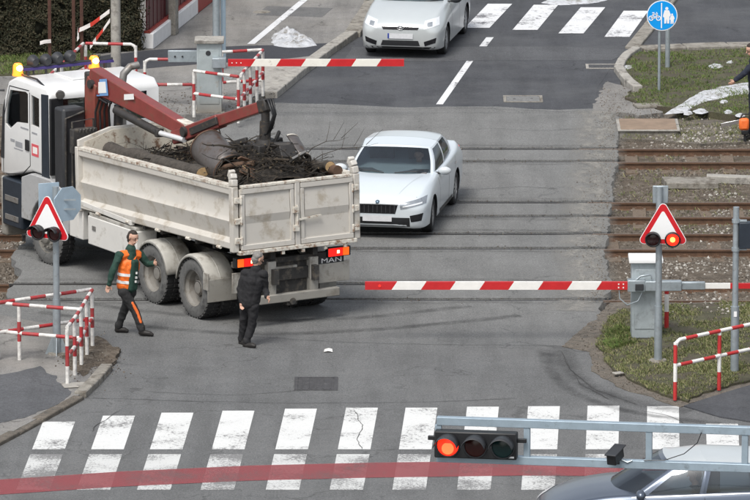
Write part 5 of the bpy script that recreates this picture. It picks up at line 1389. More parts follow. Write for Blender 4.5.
MB().prism([(6.87, 2.80), (6.89, 2.80), (7.06, 1.97), (7.04, 1.97)], -.97, .97, cabf).build('windscreen', 'glass_clear', cab)
MB().box((7.13, 0, 1.25), (.04, 1.9, .9)).build('grille', 'black_plastic', cab, bevel=.02)
MB().box((7.04, 0, .7), (.22, 2.2, 1.1)).build('front_bumper', 'fender_grey', cab, bevel=.04)
for sgn in (1, -1): MB().box((7.2, sgn * .85, .56), (.06, .4, .2)).build('headlamp', 'chrome', cab, bevel=.02)
seat = MB().box((5.75, .55, 1.9), (.5, .5, .14)).box((5.5, .55, 2.25), (.14, .48, .7)).box((5.75, -.55, 1.9), (.5, .5, .14)).box((5.5, -.55, 2.25), (.14, .48, .7)).build('seats', 'grey_print', cab, bevel=.03)
MB().tube([(6.55 + .06 * math.sin(a * .5236), .55 + .22 * math.cos(a * .5236), 2.1 + .2 * math.sin(a * .5236)) for a in range(13)], .018, 6).build('steering_wheel', 'black_plastic', cab)
# roof bar, lamps, beacons
MB().prism([(-.98, .03), (.98, .03), (.96, .085), (-.96, .085)], -.03, .03, lambda u, v, w: (6.62 + w, u, 3.20 + v)).build('roof_bar', 'purple_film', cab, bevel=.012)
MB().tube([(6.62, -.95, 3.30), (6.62, .97, 3.30)], .024, 8).box((6.62, .8, 3.2), (.05, .05, .2)).box((6.62, -.8, 3.2), (.05, .05, .2)).build('roof_bar_tube', 'dark_plastic', cab, smooth=40)
for px, py in ((33.5, 61.5), (46, 60.5), (57.5, 58.5), (70.5, 57)):
    # lamps stand in a row along the bar: find y for this pixel
    best = min((abs(inv(px, py, yy / 100)[0] - 6.84), yy / 100) for yy in range(-100, 130))[1]; z = inv(px, py, best)[1] - .06
    lm = MB().lathe([(0, -.10), (.06, -.095), (.115, -.02), (.125, .03), (.118, .04), (0, .045)], (0, 0, 0), 'x', 18).build('roof_lamp', 'dark_plastic', cab, smooth=35); lm.location = (6.64, best, z)
    MB().cyl((0, 0, -.24), (0, 0, -.10), .02, n=8).build('lamp_foot', 'dark_plastic', lm)
    MB().lathe([(0, .05), (.09, .047), (.112, .041)], (0, 0, 0), 'x', 16).build('lamp_glass', 'chrome', lm, smooth=True)
for px, py, boxy in ((18, 68.5, 0), (94, 61, 1)):
    best = min((abs(inv(px, py, yy / 100)[0] - 6.84), yy / 100) for yy in range(-100, 130))[1]; z = inv(px, py, best)[1] - .06
    bc = MB().lathe([(0, .10), (.06, .095), (.085, .06), (.09, -.08), (.1, -.10), (.1, -.13), (0, -.13)], (0, 0, 0), 'z', 18).build('beacon', 'beacon_amber', cab, smooth=40); bc.location = (6.64, best, z)
    MB().lathe([(0, .045), (.05, .03), (.065, 0), (.05, -.035), (0, -.045)], (-.062, .0, .015), 'x', 12).build('beacon_bulb', 'beacon_core', bc, smooth=True)
MB().box((6.1, 0, 3.165), (.75, .7, .03)).build('roof_hatch', 'truck_white', cab, bevel=.012)
MB().tube([(6.6, .95, 3.18), (5.9, 1.0, 3.2), (5.5, 1.05, 3.12), (5.3, 1.1, 2.95)], .02, 8).build('roof_cable', 'black_plastic', cab, smooth=60)
wlp = MB().lathe([(0, -.06), (.05, -.055), (.085, .02), (.085, .05), (0, .055)], (0, 0, 0), 'x', 14).build('work_lamp', 'steel_grey', cab, smooth=35); wlp.location = (5.12, .95, 3.05); wlp.rotation_euler = (0, R(20), R(160))
# behind the cab: air filter stack, frame, exhaust, tanks
MB().box((5.0, .93, 2.05), (.36, .46, 1.75)).build('air_intake_stack', 'dark_plastic', truck, bevel=.05)
MB().tube([(4.95, 1.05, 1.2), (4.8, 1.12, 1.4), (4.8, 1.12, 2.75), (4.8, .75, 2.85)], .022, 8).build('guard_rail', 'chassis', truck, smooth=40)
MB().box((4.85, .62, 1.55), (.4, .5, 1.0)).build('hydraulic_tank', 'chassis', truck, bevel=.04)
MB().tube([(5.0, -.15, 1.2), (5.0, -.15, 3.25), (5.0, -.18, 3.42), (4.98, -.30, 3.54), (4.96, -.46, 3.56)], .07, 12).build('exhaust_pipe', 'steel_grey', truck, smooth=60)
MB().box((4.98, 0, 1.5), (.3, 1.9, .8)).build('crane_base_frame', 'chassis', truck, bevel=.03)
ct = MB().box((4.45, .95, 2.4), (.14, .5, .45)).build('crane_control_panel', 'chassis', truck, bevel=.02)
for k in range(5): MB().cyl((4.42, .78 + .07 * k, 2.5), (4.36, .78 + .07 * k, 2.62), .012, n=6).build('lever', 'steel_grey', ct)
MB().tube([(4.45, 1.18, 1.4), (4.45, 1.18, 2.75), (4.45, .75, 2.78), (4.45, .72, 1.6)], .018, 8).build('control_guard', 'chassis', truck, smooth=40)

# ---- loading crane (a part of the truck, its pieces below it)
A = Vector((4.62, .55, 3.42)); ex, ez = inv(190, 131, .25); E_ = Vector((ex, .25, ez)); tx, tz = inv(264, 106, -.05); T_ = Vector((tx, -.05, tz))
crane = MB().prism([(-.20, 1.5), (.20, 1.5), (.15, 3.1), (.2, 3.35), (-.1, 3.5), (-.2, 3.3)], .40, .70, lambda u, v, w: (4.66 - u, w, v)).build('crane_column', 'crane_red_dull', truck, bevel=.02)
def crp(mb, name, mat, **k): return mb.build(name, mat, truck, **k)
def taper_bar(a, b, h0, h1, w0, w1):
    a, b = Vector(a), Vector(b); d = (b - a).normalized(); sd = d.cross(Vector((0, 0, 1))).normalized(); u = sd.cross(d)
    mb = MB(); pts = []
    for p, h_, w in ((a, h0, w0), (b, h1, w1)):
        pts += [p - sd * w / 2 - u * h_ / 2, p + sd * w / 2 - u * h_ / 2, p + sd * w / 2 + u * h_ / 2, p - sd * w / 2 + u * h_ / 2]
    return mb.add(pts, [(0, 1, 2, 3), (7, 6, 5, 4), (0, 4, 5, 1), (1, 5, 6, 2), (2, 6, 7, 3), (3, 7, 4, 0)])
dA = (E_ - A).normalized()
crp(taper_bar(A - dA * .12 + Vector((0, 0, .0)), E_ - dA * .05, .42, .22, .26, .22), 'main_boom', 'crane_red', bevel=.02)
crp(taper_bar(A + dA * 2.55 + Vector((0, 0, .03)), E_ + dA * .12 + Vector((0, 0, .06)), .2, .2, .19, .19), 'boom_tip', 'tipper_edge', bevel=.02)
un = Vector((0, 0, -1))
c0 = A + dA * .75 + un * .28; c1 = A + dA * 2.1 + un * .26; c2 = E_ + dA * .02 + un * .14
lft = Vector((0, .13, 0))
cy_ = crp(MB().cyl(c0 + lft, c1 + lft, .075, n=14), 'lift_ram', 'crane_dark', smooth=40)
MB().cyl(c1 + lft, c2 + lft, .05, n=12).build('ram_rod', 'rod_bright', cy_, smooth=40)
MB().box(c1 + lft, (.10, .15, .15)).build('ram_collar', 'crane_dark', cy_, bevel=.02)
crp(MB().box(A + dA * .3 + Vector((0, .136, -.02)), (.36, .006, .2), Matrix.Rotation(math.asin(-dA.z), 3, 'Y')), 'crane_decal', 'sign_white')
crp(MB().box(A + dA * .3 + Vector((0, .132, -.02)), (.46, .006, .30), Matrix.Rotation(math.asin(-dA.z), 3, 'Y')), 'crane_decal', 'deco_blue')
crp(MB().box(A + dA * .98 + Vector((0, .118, .02)), (.75, .006, .10), Matrix.Rotation(math.asin(-dA.z), 3, 'Y')), 'crane_decal', 'sign_white')
crp(MB().cyl(A + Vector((-.02, -.2, -.05)), A + Vector((-.02, .2, -.05)), .08, n=14), 'boom_pivot', 'crane_dark', smooth=40)
crp(MB().box((4.86, .52, 3.25), (.16, .3, .6)), 'crane_valve_block', 'crane_dark', bevel=.03)
for k in range(4):
    crp(MB().tube([(4.45, .74 - .1 * k, 1.6), (4.40 - .03 * (k % 2), .74 - .1 * k, 2.3), (4.42, .72 - .09 * k, 2.9), (4.3, .70 - .08 * k, 3.15), (4.05, .68 - .08 * k, 3.1)], .022, 6), 'column_hose', 'black_plastic', smooth=60)
crp(MB().cyl((4.40, .3, 1.7), (4.32, .3, 3.0), .085, n=12), 'column_ram', 'crane_dark', smooth=40)
dT = (T_ - E_).normalized()
crp(MB().cyl(E_ + Vector((0, -.16, 0)), E_ + Vector((0, .16, 0)), .09, n=14), 'elbow_pin', 'crane_dark', smooth=40)
crp(taper_bar(E_ - dT * .42 + Vector((0, 0, -.03)), E_ + dT * .95, .24, .24, .22, .22), 'elbow_arm', 'crane_red', bevel=.02)
crp(taper_bar(E_ + dT * .2 + Vector((0, .12, -.04)), E_ + dT * 1.0 + Vector((0, .12, 0)), .13, .13, .05, .05), 'elbow_side_plate', 'crane_dark', bevel=.01)
crp(taper_bar(E_ + dT * .85, T_ - dT * .02, .21, .19, .18, .18), 'outer_boom', 'crane_red', bevel=.02)
crp(taper_bar(T_ - dT * .08, T_ + dT * .16, .24, .22, .2, .2), 'boom_head', 'crane_dark', bevel=.03)
hs = MB()
for k in range(3):
    p0 = T_ + Vector((0, .05 * (k - 1), .1)); hs.tube([p0, p0 + Vector((-.22, 0, .05)), p0 + Vector((-.32 - .04 * k, 0, -.2)), p0 + Vector((-.2, 0, -.45 - .05 * k)), p0 + Vector((-.05, 0, -.6))], .018, 6)
crp(hs, 'hydraulic_hoses', 'black_plastic', smooth=60)
lk = T_ + Vector((-.05, 0, 0)); gz = 2.88
crp(MB().cyl(lk, (lk.x, lk.y, lk.z - .28), .075, n=10).cyl((lk.x, lk.y, lk.z - .26), (lk.x + .02, lk.y, gz + .18), .10, n=12).cyl((lk.x + .02, lk.y, gz + .2), (lk.x + .02, lk.y, gz + .06), .16, .2, n=12), 'rotator', 'crane_dark', smooth=40)
# clamshell grab, its two shells standing open
pm('shell_steel', (0.115, 0.105, 0.102), rough=.45, metal=.3, var=.2, scale=5, dirt=((.085, .06, .045), .5, 6))
def shell(a, b, rad, mid, span, mat, lip):
    """Curved shell: an arc of the given span about the axis a-b, its convex middle turned to direction mid."""
    a, b, mid = Vector(a), Vector(b), Vector(mid); ax = (b - a).normalized(); m_ = (mid - ax * mid.dot(ax)).normalized(); sd = ax.cross(m_)
    arc = [R(-span / 2 + span * k / 16) for k in range(17)]
    def pt(p, t, r_): return p + (m_ * math.cos(t) + sd * math.sin(t)) * r_
    o = MB().grid([[pt(a.lerp(b, i / 4), t, rad) for t in arc] for i in range(5)]).build('grab_shell', mat, truck, smooth=35); o.modifiers.new('solid', 'SOLIDIFY').thickness = .03
    for p in (a + ax * .02, b - ax * .02):
        ring = MB()
        ring.grid([[pt(p + ax * q, t, rad * f) for t in arc] for q, f in ((-.012, 1.03), (.012, 1.03), (.012, .84), (-.012, .84), (-.012, 1.03))])
        ring.build('shell_rim', lip, o, smooth=30)
    return o
ax0 = inv(207, 146, .45); ax1 = inv(231, 171, .50)
shell((ax0[0], .45, ax0[1]), (ax1[0], .50, ax1[1] - .02), .32, (.45, .75, .75), 185, 'shell_steel', 'scrap_rust')
bx0 = inv(287, 143, -.5); bx1 = inv(300, 163, -.5)
shell((bx0[0], -.5, bx0[1]), (bx1[0], -.5, bx1[1]), .22, (-.5, -.6, .55), 120, 'shell_steel', 'tipper_edge')
sx_, sz_ = ax0; sx2, sz2 = bx0
gbm = MB().bar((lk.x + .02, lk.y, gz + .05), (sx_ - .1, .35, sz_), .1, .16).bar((lk.x + .02, lk.y, gz + .05), (sx2 + .1, -.45, sz2 + .05), .08, .1)
gbm.bar((lk.x + .3, lk.y + .2, gz + .16), (sx_ + .1, .3, sz_ - .1), .07, .09).bar((lk.x - .1, lk.y - .1, gz + .1), (sx2, -.35, sz2 + .22), .05, .07)
gbm.box((lk.x + .05, lk.y, gz - .02), (.5, .5, .3)).box((lk.x - .35, lk.y - .15, gz - .05), (.4, .3, .26), Matrix.Rotation(.5, 3, 'Y')).cyl((lk.x + .3, lk.y + .25, gz + .05), (lk.x - .4, lk.y - .3, gz + .12), .07, n=10)
crp(gbm, 'grab_frame', 'crane_dark', bevel=.015)

# ------------------------------------------------------------------ the load: things lying in the tipper body
TM = Matrix.Translation(TO) @ Matrix.Rotation(TRUCK_RZ, 4, 'Z')
def place(o): o.matrix_world = TM; return o
def log(a, b, r0, r1, lab, mat='bark', name='log'):
    n_ = 12; path = [Vector(a).lerp(Vector(b), i / n_) + Vector((0, .03 * math.sin(i * 1.1), .02 * math.cos(i * 1.7))) for i in range(n_ + 1)]
    rr = [r0 + (r1 - r0) * i / n_ + .012 * math.sin(i * 2.3) for i in range(n_ + 1)]
    root = empty(name, TM @ Vector(a)); root.rotation_euler = (0, 0, TRUCK_RZ)
    off = Vector(a); path = [p - off for p in path]
    MB().tube(path, rr, 14).build('bark', mat, root, smooth=60)
    for p, q, r_ in ((path[0], path[1], rr[0]), (path[-1], path[-2], rr[-1])):
        d = (p - q).normalized(); MB().cyl(p, p + d * .006, r_ * .93, n=14).build('cut_end', 'cutwood', root)
    return tag(root, lab, 'log')
lx0, lz0 = inv(110, 148, .78); lx1, lz1 = inv(204, 170, .80)
log((lx0, .78, lz0 - .05), (lx1, .80, lz1 - .08), .15, .13, 'thick dark tree trunk lying along the left wall of the tipper body')
log((1.8, -.1, 2.45), (.1, .2, 2.6), .09, .075, 'thinner bark covered log under the crane elbow')
log((.55, -.75, 2.45), (-1.0, -.95, 2.62), .1, .09, 'log leaning against the right wall behind the tailgate')
bmx = MB().tube([(0.4, -.95, 2.5), (-1.15, -1.0, 2.56)], .1, 12).build('rusty_beam', 'scrap_rust', smooth=40); place(bmx); tag(bmx, 'rusty steel pipe along the right rear wall of the tipper body', 'pipe')
# mound of tangled brushwood
hp = MB(); rows = []
for i in range(25):
    row = []
    for j in range(13):
        x = -1.25 + 5.2 * i / 24; y = -1.06 + 2.12 * j / 12
        e = math.sin(math.pi * j / 12) ** .6
        z = 1.9 + e * (.50 + .42 * math.exp(-((x + .2) / 1.2) ** 2)) * (1 - .6 * max(0, (x - 1.8) / 2.3)) + .10 * noise.noise(Vector((x * 2.2, y * 2.2, 0)))
        row.append((x, y, z))
    rows.append(row)
hp.grid(rows); pm('rubbish', (0.020, 0.017, 0.014), rough=1, var=.6, scale=9, bump=1, bscale=25, dirt=((.06, .048, .036), .45, 9))
o = place(hp.build('debris_mound', 'rubbish', smooth=False)); stuff(o); tag(o, 'dark heap of earth and rubbish filling the tipper body', 'debris')
tw = MB()
def heap_z(x, y):
    e = max(0, math.sin(math.pi * (y + 1.06) / 2.12)) ** .6
    return 1.92 + e * (.5 + .44 * math.exp(-((x + .2) / 1.2) ** 2)) * (1 - .6 * max(0, (x - 1.8) / 2.3))
def twig(p, a, el, L, r0, depth):
    pth = [Vector(p)]; da = random.gauss(0, .35); k = 6
    for s_ in range(k):
        a += da * .5 + random.gauss(0, .22); el += random.gauss(-.05, .16)
        q = pth[-1] + Vector((math.cos(a) * math.cos(el), math.sin(a) * math.cos(el), math.sin(el))) * L / k
        lim = heap_z(q.x, q.y)
        if q.z < lim - .06: q.z = lim - .06; el = abs(el) * .5
        pth.append(Vector((max(-1.28, min(3.8, q.x)), max(-1.06, min(1.06, q.y)), q.z)))
    if any(.05 < v.x < 1.5 and v.y > .05 and v.z > 2.32 for v in pth): return
    tw.tube(pth, [r0 * (1 - .11 * i) for i in range(k + 1)], 5)
    if depth:
        for _ in range(random.choice((1, 2, 3))):
            i = random.randrange(1, k); twig(pth[i], a + random.uniform(-1.2, 1.2), random.gauss(.12, .25), L * random.uniform(.3, .6), r0 * .55, depth - 1)
for k in range(520):
    x = random.uniform(-1.1, 3.4) if k % 3 else random.gauss(-.1, .7); x = max(-1.15, min(3.5, x)); y = random.uniform(-.98, .98)
    twig((x, y, heap_z(x, y) + random.uniform(-.05, .2)), random.uniform(0, 6.28), random.gauss(.02, .2), random.uniform(.3, 1.0), random.choice((.006, .008, .010, .013, .018, .026)), 2 if k % 2 else 1)
lf_ = MB()
for k in range(2600):
    x = random.uniform(-1.2, 3.6); y = random.uniform(-1.02, 1.02); e = max(0, math.sin(math.pi * (y + 1.06) / 2.12)) ** .6
    z = 1.93 + e * (.5 + .44 * math.exp(-((x + .2) / 1.2) ** 2)) * (1 - .75 * max(0, (x - 1.6) / 2.3)) + random.uniform(-.03, .22)
    p = Vector((x, y, z)); nrm = Vector((random.gauss(0, .6), random.gauss(0, .6), 1)).normalized(); u = nrm.orthogonal().normalized(); u = Matrix.Rotation(random.uniform(0, 6.28), 3, nrm) @ u; w = nrm.cross(u); s_ = random.uniform(.012, .035)
    lf_.add([p - u * s_, p + w * s_ * .5, p + u * s_, p - w * s_ * .5], [(0, 1, 2), (0, 2, 3)])
islandmat('dead_leaves', [(.018, .014, .010), (.05, .034, .018), (.028, .021, .013), (.11, .08, .045), (.022, .024, .012)])
o = place(lf_.build('leaf_litter', 'dead_leaves', fix=False)); stuff(o); tag(o, 'brown dead leaves and bark bits strewn over the load', 'leaves')
o = place(tw.build('brushwood', 'twigs', fix=False)); stuff(o); tag(o, 'tangled heap of thin dark brushwood on the load', 'brushwood')
for i, (s, e2, lab) in enumerate([((-.5, -.7, 2.65), (-1.5, -1.6, 3.05), 'long thin branch sticking out over the right rear corner of the tipper'), ((-.1, -.9, 2.7), (-.5, -1.6, 3.0), 'forked thin branch poking up beside the grab')]):
    s, e2 = Vector(s), Vector(e2); root = empty('branch', TM @ s, TRUCK_RZ); d = e2 - s
    mid = d * .5 + Vector((.06, -.05, .06))
    st_ = MB().tube([Vector((0, 0, -.08)), mid * .5 + Vector((.02, .02, 0)), mid, d * .8, d], [.010, .008, .006, .004, .002], 6).build('stem', 'bark', root, smooth=60)
    for k in range(3):
        p = mid.lerp(d, k / 3); MB().tube([p, p + Vector((.12 - .1 * k, -.12, .14)), p + Vector((.2 - .22 * k, -.2, .3))], [.006, .004, .002], 5).build('twig', 'bark', st_)
    tag(root, lab, 'branch')
random.seed(21)
for k in range(9):   # sawn stubs with pale ends sticking out of the heap
    x, y = random.uniform(-1.0, 1.9), random.uniform(-.7, .75); z = 2.42 + .2 * math.exp(-((x + .1) / 1.3) ** 2); a = math.pi + random.uniform(-1.1, 1.1)
    root = empty('sawn_branch', TM @ Vector((x, y, z)), TRUCK_RZ + a); r_ = random.uniform(.022, .042)
    MB().cyl((-.35, 0, -.1), (.12, 0, .1), r_, n=8).build('bark', 'bark', root, smooth=40); MB().cyl((.12, 0, .1), (.126, 0, .1025), r_ * .92, n=8).build('cut_end', 'cutwood', root)
    tag(root, 'sawn branch stub with a pale cut end poking from the brushwood', 'branch', 'sawn branch stubs in the load')
for k, (kind, x, y, z, s_, rx, ry, rz_, mt, lab) in enumerate([
    ('bar', .1, -.2, 2.80, (.9, .06, .06), 20, 12, 40, 'crane_dark', 'dark square scrap bar lying across the brushwood'), ('bar', -.5, .3, 2.74, (.8, .09, .03), 30, -14, 110, 'scrap_rust', 'rusty flat scrap bar beside the grab'),
    ('pipe', -.3, .55, 2.66, (.8, .05), 0, 14, 20, 'scrap_rust', 'rusty scrap pipe sticking out behind the grey shell'), ('plate', -.2, -.55, 2.76, (.45, .02, .4), 60, 30, 20, 'crane_dark', 'black bent sheet metal offcut beside the grab'),
    ('pipe', -.85, -.1, 2.66, (.7, .04), 0, -10, 75, 'crane_dark', 'black scrap pipe lying along the tailgate'), ('bar', 1.6, -.35, 2.52, (.9, .07, .05), 10, 8, 150, 'crane_dark', 'dark scrap bar under the crane elbow'),
    ('plate', -.75, .5, 2.62, (.4, .02, .3), 70, -20, 60, 'scrap_rust', 'rusty sheet metal offcut behind the left rear stanchion'), ('pipe', 2.3, .0, 2.35, (1.0, .05), 0, 6, 170, 'scrap_rust', 'long rusty scrap pipe beside the dark tree trunk')]):
    mb = MB()
    if kind == 'pipe': mb.tube([(-s_[0] / 2, 0, 0), (0, .02, .03), (s_[0] / 2, 0, 0)], s_[1], 10)
    else: mb.box((-s_[0] / 4, 0, 0), (s_[0] / 2, *s_[1:])).box((s_[0] / 4 - .01, 0, .02), (s_[0] / 2, s_[1] * .98, s_[2] * .98), Matrix.Rotation(-.12, 3, 'Y'))
    o = mb.build('scrap_' + kind, mt, bevel=.004); o.matrix_world = TM @ Matrix.Translation((x, y, z)) @ Matrix.Rotation(R(rz_), 4, 'Z') @ Matrix.Rotation(R(ry), 4, 'Y') @ Matrix.Rotation(R(rx), 4, 'X'); tag(o, lab, 'scrap')
MB_ = MB().box((0, 0, 0), (.5, .04, .34)).build('scrap_plate', 'steel_grey', bevel=.006); MB_.matrix_world = TM @ Matrix.Translation((-.75, -.35, 2.72)) @ Matrix.Rotation(R(40), 4, 'Y') @ Matrix.Rotation(R(70), 4, 'X'); tag(MB_, 'flat scrap steel plate lying on the load behind the tailgate', 'scrap')
# ------------------------------------------------------------------ cars (x forward, y to the car's left, z up; origin under the middle of the front axle)
def crom(p0, p1, p2, p3, t):
    return 0.5 * ((2 * p1) + (p2 - p0) * t + (2 * p0 - 5 * p1 + 4 * p2 - p3) * t * t + (3 * p1 - p0 - 3 * p2 + p3) * t ** 3)
def spline(vals, t):
    """vals: list of tuples; t in 0..len-1."""
    n_ = len(vals); i = min(int(t), n_ - 2); f = t - i
    g_ = lambda k: vals[max(0, min(n_ - 1, k))]
    return tuple(crom(a, b, c, d, f) for a, b, c, d in zip(g_(i - 1), g_(i), g_(i + 1), g_(i + 2)))
def lower_body(stations, wb, wheel_r, front, rear):
    k = 5; n_ = (len(stations) - 1) * k; rows = []
    for i in range(n_ + 1):
        x, zs, w0, zm, wm, zb, wbt, zc = spline(stations, i / k)
        half = [(w0 * .55, zs - .0), (w0, zs), (wm * .985, zs + .10), (wm, zm), (wm * .992, (zm * .45 + zb * .55)), (wbt, zb), (wbt * .86, zb + (zc - zb) * .42), (wbt * .5, zb + (zc - zb) * .82), (0, zc)]
        prof = [(0, zs)] + half
        sm = []
        for q in range((len(prof) - 1) * 3 + 1):
            y, z = spline(prof, q / 3); sm.append((max(0, y), z))
        ring = [(x, y, z) for y, z in sm] + [(x, -y, z) for y, z in reversed(sm[1:-1])]
        rows.append(ring)
    mb = MB(); r_ = len(rows[0]); mb.v = [p for row in rows for p in row]
    for i in range(len(rows) - 1):
        for j in range(r_): mb.f.append((i * r_ + j, i * r_ + (j + 1) % r_, (i + 1) * r_ + (j + 1) % r_, (i + 1) * r_ + j)); mb.fm.append(0)
    mb.f.append(tuple(range(r_))); mb.f.append(tuple((len(rows) - 1) * r_ + j for j in reversed(range(r_)))); mb.fm += [0, 0]
    return mb
class Proj:
    """Lays patches (lamps, grilles, seams) on the finished body surface."""
    def __init__(s, o):
        bm = bmesh.new(); bm.from_mesh(o.data); s.t = BVHTree.FromBMesh(bm); bm.free()
    def hit(s, p, d): 
        h_ = s.t.ray_cast(Vector(p), Vector(d)); return h_[0], h_[1]
    def patch(s, quad, axis, off=.004, n=6, m=6):
        """quad: four 2D corners seen along the axis ('x+' seen from the front: (y, z); 'y+' from the left: (x, z); 'z+' from above: (x, y))."""
        rows = []
        for i in range(n + 1):
            row = []
            for j in range(m + 1):
                u, v = i / n, j / m
                a = [quad[0][k] * (1 - u) * (1 - v) + quad[1][k] * u * (1 - v) + quad[2][k] * u * v + quad[3][k] * (1 - u) * v for k in (0, 1)]
                sg = 1 if axis[1] == '+' else -1
                if axis[0] == 'x': p, d = (sg * 9, a[0], a[1]), (-sg, 0, 0)
                elif axis[0] == 'y': p, d = (a[0], sg * 9, a[1]), (0, -sg, 0)
                else: p, d = (a[0], a[1], 9), (0, 0, -1)
                h_, nn = s.hit(p, d)
                if h_ is None: return None
                if nn.dot(Vector(d)) > 0: nn = -nn
                row.append(h_ + nn * off)
            rows.append(row)
        return MB().grid(rows)
def car_wheel(parent, x, y, r, w, sgn, spokes, rimmat, steer=0):
    root = MB().cyl((0, -.06, 0), (0, .06, 0), r * .5, n=20).build('wheel', 'black_plastic', parent); root.location = (x, y, r); root.rotation_euler = (0, 0, steer)
    MB().lathe([(r * .66, -w * .45), (r * .72, -w * .5), (r * .9, -w * .5), (r * .985, -w * .4), (r, -w * .25), (r, w * .25), (r * .985, w * .4), (r * .9, w * .5), (r * .72, w * .5), (r * .66, w * .45)], (0, 0, 0), 'y', 36).build('tyre', 'tyre_black', root, smooth=40)
    rm = MB().lathe([(r * .69, sgn * w * .46), (r * .66, sgn * w * .42), (r * .62, sgn * w * .1), (r * .60, -sgn * w * .3)], (0, 0, 0), 'y', 30)
    for k in range(spokes):
        a = 2 * math.pi * k / spokes + .3; ca, sa = math.cos(a), math.sin(a)
        rm.bar((ca * r * .1, sgn * w * .40, sa * r * .1), (ca * r * .66, sgn * w * .36, sa * r * .66), r * .13, w * .14, up=(0, 1, 0))
    rm.lathe([(r * .17, sgn * w * .38), (r * .16, sgn * w * .46), (0, sgn * w * .47)], (0, 0, 0), 'y', 16)
    rm.build('rim', rimmat, root, smooth=30)
    MB().lathe([(0, sgn * w * .02), (r * .5, sgn * w * .02)], (0, 0, 0), 'y', 20).build('brake_disc', 'steel_grey', root)
    return root
def greenhouse(car, bot, top, glass_cells, paint, trim, dome, glass='glass', body=None, k=5, roof_sky_tone=None):
    """bot/top: matching half outlines from front centre to rear centre; glass_cells: {index: name}."""
    def cell(i, u, v, sgn, lo=0.0):
        b = spline(bot, i + u); t = spline(top, i + u)
        p = [b[q] + (t[q] - b[q]) * v for q in range(3)]
        bl = .035 * math.sin(math.pi * v)
        cx = (bot[0][0] + bot[-1][0]) / 2
        d = Vector((p[0] - cx, p[1] * 2.2, 0)); d.normalize()
        return Vector((p[0] + d.x * bl, sgn * (p[1] + d.y * bl), p[2]))
    pil = MB(); seals = MB()
    for sgn in (1, -1):
        for i in range(len(bot) - 1):
            if i in glass_cells:
                hide = .93
                m = MB(); n_ = k
                m.grid([[cell(i, a / n_, .02 + (hide - .02) * c / 6, sgn) for a in range(n_ + 1)] for c in range(7)])
                nm = glass_cells[i]
                m.build(nm, glass, car, smooth=True)
                pil.grid([[cell(i, a / n_, hide + (1 - hide) * c / 2, sgn) for a in range(n_ + 1)] for c in range(3)])
                seals.grid([[cell(i, a / n_, -.06 + .08 * c / 2, sgn) for a in range(n_ + 1)] for c in range(3)])
            else:
                pil.grid([[cell(i, a / k, c / 6, sgn) for a in range(k + 1)] for c in range(7)])
    # roof: a patch stretched between the four top edges, crowned
    ia, ib = 2, len(top) - 3
    def fe(s_): a = abs(s_) * ia; p = spline(top, a); return Vector((p[0], math.copysign(p[1], s_), p[2]))
    def re_(s_): a = (len(top) - 1) - abs(s_) * (len(top) - 1 - ib); p = spline(top, a); return Vector((p[0], math.copysign(p[1], s_), p[2]))
    def sd_(t, sg): p = spline(top, ia + (ib - ia) * t); return Vector((p[0], sg * p[1], p[2]))
    rows = []
    for j in range(17):
        s_ = -1 + j / 8; row = []
        for i in range(25):
            t = i / 24; q = (s_ + 1) / 2
            p = fe(s_) * (1 - t) + re_(s_) * t + sd_(t, -1) * (1 - q) + sd_(t, 1) * q
            p -= (fe(-1) * (1 - t) + re_(-1) * t) * (1 - q) + (fe(1) * (1 - t) + re_(1) * t) * q
            p.z += dome * (1 - s_ * s_) * min(1, 4 * t * (1 - t) * 1.2) * .6
            row.append(p)
        rows.append(row)
    MB().grid(rows).build('roof', roof_sky_tone or paint, car, smooth=50)
    pil.build('pillars', paint, car, smooth=50, fix='weld'); seals.build('window_seals', 'black_plastic', car, smooth=40)
def finish_car(name, lab, stations, wb, wheel_r, tyre_w, paint, bot, top, cells, loc, rz, dome, spokes=7, rim='alloy', glass='glass', steer=0, roof_sky_tone=None):
    car = tag(empty(name, loc, rz), lab, 'car')
    wmax = max(s_[4] for s_ in stations)
    mb = lower_body(stations, wb, wheel_r, 0, 0)
    body = mb.build('body', [paint, 'black_plastic'], car, smooth=True, fix='weld')
    cut = []
    for x in (0, -wb):
        for sg in (1, -1):
            cut.append((MB().cyl((x, sg * (wmax - .30), wheel_r + .01), (x, sg * (wmax + .2), wheel_r + .01), wheel_r + .055, n=36), 'black_plastic'))
    body.parent = None; car_m = car.matrix_world.copy()
    carve(body, cut)
    body.parent = car
    body.data.polygons.foreach_set('use_smooth', [True] * len(body.data.polygons)); body.data.set_sharp_from_angle(angle=R(38))
    pj = Proj(body)
    greenhouse(car, bot, top, cells, paint, None, dome, glass, roof_sky_tone=roof_sky_tone)
    for x in (0, -wb):
        for sg in (1, -1): car_wheel(car, x, sg * (wmax - tyre_w / 2 - .02), wheel_r, tyre_w, sg, spokes, rim, steer if x == 0 else 0)
    return car, body, pj
def add(pj, car, quad, axis, name, mat, off=.004, n=6, m=6, both=False, smooth=True, parent=None, solid=0):
    out = None
    for sg in ((1, -1) if both else (1,)):
        if axis[0] == 'x': q = [(sg * a, b) for a, b in quad]; ax = axis
        elif axis[0] == 'y': q = quad; ax = 'y+' if sg > 0 else 'y-'
        else: q = [(a, sg * b) for a, b in quad]; ax = axis
        mb = pj.patch(q, ax, off, n, m)
        if mb is None: continue
        out = mb.build(name, mat, parent or car, smooth=smooth)
    return out
def seam(pj, car, pts, w=.012, name='panel_gap'):
    for a, b in zip(pts, pts[1:]):
        d = Vector((b[0] - a[0], b[1] - a[1])); d.normalize(); nx, ny = -d.y * w / 2, d.x * w / 2
        add(pj, car, [(a[0] - nx, a[1] - ny), (b[0] - nx, b[1] - ny), (b[0] + nx, b[1] + ny), (a[0] + nx, a[1] + ny)], 'y+', name, 'black_plastic', .0015, 8, 1, both=True)
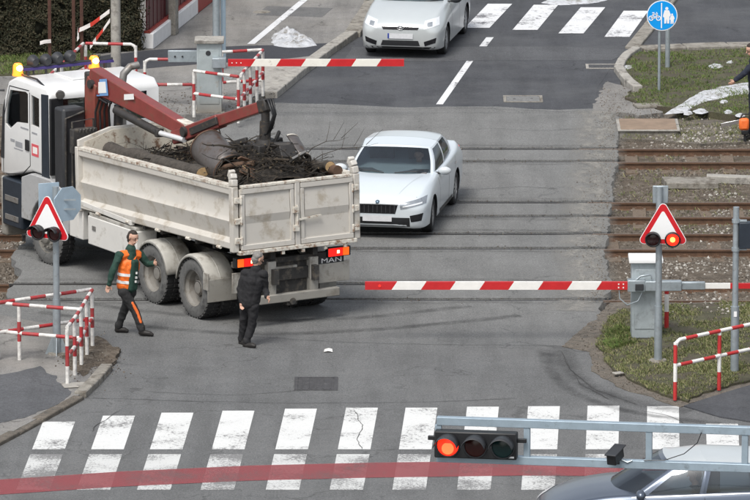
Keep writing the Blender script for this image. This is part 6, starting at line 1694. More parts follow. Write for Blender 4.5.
def mirror_pair(car, x, y, z, mat, arm):
    for sg in (1, -1):
        m = MB().sphere((0, 0, 0), 1, 14, 9, (.075, .125, .078)).build('side_mirror', mat, car, smooth=True); m.location = (x, sg * (y + .12), z)
        MB().lathe([(0, -.0), (.06, .0)], (0, 0, 0), 'x', 12).build('mirror_glass', 'chrome', m, smooth=True).location = (-.076, 0, 0)
        MB().box((.0, -sg * .12, -.045), (.07, .12, .035)).build('mirror_foot', arm, m, bevel=.01)
pm('alloy', (0.45, 0.46, 0.47), rough=.3, metal=.8, var=.1)
pm('hubcap', (0.40, 0.41, 0.42), rough=.4, metal=.4, var=.1)
pm('car_white', (0.61, 0.67, 0.71), rough=.28, var=.02, scale=2, coat=.6, lowdirt=((.42, .41, .39), .15, .75, .35))
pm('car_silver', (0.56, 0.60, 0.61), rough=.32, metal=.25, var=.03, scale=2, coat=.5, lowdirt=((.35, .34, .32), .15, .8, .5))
pm('car_blue', (0.12, 0.145, 0.19), rough=.3, metal=.7, var=.05, scale=2, coat=.7)
pm('car_interior', (0.11, 0.11, 0.112), rough=.8, var=.15, scale=6)
pm('head_glass', (0.30, 0.33, 0.36), rough=.12, metal=.3, var=.2, scale=14)
pm('head_bright', (0.80, 0.83, 0.85), rough=.15, metal=.2, var=.05, emit=None)
pm('plate_white', (0.62, 0.63, 0.65), rough=.5, var=.08, scale=20)
pm('plate_blue', (0.03, 0.06, 0.3), rough=.5, var=.1)
pm('badge', (0.12, 0.17, 0.22), rough=.25, metal=.6, var=.1)
pm('black_gloss', (0.012, 0.012, 0.014), rough=.2, var=.1)

# ---- white saloon on the tracks
sk_st = [(.905, .33, .30, .47, .46, .62, .40, .65), (.89, .27, .50, .46, .64, .655, .55, .69), (.82, .22, .68, .45, .785, .70, .665, .75), (.68, .20, .80, .46, .865, .755, .745, .82), (.38, .20, .84, .50, .908, .845, .795, .90), (0, .20, .85, .55, .915, .905, .825, .965), (-.50, .20, .85, .60, .915, .945, .845, .99),
         (-1.2, .20, .85, .62, .915, .965, .865, 1.0), (-2.0, .20, .85, .62, .915, .98, .87, 1.02), (-2.7, .20, .85, .63, .915, .995, .86, 1.05), (-3.2, .22, .84, .63, .908, 1.01, .82, 1.08), (-3.55, .26, .78, .6, .88, 1.03, .75, 1.09), (-3.72, .34, .68, .58, .82, .98, .68, 1.02), (-3.79, .44, .5, .58, .66, .8, .52, .82)]
sk_bot = [(-.36, 0, .97), (-.42, .40, .96), (-.66, .73, .955), (-.80, .795, .945), (-1.60, .825, .96), (-1.70, .825, .962), (-2.50, .80, .985), (-2.85, .76, 1.01), (-3.34, .63, 1.04), (-3.52, .36, 1.07), (-3.56, 0, 1.08)]
sk_top = [(-1.12, 0, 1.425), (-1.15, .34, 1.415), (-1.26, .53, 1.38), (-1.34, .585, 1.36), (-1.74, .612, 1.40), (-1.82, .612, 1.402), (-2.46, .585, 1.375), (-2.62, .555, 1.36), (-2.82, .49, 1.345), (-2.78, .28, 1.385), (-2.76, 0, 1.395)]
sk_top = [(a, b * 1.10, c - .025) for a, b, c in sk_top]
sk_cells = {0: 'windscreen', 1: 'windscreen', 3: 'front_door_window', 5: 'rear_door_window', 8: 'rear_window', 9: 'rear_window'}
fwR = G(431.5, 231.5); rwR = G(453.5, 205)
hd = (fwR - rwR).normalized(); lf = Vector((-hd.y, hd.x, 0))
sk_loc = fwR - lf * .86; sk_rz = math.atan2(hd.y, hd.x)
car, body, pj = finish_car('saloon_car', 'white saloon car stopped on the tracks beyond the truck tailgate', sk_st, 2.68, .32, .21, 'car_white', sk_bot, sk_top, sk_cells, sk_loc, sk_rz, .05, spokes=10, steer=R(3))
hl = add(pj, car, [(.41, .675), (.85, .77), (.86, .655), (.43, .57)], 'x+', 'headlamp', 'head_glass', .006, 8, 4, both=True)
add(pj, car, [(.47, .635), (.80, .69), (.80, .665), (.47, .61)], 'x+', 'daylight_strip', 'head_bright', .011, 8, 2, both=True)
add(pj, car, [(-.38, .655), (.38, .655), (.33, .49), (-.33, .49)], 'x+', 'grille', 'black_gloss', .006, 10, 4)
for k in range(9):
    y = -.32 + .08 * k; add(pj, car, [(y - .008, .64), (y + .008, .64), (y + .008, .505), (y - .008, .505)], 'x+', 'grille_slat', 'dark_plastic', .016, 1, 3)
for q in ([(-.39, .665), (.39, .665), (.385, .652), (-.385, .652)],): add(pj, car, q, 'x+', 'grille_frame', 'chrome', .012, 10, 1)
add(pj, car, [(-.60, .42), (.60, .42), (.60, .25), (-.60, .25)], 'x+', 'lower_intake', 'black_plastic', .005, 10, 3)
add(pj, car, [(.60, .46), (.83, .50), (.80, .36), (.62, .34)], 'x+', 'fog_lamp_recess', 'black_gloss', .006, 4, 4, both=True)
add(pj, car, [(-.27, .455), (.27, .455), (.27, .345), (-.27, .345)], 'x+', 'number_plate', 'plate_white', .022, 4, 2)
bd = MB().lathe([(0, .012), (.03, .01), (.042, 0)], (0, 0, 0), 'x', 16).build('emblem', 'badge', car, smooth=True); hpnt = pj.hit((9, 0, .695), (-1, 0, 0))[0]; bd.location = (hpnt.x - .0, 0, .70); bd.rotation_euler = (0, R(-35), 0)
seam(pj, car, [(-.62, .90), (-.70, .55), (-.66, .27)]); seam(pj, car, [(-1.70, .95), (-1.74, .6), (-1.70, .27)]); seam(pj, car, [(-2.58, .96), (-2.44, .66), (-2.30, .50)])
add(pj, car, [(-.70, .30), (-2.2, .30), (-2.2, .22), (-.70, .22)], 'y+', 'sill_trim', 'black_plastic', .004, 10, 2, both=True)
for x in (-1.48, -2.34): add(pj, car, [(x, .86), (x - .2, .865), (x - .2, .835), (x, .83)], 'y+', 'door_handle', 'chrome', .022, 4, 2, both=True)
add(pj, car, [(.30, .60), (-.52, .60), (-.52, .585), (.30, .585)], 'y+', 'body_crease', 'car_white', .006, 8, 1, both=True)
for sg in (1, -1):
    add(pj, car, [(.66, sg * .36), (-.40, sg * .62), (-.40, sg * .632), (.66, sg * .372)], 'z+', 'bonnet_crease', 'car_silver', .002, 10, 1)
add(pj, car, [(.70, -.70), (.70, .70), (.70 - .015, .70), (.70 - .015, -.70)], 'z+', 'bonnet_gap', 'black_plastic', .0015, 1, 14)
mirror_pair(car, -.78, .86, 1.0, 'car_white', 'black_plastic')
for sg in (1, -1): MB().tube([(-.40, sg * .1, 1.005), (-.50, sg * .5, 1.02), (-.60, sg * .62, 1.03)], .009, 6).build('wiper', 'black_plastic', car)
it = MB()
for sg in (1, -1):
    it.box((-1.55, sg * .37, .72), (.5, .48, .22)); it.box((-1.85, sg * .37, 1.0), (.16, .46, .55)); it.box((-1.9, sg * .37, 1.3), (.09, .24, .16))
it.box((-2.75, 0, .95), (.16, 1.2, .6)); it.box((-.75, 0, .93), (.4, 1.36, .12))
it.build('interior', 'car_interior', car, bevel=.03)
MB().box((-1.14, 0, 1.36), (.05, .14, .06)).build('mirror_sensor', 'black_plastic', car, bevel=.01)
add(pj, car, [(.62, .98), (.80, .96), (.80, .80), (.60, .80)], 'x-', 'tail_lamp', 'tail_red', .006, 4, 4, both=True)
saloon = car

# ---- silver hatchback waiting behind the far barrier
ty_st = [(.84, .32, .32, .46, .50, .60, .42, .64), (.825, .26, .52, .46, .66, .66, .56, .70), (.76, .21, .68, .46, .78, .72, .66, .77), (.60, .19, .78, .48, .845, .80, .72, .86), (.30, .19, .82, .52, .878, .90, .755, .965), (0, .19, .83, .56, .88, .965, .775, 1.03), (-.42, .19, .83, .6, .88, 1.005, .795, 1.075),
         (-1.1, .19, .83, .62, .88, 1.02, .815, 1.06), (-1.9, .19, .83, .64, .88, 1.05, .82, 1.08), (-2.6, .2, .83, .66, .88, 1.08, .81, 1.12), (-3.0, .24, .8, .66, .875, 1.10, .77, 1.14), (-3.28, .32, .7, .64, .83, 1.08, .70, 1.12), (-3.38, .42, .5, .62, .70, .9, .58, .94)]
ty_bot = [(-.22, 0, 1.05), (-.28, .40, 1.035), (-.52, .70, 1.0), (-.70, .76, .99), (-1.50, .785, 1.02), (-1.60, .785, 1.025), (-2.35, .775, 1.06), (-2.75, .755, 1.08), (-3.05, .65, 1.10), (-3.20, .38, 1.12), (-3.24, 0, 1.13)]
ty_top = [(-1.02, 0, 1.475), (-1.05, .36, 1.465), (-1.18, .545, 1.43), (-1.28, .60, 1.41), (-1.62, .625, 1.445), (-1.70, .625, 1.447), (-2.35, .605, 1.425), (-2.62, .58, 1.41), (-2.84, .52, 1.40), (-2.90, .30, 1.43), (-2.90, 0, 1.44)]
ty_cells = {0: 'windscreen', 1: 'windscreen', 3: 'front_door_window', 5: 'rear_door_window', 8: 'rear_window', 9: 'rear_window'}
fr_c = G(445.5, 53.5); hd = (G(445.5, 53.5) - G(464, 34)).normalized(); lf = Vector((-hd.y, hd.x, 0))
ty_loc = fr_c - lf * .83; ty_rz = math.atan2(hd.y, hd.x)
car, body, pj = finish_car('hatchback_car', 'silver hatchback waiting behind the far red and white boom', ty_st, 2.6, .31, .2, 'car_silver', ty_bot, ty_top, ty_cells, ty_loc, ty_rz, .05, spokes=9, rim='hubcap')
add(pj, car, [(.50, .80), (.76, .86), (.80, .72), (.50, .64)], 'x+', 'headlamp', 'head_bright', .006, 8, 6, both=True)
add(pj, car, [(.56, .765), (.66, .785), (.67, .71), (.57, .69)], 'x+', 'headlamp_bulb', 'head_glass', .012, 4, 4, both=True)
add(pj, car, [(-.40, .69), (.40, .69), (.37, .63), (-.37, .63)], 'x+', 'upper_grille', 'black_gloss', .006, 10, 2)
add(pj, car, [(-.41, .71), (.41, .71), (.40, .69), (-.40, .69)], 'x+', 'grille_frame', 'chrome', .01, 10, 1)
add(pj, car, [(-.38, .40), (.38, .40), (.42, .29), (-.42, .29)], 'x+', 'lower_intake', 'black_plastic', .005, 10, 3)
add(pj, car, [(.50, .38), (.76, .47), (.74, .36), (.52, .29)], 'x+', 'fog_lamp_recess', 'black_gloss', .006, 5, 4, both=True)
add(pj, car, [(-.27, .55), (.27, .55), (.27, .44), (-.27, .44)], 'x+', 'number_plate', 'plate_white', .02, 4, 2)
add(pj, car, [(-.27, .55), (-.235, .55), (-.235, .44), (-.27, .44)], 'x+', 'plate_band', 'plate_blue', .022, 1, 2)
hx = pj.hit((9, 0, .68), (-1, 0, 0))[0]
e_ = MB()
for rx, rz_, dz in ((.065, .045, 0), (.025, .042, 0), (.045, .018, .018)):
    e_.tube([(0, rx * math.cos(2 * math.pi * k / 16), dz + rz_ * math.sin(2 * math.pi * k / 16)) for k in range(17)], .007, 5)
o = e_.build('emblem', 'chrome', car, smooth=True); o.location = (hx.x + .018, 0, .675)
add(pj, car, [(-.74, .27), (.74, .27), (.70, .225), (-.70, .225)], 'x+', 'bumper_lip', 'black_plastic', .006, 12, 1)
seam(pj, car, [(-.52, .95), (-.60, .6), (-.56, .27)]); seam(pj, car, [(-1.58, 1.0), (-1.62, .6), (-1.58, .27)]); seam(pj, car, [(-2.44, 1.02), (-2.34, .7), (-2.2, .5)])
for x in (-1.36, -2.2): add(pj, car, [(x, .93), (x - .2, .935), (x - .2, .90), (x, .895)], 'y+', 'door_handle', 'car_silver', .022, 4, 2, both=True)
add(pj, car, [(.60, -.64), (.60, .64), (.585, .64), (.585, -.64)], 'z+', 'bonnet_gap', 'black_plastic', .0015, 1, 14)
mirror_pair(car, -.62, .83, 1.07, 'dark_plastic', 'black_plastic')
for sg in (1, -1): MB().tube([(-.26, sg * .05, 1.06), (-.34, sg * .45, 1.065), (-.44, sg * .6, 1.07)], .011, 6).build('wiper', 'black_plastic', car)
it = MB()
for sg in (1, -1):
    it.box((-1.45, sg * .36, .74), (.5, .46, .22)); it.box((-1.75, sg * .36, 1.05), (.16, .44, .6)); it.box((-1.8, sg * .36, 1.36), (.09, .24, .15))
it.box((-2.6, 0, 1.0), (.16, 1.2, .6)); it.box((-.62, 0, .98), (.4, 1.3, .12))
it.build('interior', 'car_interior', car, bevel=.03)
add(pj, car, [(.60, 1.04), (.76, 1.02), (.76, .82), (.62, .82)], 'x-', 'tail_lamp', 'tail_red', .006, 4, 4, both=True)
hatch = car

# ---- dark blue car driving past in front
bl_st = [(s_[0], *s_[1:]) for s_ in ty_st]
bl_bot = ty_bot; bl_top = [(a, b, c + .02) for a, b, c in ty_top]
nose = P(549, 494, -18.6)
bl_loc = Vector((P(596, 480, -18.9).x - .05, -19.75, 0))
car, body, pj = finish_car('passing_car', 'dark blue car with sky reflection painted pale on its roof passing under the signal gantry', bl_st, 2.6, .31, .2, 'car_blue', bl_bot, bl_top, ty_cells, bl_loc, R(180 + 2), .05, spokes=9, rim='hubcap', roof_sky_tone='car_silver')  # silver roof colour stands in for bright sky reflected in dark blue paint
for x in (-1.36, -2.2): add(pj, car, [(x, .93), (x - .2, .935), (x - .2, .90), (x, .895)], 'y+', 'door_handle', 'car_blue', .022, 4, 2, both=True)
add(pj, car, [(.50, .80), (.76, .86), (.80, .72), (.50, .64)], 'x+', 'headlamp', 'head_bright', .006, 8, 6, both=True)
add(pj, car, [(-.40, .69), (.40, .69), (.37, .50), (-.37, .50)], 'x+', 'grille', 'black_gloss', .006, 10, 2)
add(pj, car, [(-.27, .45), (.27, .45), (.27, .34), (-.27, .34)], 'x+', 'number_plate', 'plate_white', .02, 4, 2)
seam(pj, car, [(-.52, .95), (-.60, .6), (-.56, .27)]); seam(pj, car, [(-1.58, 1.0), (-1.62, .6), (-1.58, .27)])
add(pj, car, [(.60, -.64), (.60, .64), (.585, .64), (.585, -.64)], 'z+', 'bonnet_gap', 'black_plastic', .0015, 1, 14)
add(pj, car, [(-.5, 1.005), (-2.9, 1.085), (-2.9, 1.07), (-.5, .99)], 'y+', 'chrome_strip', 'chrome', .006, 12, 1, both=True)
mirror_pair(car, -.62, .83, 1.07, 'car_blue', 'black_plastic')
it = MB()
for sg in (1, -1):
    it.box((-1.45, sg * .36, .74), (.5, .46, .22)); it.box((-1.75, sg * .36, 1.05), (.16, .44, .6)); it.box((-1.8, sg * .36, 1.36), (.09, .24, .15))
it.box((-2.6, 0, 1.0), (.16, 1.2, .6)); it.box((-.62, 0, .98), (.4, 1.3, .12))
it.build('interior', 'car_interior', car, bevel=.03)
# ------------------------------------------------------------------ people
pm('skin', (0.50, 0.30, 0.22), rough=.55, var=.06, scale=20)
pm('hair_dark', (0.03, 0.022, 0.017), rough=.8, var=.3, scale=40)
pm('hair_grey', (0.20, 0.19, 0.18), rough=.8, var=.3, scale=40)
pm('vest_orange', (0.85, 0.17, 0.02), rough=.6, var=.1, scale=14, bump=.3, bscale=18)
pm('reflective', (0.74, 0.76, 0.76), rough=.35, var=.05)
pm('jacket_green', (0.012, 0.045, 0.032), rough=.8, var=.3, scale=14, bump=.4, bscale=18)
pm('cloth_black', (0.011, 0.011, 0.013), rough=.85, var=.35, scale=12, bump=.5, bscale=16)
pm('cloth_navy', (0.010, 0.014, 0.028), rough=.85, var=.3, scale=12, bump=.5, bscale=16)
pm('trousers_dark', (0.022, 0.022, 0.023), rough=.85, var=.35, scale=12, bump=.5, bscale=16)
pm('boot', (0.016, 0.014, 0.013), rough=.6, var=.3)
pm('trim_orange', (0.80, 0.16, 0.03), rough=.6, var=.1)
pm('trim_lime', (0.25, 0.60, 0.08), rough=.6, var=.1)
pm('print_white', (0.7, 0.7, 0.68), rough=.6, var=.1)
def blob(parts, name, mat, parent, voxel, smooth_it=4, fold=0.0):
    """One continuous surface grown over tapered limbs: parts = (a, b, ra, rb) or (centre, radii)."""
    mb = MB()
    for p in parts:
        if len(p) == 4:
            a, b, ra, rb = Vector(p[0]), Vector(p[1]), p[2], p[3]
            mb.tube([a, b], [ra, rb], 14); mb.sphere(a, ra, 14, 9); mb.sphere(b, rb, 14, 9)
        else: mb.sphere(p[0], 1.0, 18, 12, p[1])
    o = mb.build(name, mat, parent, fix=True)
    par = o.parent; o.parent = None
    rm = o.modifiers.new('remesh', 'REMESH'); rm.mode = 'VOXEL'; rm.voxel_size = voxel; rm.use_smooth_shade = True
    sm = o.modifiers.new('smooth', 'SMOOTH'); sm.iterations = smooth_it; sm.factor = .5
    bpy.context.view_layer.update(); baked(o); o.parent = par
    if fold:          # creases in the cloth
        nrm = [v.normal.copy() for v in o.data.vertices]; cos = [v.co.copy() for v in o.data.vertices]; new = []
        for p, nv in zip(cos, nrm):
            q = Vector((p.x * 7 + 3 * p.z, p.y * 7 - 2 * p.z, p.z * 8)); r_ = noise.noise(q + Vector((3.1, 1.7, .3)) * len(parts)); s2 = noise.noise(q * 2.1)
            new.extend(p + nv * fold * ((.5 - abs(r_) * 2.2) + .5 * s2))
        o.data.vertices.foreach_set('co', new); o.data.update()
    o.data.materials.clear(); o.data.materials.append(M[mat])
    o.data.polygons.foreach_set('use_smooth', [True] * len(o.data.polygons))
    return o
def hand_parts(wrist, d, thumb, curl=.5):
    """Palm, four unequal bent fingers and a thumb off the palm's side; d along the hand, thumb towards the thumb side."""
    d = Vector(d).normalized(); t = Vector(thumb); t = (t - d * t.dot(d)).normalized(); n_ = d.cross(t)
    w = Vector(wrist); out = [(w, w + d * .05, .026, .028)]
    for k in range(4):
        base = w + d * (.07 - .004 * abs(k - 1.2)) + t * (.030 - .020 * k); L = (.075, .085, .078, .060)[k]
        out.append((w + d * .03 + t * (.02 - .014 * k), base, .017, .012))
        kn = base + (d * math.cos(curl * .6) + n_ * math.sin(curl * .6)) * L * .5
        out.append((base, kn, .0105, .0095)); out.append((kn, kn + (d * math.cos(curl * 1.7) + n_ * math.sin(curl * 1.7)) * L * .5, .0095, .008))
    tb_ = w + d * .025 + t * .026; tk = tb_ + (d * .6 + t * .75).normalized() * .04
    out.append((w + d * .015, tb_, .02, .015)); out.append((tb_, tk, .013, .0115)); out.append((tk, tk + (d * .9 + t * .3 + n_ * .2).normalized() * .032, .0115, .0095))
    return out
def person(lab, loc, J, face, style):
    """J: joints in world metres relative to loc (z up). face: direction the face looks."""
    root = tag(empty('person', loc), lab, 'person')
    V = {k: Vector(v) for k, v in J.items()}
    f = Vector(face).normalized(); up = (V['head'] - V['neck']).normalized(); sd = f.cross(up).normalized(); f = up.cross(sd).normalized()
    h = V['head']
    def hp(a, b, c): return h + f * a + sd * b + up * c
    body = []
    # head: skull, jaw, nose, brow, ears, neck
    body += [((hp(-.012, 0, .03)), hp(.018, 0, .03), .083, .076), (hp(.0, 0, .02), hp(.028, 0, -.075), .07, .043), (hp(.085, 0, .01), hp(.104, 0, -.028), .008, .014), (hp(.078, -.03, .028), hp(.078, .03, .028), .012, .012)]
    body += [(hp(.078, -.02, -.062), hp(.078, .02, -.062), .010, .010)]
    for s_ in (-1, 1): body += [(hp(-.005, s_ * .078, .012), hp(-.01, s_ * .08, -.022), .016, .010)]
    body += [(V['neck'], hp(-.02, 0, -.05), .056, .052)]
    ch, pe = V['chest'], V['pelvis']
    body += [(V['neck'] - up * .02, ch, .07, .125), (ch, pe, .125, .115), (V['sl'], V['sr'], .06, .06), (V['hl'], V['hr'], .09, .09)]
    for s_ in 'lr':
        body += [(V['s' + s_], V['e' + s_], .05, .041), (V['e' + s_], V['w' + s_], .039, .027)]
        body += [(V['h' + s_], V['k' + s_], .083, .056), (V['k' + s_], V['a' + s_], .054, .038), (V['a' + s_] + Vector((0, 0, -.03)), V['t' + s_], .036, .03)]
        body += hand_parts(V['w' + s_], style.get('hd' + s_, V['w' + s_] - V['e' + s_]), style.get('th' + s_, f), style.get('curl', .5))
    blob(body, 'body', 'skin', root, .0075, 2)
    # eyes
    for s_ in (-1, 1):
        MB().sphere(hp(.083, s_ * .03, .012), .0105, 8, 6).build('eye', 'black_plastic', root, smooth=True)
    hair = [(hp(-.03, 0, .05), hp(-.005, 0, .062), .085, .076), (hp(-.045, 0, .0), hp(-.045, 0, -.05), .074, .055)]
    blob(hair, 'hair', style.get('hair', 'hair_dark'), root, .007, 1, .012)
    # trousers
    g_ = .016
    tr = [(V['hl'], V['hr'], .105, .105), (pe + (ch - pe) * .1, pe, .13, .125)]
    for s_ in 'lr':
        kn, an, hi_ = V['k' + s_], V['a' + s_], V['h' + s_]
        tr += [(hi_, kn, .098, .072), (kn, an + (kn - an) * .12, .074, .062), (an + (kn - an) * .22, an + (kn - an) * .08, .068, .066)]
    tro = blob(tr, 'trousers', style['trousers'], root, .010, 3, .010)
    ja = [(ch, pe + (ch - pe) * .02, .148, .140), (V['neck'] - up * .02, ch, .090, .152), (V['sl'], V['sr'], .078, .078), (V['neck'] - up * .03, V['neck'] + up * .03, .076, .066)]
    wd = (V['sl'] - V['sr']).normalized()
    ja += [(ch + wd * .07, pe + wd * .06 + (ch - pe) * .02, .115, .115), (ch - wd * .07, pe - wd * .06 + (ch - pe) * .02, .115, .115)]
    for s_ in 'lr': ja += [(V['s' + s_], V['e' + s_], .072, .060), (V['e' + s_], V['w' + s_] + (V['e' + s_] - V['w' + s_]) * .05, .060, .046)]
    jk = blob(ja, 'jacket', style['jacket'], root, .010, 3, .010)
    for s_ in 'lr':
        a, t = V['a' + s_], V['t' + s_]
        sh = blob([(a + Vector((0, 0, .06)), a + Vector((0, 0, -.02)), .055, .056), (a + Vector((0, 0, -.035)), t, .052, .045), (t, t + (t - a).normalized() * .03 * Vector((1, 1, 0)).length, .045, .036), (a + Vector((0, 0, -.05)) - (t - a) * .18, a + Vector((0, 0, -.04)), .042, .045)], 'shoe', 'boot', root, .009, 2)
    if style.get('vest'):
        vp = [(ch, pe + (ch - pe) * .12, .160, .156), (V['neck'] - up * .05, ch, .09, .158), (V['sl'] * .86 + V['sr'] * .14, V['sr'] * .86 + V['sl'] * .14, .086, .086), (ch + wd * .075, pe + wd * .065 + (ch - pe) * .12, .124, .124), (ch - wd * .075, pe - wd * .065 + (ch - pe) * .12, .124, .124)]
        vs_ = blob(vp, 'safety_vest', 'vest_orange', root, .010, 3, .011)
        # reflective bands: slices of the vest pushed out a little
        def slice_band(src, name, mat, lo, hi, ax0, axd, off=.006):
            bm = bmesh.new(); bm.from_mesh(src.data)
            for co, no, keep_out in ((ax0 + axd * lo, axd, False), (ax0 + axd * hi, axd, True)):
                bmesh.ops.bisect_plane(bm, geom=bm.verts[:] + bm.edges[:] + bm.faces[:], plane_co=co, plane_no=no, clear_inner=not keep_out, clear_outer=keep_out)
            bm.normal_update()
            for v in bm.verts: v.co += v.normal * off
            me = bpy.data.meshes.new(name); bm.to_mesh(me); bm.free(); me.materials.append(M[mat]); me.polygons.foreach_set('use_smooth', [True] * len(me.polygons))
            return link_mesh(name, me, src)
        axd = (ch - pe).normalized(); L = (ch - pe).length
        slice_band(vs_, 'reflective_band', 'reflective', .10, .15, pe, axd); slice_band(vs_, 'reflective_band', 'reflective', .23, .28, pe, axd)
        fr2 = (f - axd * f.dot(axd)).normalized()
        sd2 = axd.cross(fr2).normalized(); op = [(ch + fr2 * .118 + axd * .05 + sd2 * q, pe + fr2 * .118 + axd * .02 + sd2 * q * 1.2, .058, .062) for q in (-.035, 0, .035)]
        blob(op, 'jacket_front', 'jacket_green', jk, .010, 2)
        for k, dz in enumerate((.30, .22, .15)): MB().box(pe + fr2 * .188 + axd * dz, (.03, .03, .035), Matrix.Rotation(.6 * k, 3, 'Z')).build('chest_print', 'print_white', jk)
        for s_ in style.get('stripe', ''):
            kn, an, hi_ = V['k' + s_], V['a' + s_], V['h' + s_]
            fw_ = Vector(style['stripe_dir']).normalized()
            a, b = hi_.lerp(kn, .55) + fw_ * .062, kn.lerp(an, .55) + fw_ * .055; m_ = kn + fw_ * .058
            blob([(a, m_, .030, .030), (m_, b, .030, .028)], 'trouser_stripe', 'trim_orange', tro, .009, 1)
    if style.get('belt'):
        MB().tube([pe + Vector((.16 * math.cos(a * .5236), .13 * math.sin(a * .5236), .12)) for a in range(13)], .012, 6).build('belt_trim', 'trim_lime', jk)
    return root

# worker in the orange vest, striding to the right
wl_ = G(117, 333); wr_ = G(145, 336)
w0 = Vector(((wl_.x + wr_.x) / 2, (wl_.y + wr_.y) / 2, 0))
def WP(px, py, dy=0.0):     # pixel at the person's own distance (+dy metres) -> offset from w0
    return P(px, py, w0.y + dy) - w0
J = dict(head=WP(133, 238, .0), neck=WP(130.8, 248.5, .0), chest=WP(129, 264, 0), pelvis=WP(127, 288, 0),
         sl=WP(140, 254.5, .13), sr=WP(119.5, 255.5, -.12), el=WP(148, 264, .16), wl=WP(153.5, 263.5, .05), er=WP(112.5, 272, -.22), wr=WP(109, 284.5, -.22),
         hl=WP(130.5, 292, .09), hr=WP(124, 292, -.09), kl=WP(124, 311, .12), al=WP(118, 327.5, .16), tl=WP(124.5, 333.3, .14), kr=WP(135, 311, -.10), ar=WP(142, 330.5, -.14), tr=WP(149.5, 332.8, -.16))
for k in ('tl', 'tr'): J[k].z = .05
person('worker in an orange safety vest over a dark green jacket striding beside the truck', w0, J, (.75, -.62, -.05), dict(jacket='jacket_green', trousers='trousers_dark', vest=True, stripe='r', stripe_dir=(.55, -.8, 0), hair='hair_dark', thl=(0, 0, 1), thr=(.3, 0, .4)))

# man in black at the tailgate
m0 = G(246, 346)
def MP(px, py, dy=0.0): return P(px, py, m0.y + dy) - m0
J = dict(head=MP(258, 259, .0), neck=MP(256, 268.5, .0), chest=MP(253.5, 281, 0), pelvis=MP(249.5, 303, 0),
         sl=MP(245, 273.5, .07), sr=MP(264, 274.5, -.05), el=MP(240, 289, .05), wl=MP(241.5, 302, -.02), er=MP(265.5, 290, .02), wr=MP(267, 296.5, -.22),
         hl=MP(245.5, 306, .06), hr=MP(253.5, 306, -.04), kl=MP(243.5, 325, .12), al=MP(241.5, 341, .18), tl=MP(246, 345.5, .06), kr=MP(252, 325.5, -.02), ar=MP(246, 343.5, -.06), tr=MP(252.5, 347, -.16))
for k in ('tl', 'tr'): J[k].z = .045
person('man dressed all in black standing below the tailgate of the truck', m0, J, (.72, .35, -.1), dict(jacket='cloth_black', trousers='cloth_black', hair='hair_grey', thl=(1, 0, .3), thr=(-.2, 0, 1), hdr=(.45, -.6, -.5)))

# person in navy at the right edge, reaching back with one hand
n0 = G(757, 138, -.06)
def NP(px, py, dy=0.0): return P(px, py, n0.y + dy) - n0
J = dict(head=NP(751, 50, 0), neck=NP(753.5, 60, 0), chest=NP(756, 71, 0), pelvis=NP(757, 92, 0),
         sl=NP(764, 65, .06), sr=NP(750.5, 67, -.1), el=NP(768, 82, .05), wl=NP(765, 96, -.1), er=NP(743.5, 74, -.3), wr=NP(735, 80.5, -.35),
         hl=NP(761.5, 95, .05), hr=NP(753.5, 95, -.05), kl=NP(762, 116, .05), al=NP(762.5, 133, .08), tl=NP(758, 137, .0), kr=NP(752.5, 116, -.06), ar=NP(752, 134, -.06), tr=NP(748, 138, -.14))
for k in ('tl', 'tr'): J[k].z = .045
person('person in navy workwear with a lime belt standing on the gravel beside the tracks', n0, J, (-.9, -.3, -.2), dict(jacket='cloth_navy', trousers='cloth_navy', hair='hair_dark', belt=True, thl=(-1, 0, .2), thr=(0, 0, 1)))
# second pair of hands' tool: an orange cutter held low
q0 = P(744, 124, n0.y - .2)
tl = tag(empty('hand_saw', (q0.x, q0.y, q0.z)), 'orange motor saw with a pale guide bar standing beside the person in navy', 'saw')
MB().box((0, 0, 0), (.2, .16, .24)).build('motor_housing', 'trim_orange', tl, bevel=.05)
MB().tube([(-.08, 0, .1), (-.03, 0, .2), (.1, 0, .2), (.13, 0, .06)], .018, 8).build('handle', 'black_plastic', tl, smooth=60)
MB().box((-.25, -.02, .02), (.42, .014, .08), Matrix.Rotation(R(-12), 3, 'Y')).build('guide_bar', 'chrome', tl, bevel=.005)
MB().box((.02, 0, -.16), (.14, .12, .1)).build('base', 'black_plastic', tl, bevel=.02)
MB().box((.02, 0, -.32), (.05, .05, .3)).build('support_leg', 'black_plastic', tl)

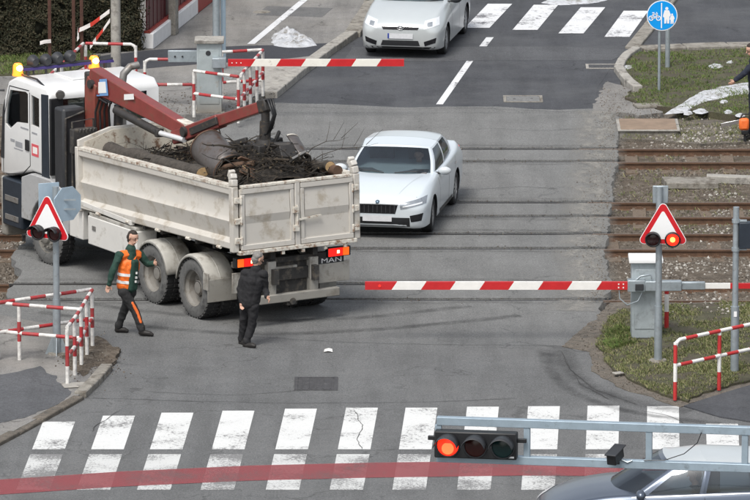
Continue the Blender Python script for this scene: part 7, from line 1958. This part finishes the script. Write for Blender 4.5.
# drivers: seated upper bodies inside the vehicles
def driver(mtx, seat, hands, lab, jacket='cloth_navy', facing=(1, 0, -.05)):
    s_ = Vector(seat); h1, h2 = Vector(hands[0]), Vector(hands[1])
    root = tag(empty('person', mtx @ s_), lab, 'person'); root.rotation_euler = mtx.to_euler()
    z = Vector((0, 0, 0)); hd_ = Vector((.06, 0, .72))
    rel_ = [h1 - s_, h2 - s_]
    bd = [(z + Vector((0, 0, .08)), Vector((.02, 0, .42)), .14, .15), (Vector((.02, -.17, .50)), Vector((.02, .17, .50)), .06, .06), (Vector((.03, 0, .5)), Vector((.05, 0, .64)), .058, .052), (hd_ + Vector((-.01, 0, .03)), hd_ + Vector((.02, 0, .03)), .083, .077), (hd_, hd_ + Vector((.03, 0, -.075)), .07, .043), (hd_ + Vector((.088, 0, .0)), hd_ + Vector((.104, 0, -.03)), .009, .013), (z + Vector((0, -.09, .05)), Vector((.45, -.12, .08)), .08, .07), (z + Vector((0, .09, .05)), Vector((.45, .12, .08)), .08, .07)]
    ja = [(z + Vector((0, 0, .10)), Vector((.02, 0, .42)), .155, .165), (Vector((.02, -.18, .49)), Vector((.02, .18, .49)), .075, .075)]
    for sy, hnd in ((.19, rel_[0]), (-.19, rel_[1])):
        sh = Vector((.02, sy, .48)); el = Vector((.18, sy * 1.25, .24)); wr = hnd - (hnd - el).normalized() * .1
        bd += [(sh, el, .05, .04), (el, wr, .038, .027)] + hand_parts(wr, hnd - el, (0, -sy, .3), .9); ja += [(sh, el, .07, .058), (el, wr, .056, .044)]
    for sy in (-1, 1): bd += [(hd_ + Vector((0, sy * .08, .01)), hd_ + Vector((-.01, sy * .082, -.02)), .015, .01)]
    blob(bd, 'body', 'skin', root, .011, 2); blob(ja, 'jacket', jacket, root, .014, 2)
    blob([(hd_ + Vector((-.03, 0, .05)), hd_ + Vector((0, 0, .06)), .085, .078), (hd_ + Vector((-.045, 0, 0)), hd_ + Vector((-.045, 0, -.05)), .073, .055)], 'hair', 'hair_dark', root, .012, 2)
    return root
driver(TM, (6.42, .66, 1.90), ((6.88, .78, 2.2), (6.86, .45, 2.2)), 'driver in dark clothes behind the side window of the truck cab', 'cloth_black')
def cm_(l_, rz): return Matrix.Translation(l_) @ Matrix.Rotation(rz, 4, 'Z')
driver(cm_(sk_loc, sk_rz), (-1.62, .37, .40), ((-1.02, .52, .85), (-1.02, .24, .85)), 'driver seen dimly through the windscreen of the white saloon', 'cloth_navy')
driver(cm_(ty_loc, ty_rz), (-1.52, .36, .52), ((-.92, .5, .95), (-.92, .23, .95)), 'driver seen dimly through the windscreen of the silver hatchback', 'jacket_green')
driver(cm_(bl_loc, R(182)), (-1.52, .36, .52), ((-.92, .5, .95), (-.92, .23, .95)), 'driver inside the dark blue passing car', 'cloth_black')
